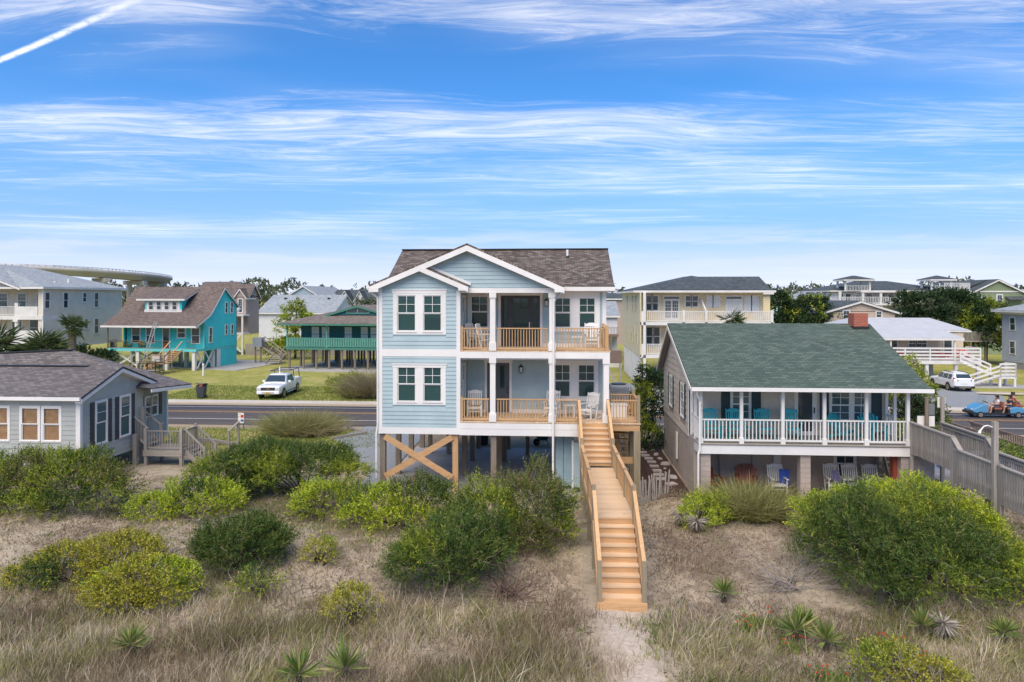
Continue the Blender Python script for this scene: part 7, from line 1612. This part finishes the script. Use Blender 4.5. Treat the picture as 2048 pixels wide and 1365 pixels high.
shrub('dune_shrub', 'broad olive yellow mound at the far left of the dune', 'shrub', [(-13.2, 19.9, 0.62, 1.3, 1, 0.62), (-14.7, 19.7, 0.45, 1.2, 0.9, 0.48), (-15.6, 19.4, 0.25, 0.75, 0.7, 0.38), (-14, 19.1, 0.3, 1, 0.5, 0.35)], 200, 'olive', (.06, .034), .16, 6, group=gS, mats=[('cedar', .16), ('olive', 1.)], rough=.16)
shrub('dune_shrub', 'smooth yellow-green mound in the middle of the left dune', 'shrub', [(-11.4, 18.5, 0.55, 1.25, 0.85, 0.62), (-12.4, 18.3, 0.3, 0.85, 0.6, 0.36), (-10.9, 18.2, 0.3, 0.7, 0.55, 0.42)], 220, 'olive', (.055, .034), .14, 6, group=gS, mats=[('lime', .35), ('olive', 1.)], rough=.12)
shrub('dune_shrub', 'small ochre mound before the yellow-green one', 'shrub', [(-11.85, 17.75, 0.3, 0.75, 0.5, 0.4)], 230, 'olive', (.055, .03), .14, 6, group=gS, rough=.14)
shrub('dune_shrub', 'little grey-green bush right of the lone dark shrub', 'shrub', [(-7.4, 20.9, 0.5, 0.5, 0.45, 0.42)], 150, 'olive', (.06, .03), .2, 6, group=gS, mats=[('myrtle', .4), ('olive', 1.)], up=.6)
shrub('dune_shrub', 'little green bush in front of the lone dark shrub', 'shrub', [(-8.5, 18.9, 0.38, 0.6, 0.5, 0.36)], 150, 'myrtle', (.06, .03), .2, 6, group=gS, mats=[('cedar', .4), ('myrtle', 1.)], up=.6)
shrub('dune_shrub', 'small olive bush at the edge of the dry grass', 'shrub', [(-5.35, 17.6, 0.42, 0.68, 0.55, 0.42)], 160, 'olive', (.06, .03), .22, 6, group=gS, up=.6)
shrub('dune_shrub', 'big dark juniper on the right dune', 'shrub', [(9.0, 20.4, 1.03, 1.25, 1.2, 1.06), (10.6, 20.3, 0.95, 1.5, 1.2, 1.1), (9.7, 21.2, 1.45, 1.4, 1.1, 0.85), (8.2, 20.9, 1.2, 0.8, 0.95, 0.8), (10.3, 19.5, 0.7, 1.3, 0.8, 0.75), (11.7, 20.4, 0.86, 0.9, 0.9, 0.88), (8.7, 19.7, 0.65, 0.7, 0.6, 0.55), (9.3, 19.3, 0.5, 0.7, 0.5, 0.45), (11, 21, 1.72, 0.8, 0.7, 0.62), (8.8, 21.3, 1.7, 0.7, 0.6, 0.5)], 110, 'cedar', (.115, .019), .44, 14, up=.5, group=gS, mats=[('myrtle', .15), ('cedar', 1.)], rough=.46)
shrub('dune_shrub', 'bright lime shrub behind the big juniper', 'shrub', [(8.7, 22.4, 1.4, 0.95, 0.95, 0.72), (10.1, 22.8, 1.55, 1.4, 1, 0.76), (11.6, 22.9, 1.81, 1.2, 1, 0.75)], 150, 'lime', (.068, .03), .25, 10, group=gS, rough=.24)
shrub('dune_shrub', 'yellow-green shrub sloping down before the boardwalk', 'shrub', [(12.3, 21.7, 1.25, 1.05, 1, 1.01), (12.75, 20.7, 0.77, 1, 0.9, 0.84), (11.9, 22.3, 1.55, 0.9, 0.9, 0.7), (13, 19.8, 0.5, 0.8, 0.8, 0.6)], 150, 'lime', (.066, .03), .25, 10, group=gS, mats=[('myrtle', .5), ('lime', 1.)], rough=.24)
shrub('dune_shrub', 'small green shrub left of the tall grass clump', 'shrub', [(5.4, 24.9, 0.82, 0.75, 0.7, 0.55), (4.9, 24.3, 0.75, 0.5, 0.5, 0.4)], 140, 'lime', (.066, .03), .25, 10, group=gS, mats=[('myrtle', .4), ('lime', 1.)])
shrub('dune_shrub', 'olive shrub at the bottom edge right of the yuccas', 'shrub', [(7.4, 15.5, 0.4, 0.8, 0.6, 0.42), (8.2, 15.3, 0.3, 0.5, 0.5, 0.3)], 170, 'olive', (.06, .03), .2, 6, group=gS, mats=[('myrtle', .4), ('olive', 1.)])
gG = 'shrubs between the houses'
shrub('garden_shrub', 'dark evergreen shrub between the blue house and tan cottage', 'shrub', [(4.2, 37.6, 1.6, 1.0, 1.2, 1.5), (5.1, 38.2, 2.4, .85, 1, 1.6), (4.7, 37, .8, 1.0, 1.0, .9), (4.75, 38, 4.0, .3, .3, .8), (5.6, 38.6, 3.2, .6, .6, 1.0)], 60, 'myrtle', (.12, .06), .3, 7, group=gG, mats=[('dark', .5), ('myrtle', 1.)])
shrub('garden_shrub', 'tall dark shrub behind the right end of the tan cottage', 'shrub', [(19.2, 39.5, 1.8, 1.3, 1.2, 1.7), (20.4, 39.8, 1.3, 1.2, 1.1, 1.4), (18.6, 39.2, 2.9, .7, .7, 1.2), (21.0, 40, 2.4, .35, .35, 1.1)], 60, 'dark', (.12, .06), .3, 7, group=gG, mats=[('myrtle', .4), ('dark', 1.)])
shrub('garden_shrub', 'pale flowering shrub beside the white-railed deck', 'shrub', [(29.9, 61.5, 1.7, 1.4, 1.3, 1.5), (31.2, 61.8, 1.2, 1.0, 1.0, 1.1)], 60, 'lime', (.13, .07), .3, 6, group=gG, mats=[('deadyucca', .15), ('myrtle', .5), ('lime', 1.)])
shrub('hedge', 'bright green hedge between boardwalk and access walkway', 'hedge', [(20.6, 31.5, .75, 1.2, 2.0, .75), (20.6, 28.6, .65, 1.2, 1.6, .75), (20.6, 34.3, .9, 1.2, 1.5, .75)], 70, 'greengrass', (.10, .05), .22, 6)
shrub('hedge', 'low green hedge right of the cottage porch', 'hedge', [(18.0, 38, .9, 1.2, 1.0, .9), (19.5, 38.2, .7, 1.2, 1.0, .8)], 60, 'greengrass', (.10, .05), .22, 6)
shrub('hedge', 'dark clipped hedge under the beige house', 'hedge', [(-57.2, 72.3, 1.7, 2.4, 1.2, 1.7), (-53.6, 72.6, 1.5, 2.2, 1.2, 1.5), (-51.0, 73.2, 1.2, 1.6, 1.1, 1.3)], 30, 'dark', (.2, .1), .3, 6)
shrub('roadside_shrub', 'low green shrub left of the pampas grass', 'shrub', [(-19.3, 60, .6, 1.3, 1.0, .7), (-18.0, 59.5, .8, 1.1, 1.0, .8)], 50, 'myrtle', (.12, .06), .3, 6)
def tree(name, label, x, y, lobes, kind, density, leaf, slen, trunk_h, r=.2, group='trees beyond the road', mats=None, k=7, twigs=8):
    t = shrub(name, label, 'tree', [(x+a, y+b_, c, d, e, f) for a, b_, c, d, e, f in lobes], density, kind, leaf, slen, k, group=group, mats=mats, twigs=0, rough=.34, base=(x, y), low=-.6, part='crown')
    b = MB().tube([(x, y, -.1), (x+.1, y, trunk_h*.6), (x, y, trunk_h)], [r, r*.8, r*.5], 8)
    for a, b_, c, d, e, f in lobes: b.tube([(x, y, trunk_h*.7), (x+a*.6, y+b_*.6, (trunk_h+c)/2), (x+a, y+b_, c)], [r*.5, r*.35, r*.15], 5)
    b.build('trunk', M['bark'], t); return t
con = [(0, 0, 6.9, 2.2, 2, 1.7), (-1.7, 0, 5.5, 1.9, 1.8, 1.3), (1.7, 0, 5.4, 1.9, 1.8, 1.3), (0, -.8, 4.3, 2.5, 1.6, 1.2), (.5, 0, 8.0, 1.1, 1.1, .7)]
tree('conifer', 'dark conifer right of the yellow duplex', 26.8, 86, con, 'dark', 16, (.34, .13), .6, 6, mats=[('myrtle', .2), ('dark', 1.)])
tree('conifer', 'dark conifer beside the peach gable', 31.3, 87, [(a, b_, c-.3, d*1.05, e, f) for a, b_, c, d, e, f in con], 'dark', 16, (.34, .13), .6, 6, mats=[('myrtle', .3), ('dark', 1.)])
tree('conifer', 'broad pine below the white cupola house', 47.5, 93, [(0, 0, 7.6, 2.6, 2, 1.2), (-1.8, 0, 6.2, 2.0, 2, 1.3), (1.9, 0, 6.3, 2.2, 2, 1.4), (0, 0, 4.6, 3.2, 2, 1.6), (-1.6, 0, 8.4, 1.3, 1.2, .5)], 'dark', 16, (.34, .13), .6, 7, mats=[('far', .3), ('dark', 1.)])
tree('conifer', 'darkest conifer in the middle of the pine group', 52.6, 95, [(0, 0, 8.0, 2.4, 2, 1.2), (-1.5, 0, 6.4, 2.2, 2, 1.4), (1.9, 0, 7.0, 2.3, 2, 1.2), (0, 0, 4.8, 3.2, 2, 1.7)], 'dark', 16, (.34, .13), .6, 7)
tree('conifer', 'yellow-tinged conifer above the grey walkway', 55.2, 92, [(0, 0, 6.4, 2.2, 2, 1.3), (-1.6, 0, 5.0, 2.2, 2, 1.4), (1.2, 0, 4.4, 2.0, 2, 1.5), (-.6, -.6, 3.0, 2.6, 1.6, 1.3)], 'myrtle', 16, (.34, .14), .6, 5, mats=[('dark', .6), ('myrtle', 1.)])
tree('leafy_tree', 'light green young tree behind the teal house', -36.5, 93, [(0, 0, 5.6, 1.7, 1.6, 1.6), (-1.3, 0, 4.4, 1.3, 1.3, 1.2), (1.3, 0, 4.5, 1.4, 1.3, 1.3), (.3, 0, 7.2, .7, .7, .6)], 'myrtle', 12, (.26, .13), .6, 5, mats=[('lime', .3), ('myrtle', 1.)])
shrub('roadside_shrub', 'rounded green bush under the young tree', 'shrub', [(-36.6, 91.5, 1.5, 2.6, 1.4, 1.6), (-39, 92, 1.2, 1.6, 1.2, 1.3)], 22, 'lime', (.22, .11), .4, 6, mats=[('myrtle', .6), ('lime', 1.)])
tree('leafy_tree', 'thin dark tree just left of the blue house', -28.0, 104, [(0, 0, 6.6, 2.2, 1.6, 1.2), (1.8, 0, 7.6, 1.5, 1.3, .8), (-2.2, 0, 7.2, 1.3, 1.2, .6)], 'far', 11, (.28, .13), .6, 6)
# far woods on the horizon
n = 150; lo = []
for i in range(n):
    x = random.uniform(-420, 420); y = 330+random.uniform(-25, 60); top = 12.2+random.uniform(-2.2, 2.6)+(1.6 if -170 < x < -20 else 0); r_ = random.uniform(5, 9); lo.append((x, y, top-r_*.62, r_, r_*.8, r_*.62))
for i in range(60): x = -420+840*i/59; lo.append((x, 318, 3.5, 11, 5, 5.5))
P, N = lobe_points(lo, 16000, (.8, 1.05), -.6, .3); PP, DD, LL, WW, tt = sprigs(P, N, 5, 1.6, 1.7, .9, .3, .6)
tag(leaves('far_woods', PP, DD, LL, WW, LM['far'], tt, None), 'dark tree line along the horizon', 'woods', kind='stuff')
# palms
def palm(name, label, x, y, h, cz, nfr, fl_, r=.3, fan=True, group='palms'):
    t = thing(name, label, 'palm', (x, y, 0), 0, group)
    if h > .2:
        b = MB()
        for i in range(int(h/.22)): z = i*.22; b.cyl((x, y, z), (x, y, z+.25), r*(.95-.2*z/h)+.02, 9, r*(1.08-.2*z/h)+.04)
        b.build('trunk', mat('palm_trunk', (.23, .18, .14), .95, .3, 6., .8, 20), t)
    Ps, Ds, Ls, Ws, Ts = [], [], [], [], []; sb = MB()
    for i in range(nfr):
        az_ = random.uniform(0, 6.28); el = random.uniform(-.75, 1.35); d = Vector((math.cos(az_)*math.cos(el), math.sin(az_)*math.cos(el), math.sin(el))); L = fl_*random.uniform(.8, 1.1)
        c = Vector((x, y, cz)); hub = c+d*L*.5; sb.tube([c, hub], [.02, .012], 4); tone = random.random()*(.9 if el < -.2 else .6)
        s = d.cross(Vector((0, 0, 1))).normalized(); u = s.cross(d)
        for j in range(18):
            a = (j-8.5)/8.5*1.75; dd = (d*math.cos(a)+s*math.sin(a)+u*random.uniform(-.25, .1)-Vector((0, 0, .25))).normalized()
            Ps.append(hub); Ds.append(dd); Ls.append(L*.62*random.uniform(.85, 1.1)); Ws.append(.055*fl_); Ts.append(tone+random.random()*.15)
    leaves('fronds', np.array(Ps), np.array(Ds), np.array(Ls), np.array(Ws), LM['palm'], np.clip(np.array(Ts), 0, 1), t); sb.build('frond_stalks', M['greytwig'], t)
    return t
palm('fan_palm', 'tall fan palm with rough trunk before the beige house', -49.0, 66, 5.2, 5.5, 34, 1.55, .38)
palm('fan_palm', 'bushy fan palm behind the grey cottage roof, left one', -43.2, 50, 3.4, 4.3, 44, 2.3, .3)
palm('fan_palm', 'bushy fan palm behind the grey cottage roof, right one', -40.2, 51, 3.3, 4.2, 40, 2.0, .3)
palm('fan_palm', 'fan palm tips showing above the tan cottage ridge', 14.2, 57, 6.0, 6.4, 24, 1.4, .25)
# grasses
def clump(name, label, x, y, r, h, n, kind, bend=.5, z=None, group='tall grass clumps', lean=.5):
    z0 = (H(x, y) if y < 46 else 0.) if z is None else z; t = thing(name, label, 'grass', (x, y, z0), 0, group)
    a = rng.random(n)*6.283; q_ = np.sqrt(rng.random(n)); P = np.stack([x+r*.6*q_*np.cos(a), y+r*.6*q_*np.sin(a), np.full(n, z0)], 1)
    D = unit(np.stack([np.cos(a)*q_*lean+rng.normal(size=n)*.2, np.sin(a)*q_*lean+rng.normal(size=n)*.2, np.ones(n)], 1))
    blades('blades', P, D, h*(.5+.6*rng.random(n)), np.full(n, .022), LM[kind], rng.random(n), t, bend); return t
clump('grass_clump', 'tall feathery grass clump before the tan cottage', 7.1, 25.5, 1.6, 1.45, 3600, 'drygreen', 1.2, lean=.8)
clump('grass_clump', 'tall green grass at the left pier of the tan cottage', 6.2, 25.6, 1.1, 1.05, 1800, 'greengrass', 1.1, lean=.8)
clump('grass_clump', 'wild grass mound on the roadside lawn', -16.2, 42.2, 2.5, 1.75, 5200, 'drygreen', 1.3, lean=1.1)
clump('grass_clump', 'browner dry grass spilling from the roadside mound', -15.3, 41.8, 1.9, 1.3, 2200, 'pampas', 1.4, lean=1.2)
clump('pampas_grass', 'pale pampas grass against the left edge of the blue house', -15.6, 57.5, 1.9, 3.1, 4200, 'pampas', 1.4, lean=.8)
clump('pampas_grass', 'smaller pampas tuft beside the taller pale one', -17.2, 57, 1.4, 2.0, 1600, 'drygreen', .8, lean=.7)
def yucca(label, x, y, r, n=80, kind='yucca', lift=.25, up=.6):
    z0 = H(x, y); t = thing('yucca', label, 'yucca', (x, y, z0), 0, 'yuccas'); a = rng.random(n)*6.283; e = rng.random(n)*1.5-.25+up*.3
    D = unit(np.stack([np.cos(a)*np.cos(e), np.sin(a)*np.cos(e), np.sin(e)], 1)); P = np.tile([[x, y, z0+lift]], (n, 1))+D*.05
    leaves('leaves', P, D, r*(.75+.4*rng.random(n)), np.full(n, .045), LM[kind], rng.random(n), t); MB().cyl((x, y, z0-.05), (x, y, z0+lift), .07, 7).build('stem', M['bark'], t); return t
for x, y, r_, lab in ((4.64, 19.4, .48, 'green yucca alone on the sand right of the stairs'), (5.95, 17.5, .62, 'largest yucca in the pair among red flowers'), (6.45, 16.9, .5, 'smaller yucca in front of the largest one'), (6.3, 17.9, .42, 'pale yucca behind the largest one'), (9.15, 17.8, .5, 'yucca beside the dead yucca stalk'), (-5.7, 14.75, .6, 'yucca at the bottom edge, left of two'), (-4.7, 14.85, .65, 'yucca at the bottom edge, right of two'), (-10.2, 15.7, .45, 'small yucca hidden in the dry grass at the left'), (11.1, 17.8, .4, 'small yucca at the far right of the dune')): yucca(lab, x, y, r_)
for x, y, lab in ((4.3, 24.2, 'bleached dead yucca skirt near the sand fence'), (4.75, 23.7, 'bleached dead yucca skirt, nearer the beach'), (9.55, 17.6, 'dead grey yucca with a spike')): yucca(lab, x, y, .36, 110, 'deadyucca', .42, -2.6)
# dry dune grass, weeds and litter
def field(name, label, n, ylo_, yhi, kind, h, w, dens, bend=.5, per=26, rad=.16):
    """Grass in tufts: each tuft has its own height, tone and lean."""
    nt = n//per; k = nt*5
    ty = ylo_+(yhi-ylo_)*rng.random(k); tx = (rng.random(k)*2-1)*(.80*ty+2.5)-.066*ty
    keep = rng.random(k) < dens(tx, ty)
    edge = np.abs(tx-1.7-.3*np.sin(ty*1.7)-.2*np.sin(ty*4.1)); keep &= ~((edge < .35+.75*rng.random(k)**1.5) & (ty < 19.8))
    keep &= ~((tx > .55) & (tx < 2.6) & (ty > 18.4)); tx, ty = tx[keep][:nt], ty[keep][:nt]; nt = len(tx)
    th = .45+.85*rng.random(nt)**1.3; tt_ = np.clip(.5+.3*np.sin(tx*.9+2*np.sin(ty*.6))+rng.normal(size=nt)*.25, 0, 1); lx_ = rng.normal(size=nt)*.22+.1; ly_ = rng.normal(size=nt)*.2; cnt = rng.integers(per//3, per*5//3, nt)
    ix = np.repeat(np.arange(nt), cnt); m_ = len(ix); rr = rad*(.5+th[ix])
    xx = tx[ix]+rng.normal(size=m_)*rr; yy_ = ty[ix]+rng.normal(size=m_)*rr
    ok = ~((xx > .85) & (xx < 2.45) & (yy_ > 18.4)); ix, xx, yy_ = ix[ok], xx[ok], yy_[ok]; m_ = len(ix)
    P = np.stack([xx, yy_, hgt(xx, yy_)-.01], 1); D = unit(np.stack([lx_[ix]+rng.normal(size=m_)*.28, ly_[ix]+rng.normal(size=m_)*.28, np.ones(m_)], 1))
    o = blades(name, P, D, h*th[ix]*(.4+.7*rng.random(m_)), np.full(m_, w)*(.7+.6*rng.random(m_)), LM[kind], np.clip(tt_[ix]+rng.normal(size=m_)*.18, 0, 1), None, bend); return tag(o, label, 'grass', kind='stuff')
def patchy(x, y, s=1.): return .5+.5*np.sin(x*1.1*s+1.7*np.sin(y*.9*s))*np.sin(y*1.3*s+x*.4)
front = lambda x, y: np.where(y < 17.2, 1., np.clip(1-(y-17.2)/2.2, 0, 1))*(.25+.75*patchy(x, y))*np.where(x > 2.5, .5, 1.)
field('dune_grass', 'dry tan grass across the front of the dune', 46000, 13.6, 19.4, 'dry', .50, .013, front)
field('dune_grass', 'olive green grass mixed into the dry dune grass', 34000, 13.6, 19.6, 'drygreen', .46, .014, lambda x, y: front(x, y)*np.clip(patchy(x+3, y, .7)*1.6-.4, 0, 1))
field('dune_stalks', 'tall pale single stalks rising from the dune grass', 2200, 13.6, 19.2, 'dry', .95, .016, lambda x, y: front(x, y)*.8, .3, 3, .2)
field('dune_stubble', 'sparse dry stubble on the upper dune', 46000, 18.2, 29, 'dry', .26, .012, lambda x, y: np.clip(patchy(x, y, .8)*1.3-.15, 0, 1), .8, 14, .22)
field('dune_clover', 'yellow-green ground cover right of the path', 9000, 14.2, 19, 'greengrass', .26, .02, lambda x, y: np.where((x > 2.4), np.clip(patchy(x+1, y+4, .9)*1.6-.5, 0, 1), .06), .8, 34, .13)
field('dune_weeds', 'low green weeds scattered on the sand', 26000, 17.0, 28.5, 'greengrass', .18, .02, lambda x, y: np.clip(patchy(x+5, y+2, .55)*1.7-.75, 0, 1), .9, 30, .14)
field('dune_brush', 'brown dead brush lying over the dune slope', 26000, 17.5, 28, 'brush', .30, .012, lambda x, y: np.clip(patchy(x+9, y-3, .6)*1.5-.4, 0, 1)*np.where(x > 2.6, 1.4, .8), 1.6, 30, .3)
# lawn blades at the road edge
n = 26000; xx = -34+24*rng.random(n); yy_ = np.where(rng.random(n) < .3, 38+5.2*rng.random(n), 55+9*rng.random(n)); P = np.stack([xx, yy_, np.zeros(n)], 1); D = unit(np.stack([rng.normal(size=n)*.5, rng.normal(size=n)*.5, np.ones(n)], 1))
tag(blades('lawn_grass', P, D, .10+.10*rng.random(n), np.full(n, .03), LM['greengrass'], rng.random(n), None, .6), 'mown grass on both sides of the road', 'grass', kind='stuff')
# dead leaf litter lying on the sand
n = 60000; yy_ = 15+13.5*rng.random(n); xx = (rng.random(n)*2-1)*(.78*yy_+1.5)-.066*yy_; kp = (rng.random(n) < .15+.85*np.clip(patchy(xx, yy_, .7)*1.5-.25, 0, 1)) & ~((xx > .5) & (xx < 2.6) & (yy_ > 18.3)) & ~((np.abs(xx-1.7) < .7) & (yy_ < 19.6)); xx, yy_ = xx[kp], yy_[kp]; n = len(xx)
P = np.stack([xx, yy_, hgt(xx, yy_)+.008+.02*rng.random(n)], 1); D = unit(np.stack([rng.normal(size=n), rng.normal(size=n), rng.normal(size=n)*.3], 1))
tag(leaves('leaf_litter', P, D, .04+.09*rng.random(n)**2, .014+.022*rng.random(n), LM['brush'], rng.random(n), None), 'brown dead leaf litter scattered over the dune', 'litter', kind='stuff')
# twigs, branches
b = MB()
for i in range(1700):
    y = random.uniform(17.5, 28); x = random.uniform(-.8*y, .72*y)
    if .5 < x < 2.6: continue
    a = random.uniform(0, 3.14); L = random.uniform(.12, .55); z = H(x, y)+.02; b.bar((x, y, z), (x+L*math.cos(a), y+L*math.sin(a), H(x+L*math.cos(a), y+L*math.sin(a))+random.uniform(.01, .08)), .014, .012)
tag(b.build('twig_litter', M['greytwig']), 'bleached twigs strewn over the sand', 'twigs', kind='stuff')
def tangle(name, label, x, y, r, h, n, m):
    t = MB()
    for i in range(n):
        a = random.uniform(0, 6.28); p = Vector((x+random.uniform(-.4, .4)*r, y+random.uniform(-.4, .4)*r, H(x, y))); pts_ = [p]
        d = Vector((math.cos(a)*.8, math.sin(a)*.8, random.uniform(.2, 1.0))).normalized()
        for k in range(4): d = (d+Vector((random.uniform(-.4, .4), random.uniform(-.4, .4), random.uniform(-.45, .2)))).normalized(); p = p+d*r*.38; p.z = max(p.z, H(p.x, p.y)+.02); pts_.append(p.copy())
        t.tube(pts_, [.014, .011, .008, .006, .004], 4)
    return tag(t.build(name, m), label, 'branches')
tangle('dead_branches', 'tangle of bleached dead branches left of the big juniper', 6.7, 20.3, 1.0, .7, 70, M['greytwig'])
tangle('dead_branches', 'heap of brown dead branches beside the dark juniper', -1.4, 19.4, .8, .7, 90, mat('brown_twig', (.20, .13, .10), .9, .3))
tangle('dead_branches', 'bleached root snag on the sand before the grey cottage', -17.3, 24.0, .5, .3, 10, M['greytwig'])
tangle('dead_branches', 'curly bleached twigs below the lime shrub', -12.9, 23.8, .55, .4, 16, M['greytwig'])
def flowers(label, x, y, r, n):
    z0 = H(x, y); t = thing('red_flowers', label, 'flowers', (x, y, z0), 0, 'red wildflowers'); fx = x+rng.normal(size=n)*r*.5; fy = y+rng.normal(size=n)*r*.35; fz_ = hgt(fx, fy)+.22+.16*rng.random(n); b = MB()
    for i in range(n): b.cyl((fx[i], fy[i], z0), (fx[i], fy[i], fz_[i]), .006, 4)
    b.build('stems', mat('flower_stem', (.10, .15, .04), .8, .2), t); k = 10; a = np.tile(np.arange(k)/k*6.283, n)
    P = np.repeat(np.stack([fx, fy, fz_], 1), k, 0); D = unit(np.stack([np.cos(a), np.sin(a)-.25, np.full(n*k, .25)], 1)); leaves('petals', P, D, np.full(n*k, .042), np.full(n*k, .028), LM['flower'], rng.random(n*k), t)['kind'] = 'stuff'
    m_ = n*30; P = np.stack([x+rng.normal(size=m_)*r*.5, y+rng.normal(size=m_)*r*.35, np.full(m_, z0)], 1); D = unit(np.stack([rng.normal(size=m_)*.5, rng.normal(size=m_)*.5, np.ones(m_)], 1)); leaves('foliage', P, D, .12+.16*rng.random(m_), np.full(m_, .03), LM['greengrass'], rng.random(m_), t)
for lab, x, y, r_, n_ in (('red wildflowers behind the largest yucca', 5.3, 18.3, .5, 5), ('red wildflowers beside the largest yucca', 5.75, 17.0, .5, 5), ('red wildflowers left of the dead yucca', 8.0, 17.0, .55, 9), ('red wildflowers just before the olive bottom shrub', 8.3, 16.5, .5, 5), ('red wildflowers at the bottom edge right of the path', 5.95, 15.5, .5, 8), ('red wildflowers by the bare sand path', 4.9, 18.0, .3, 4)): flowers(lab, x, y, r_, n_)
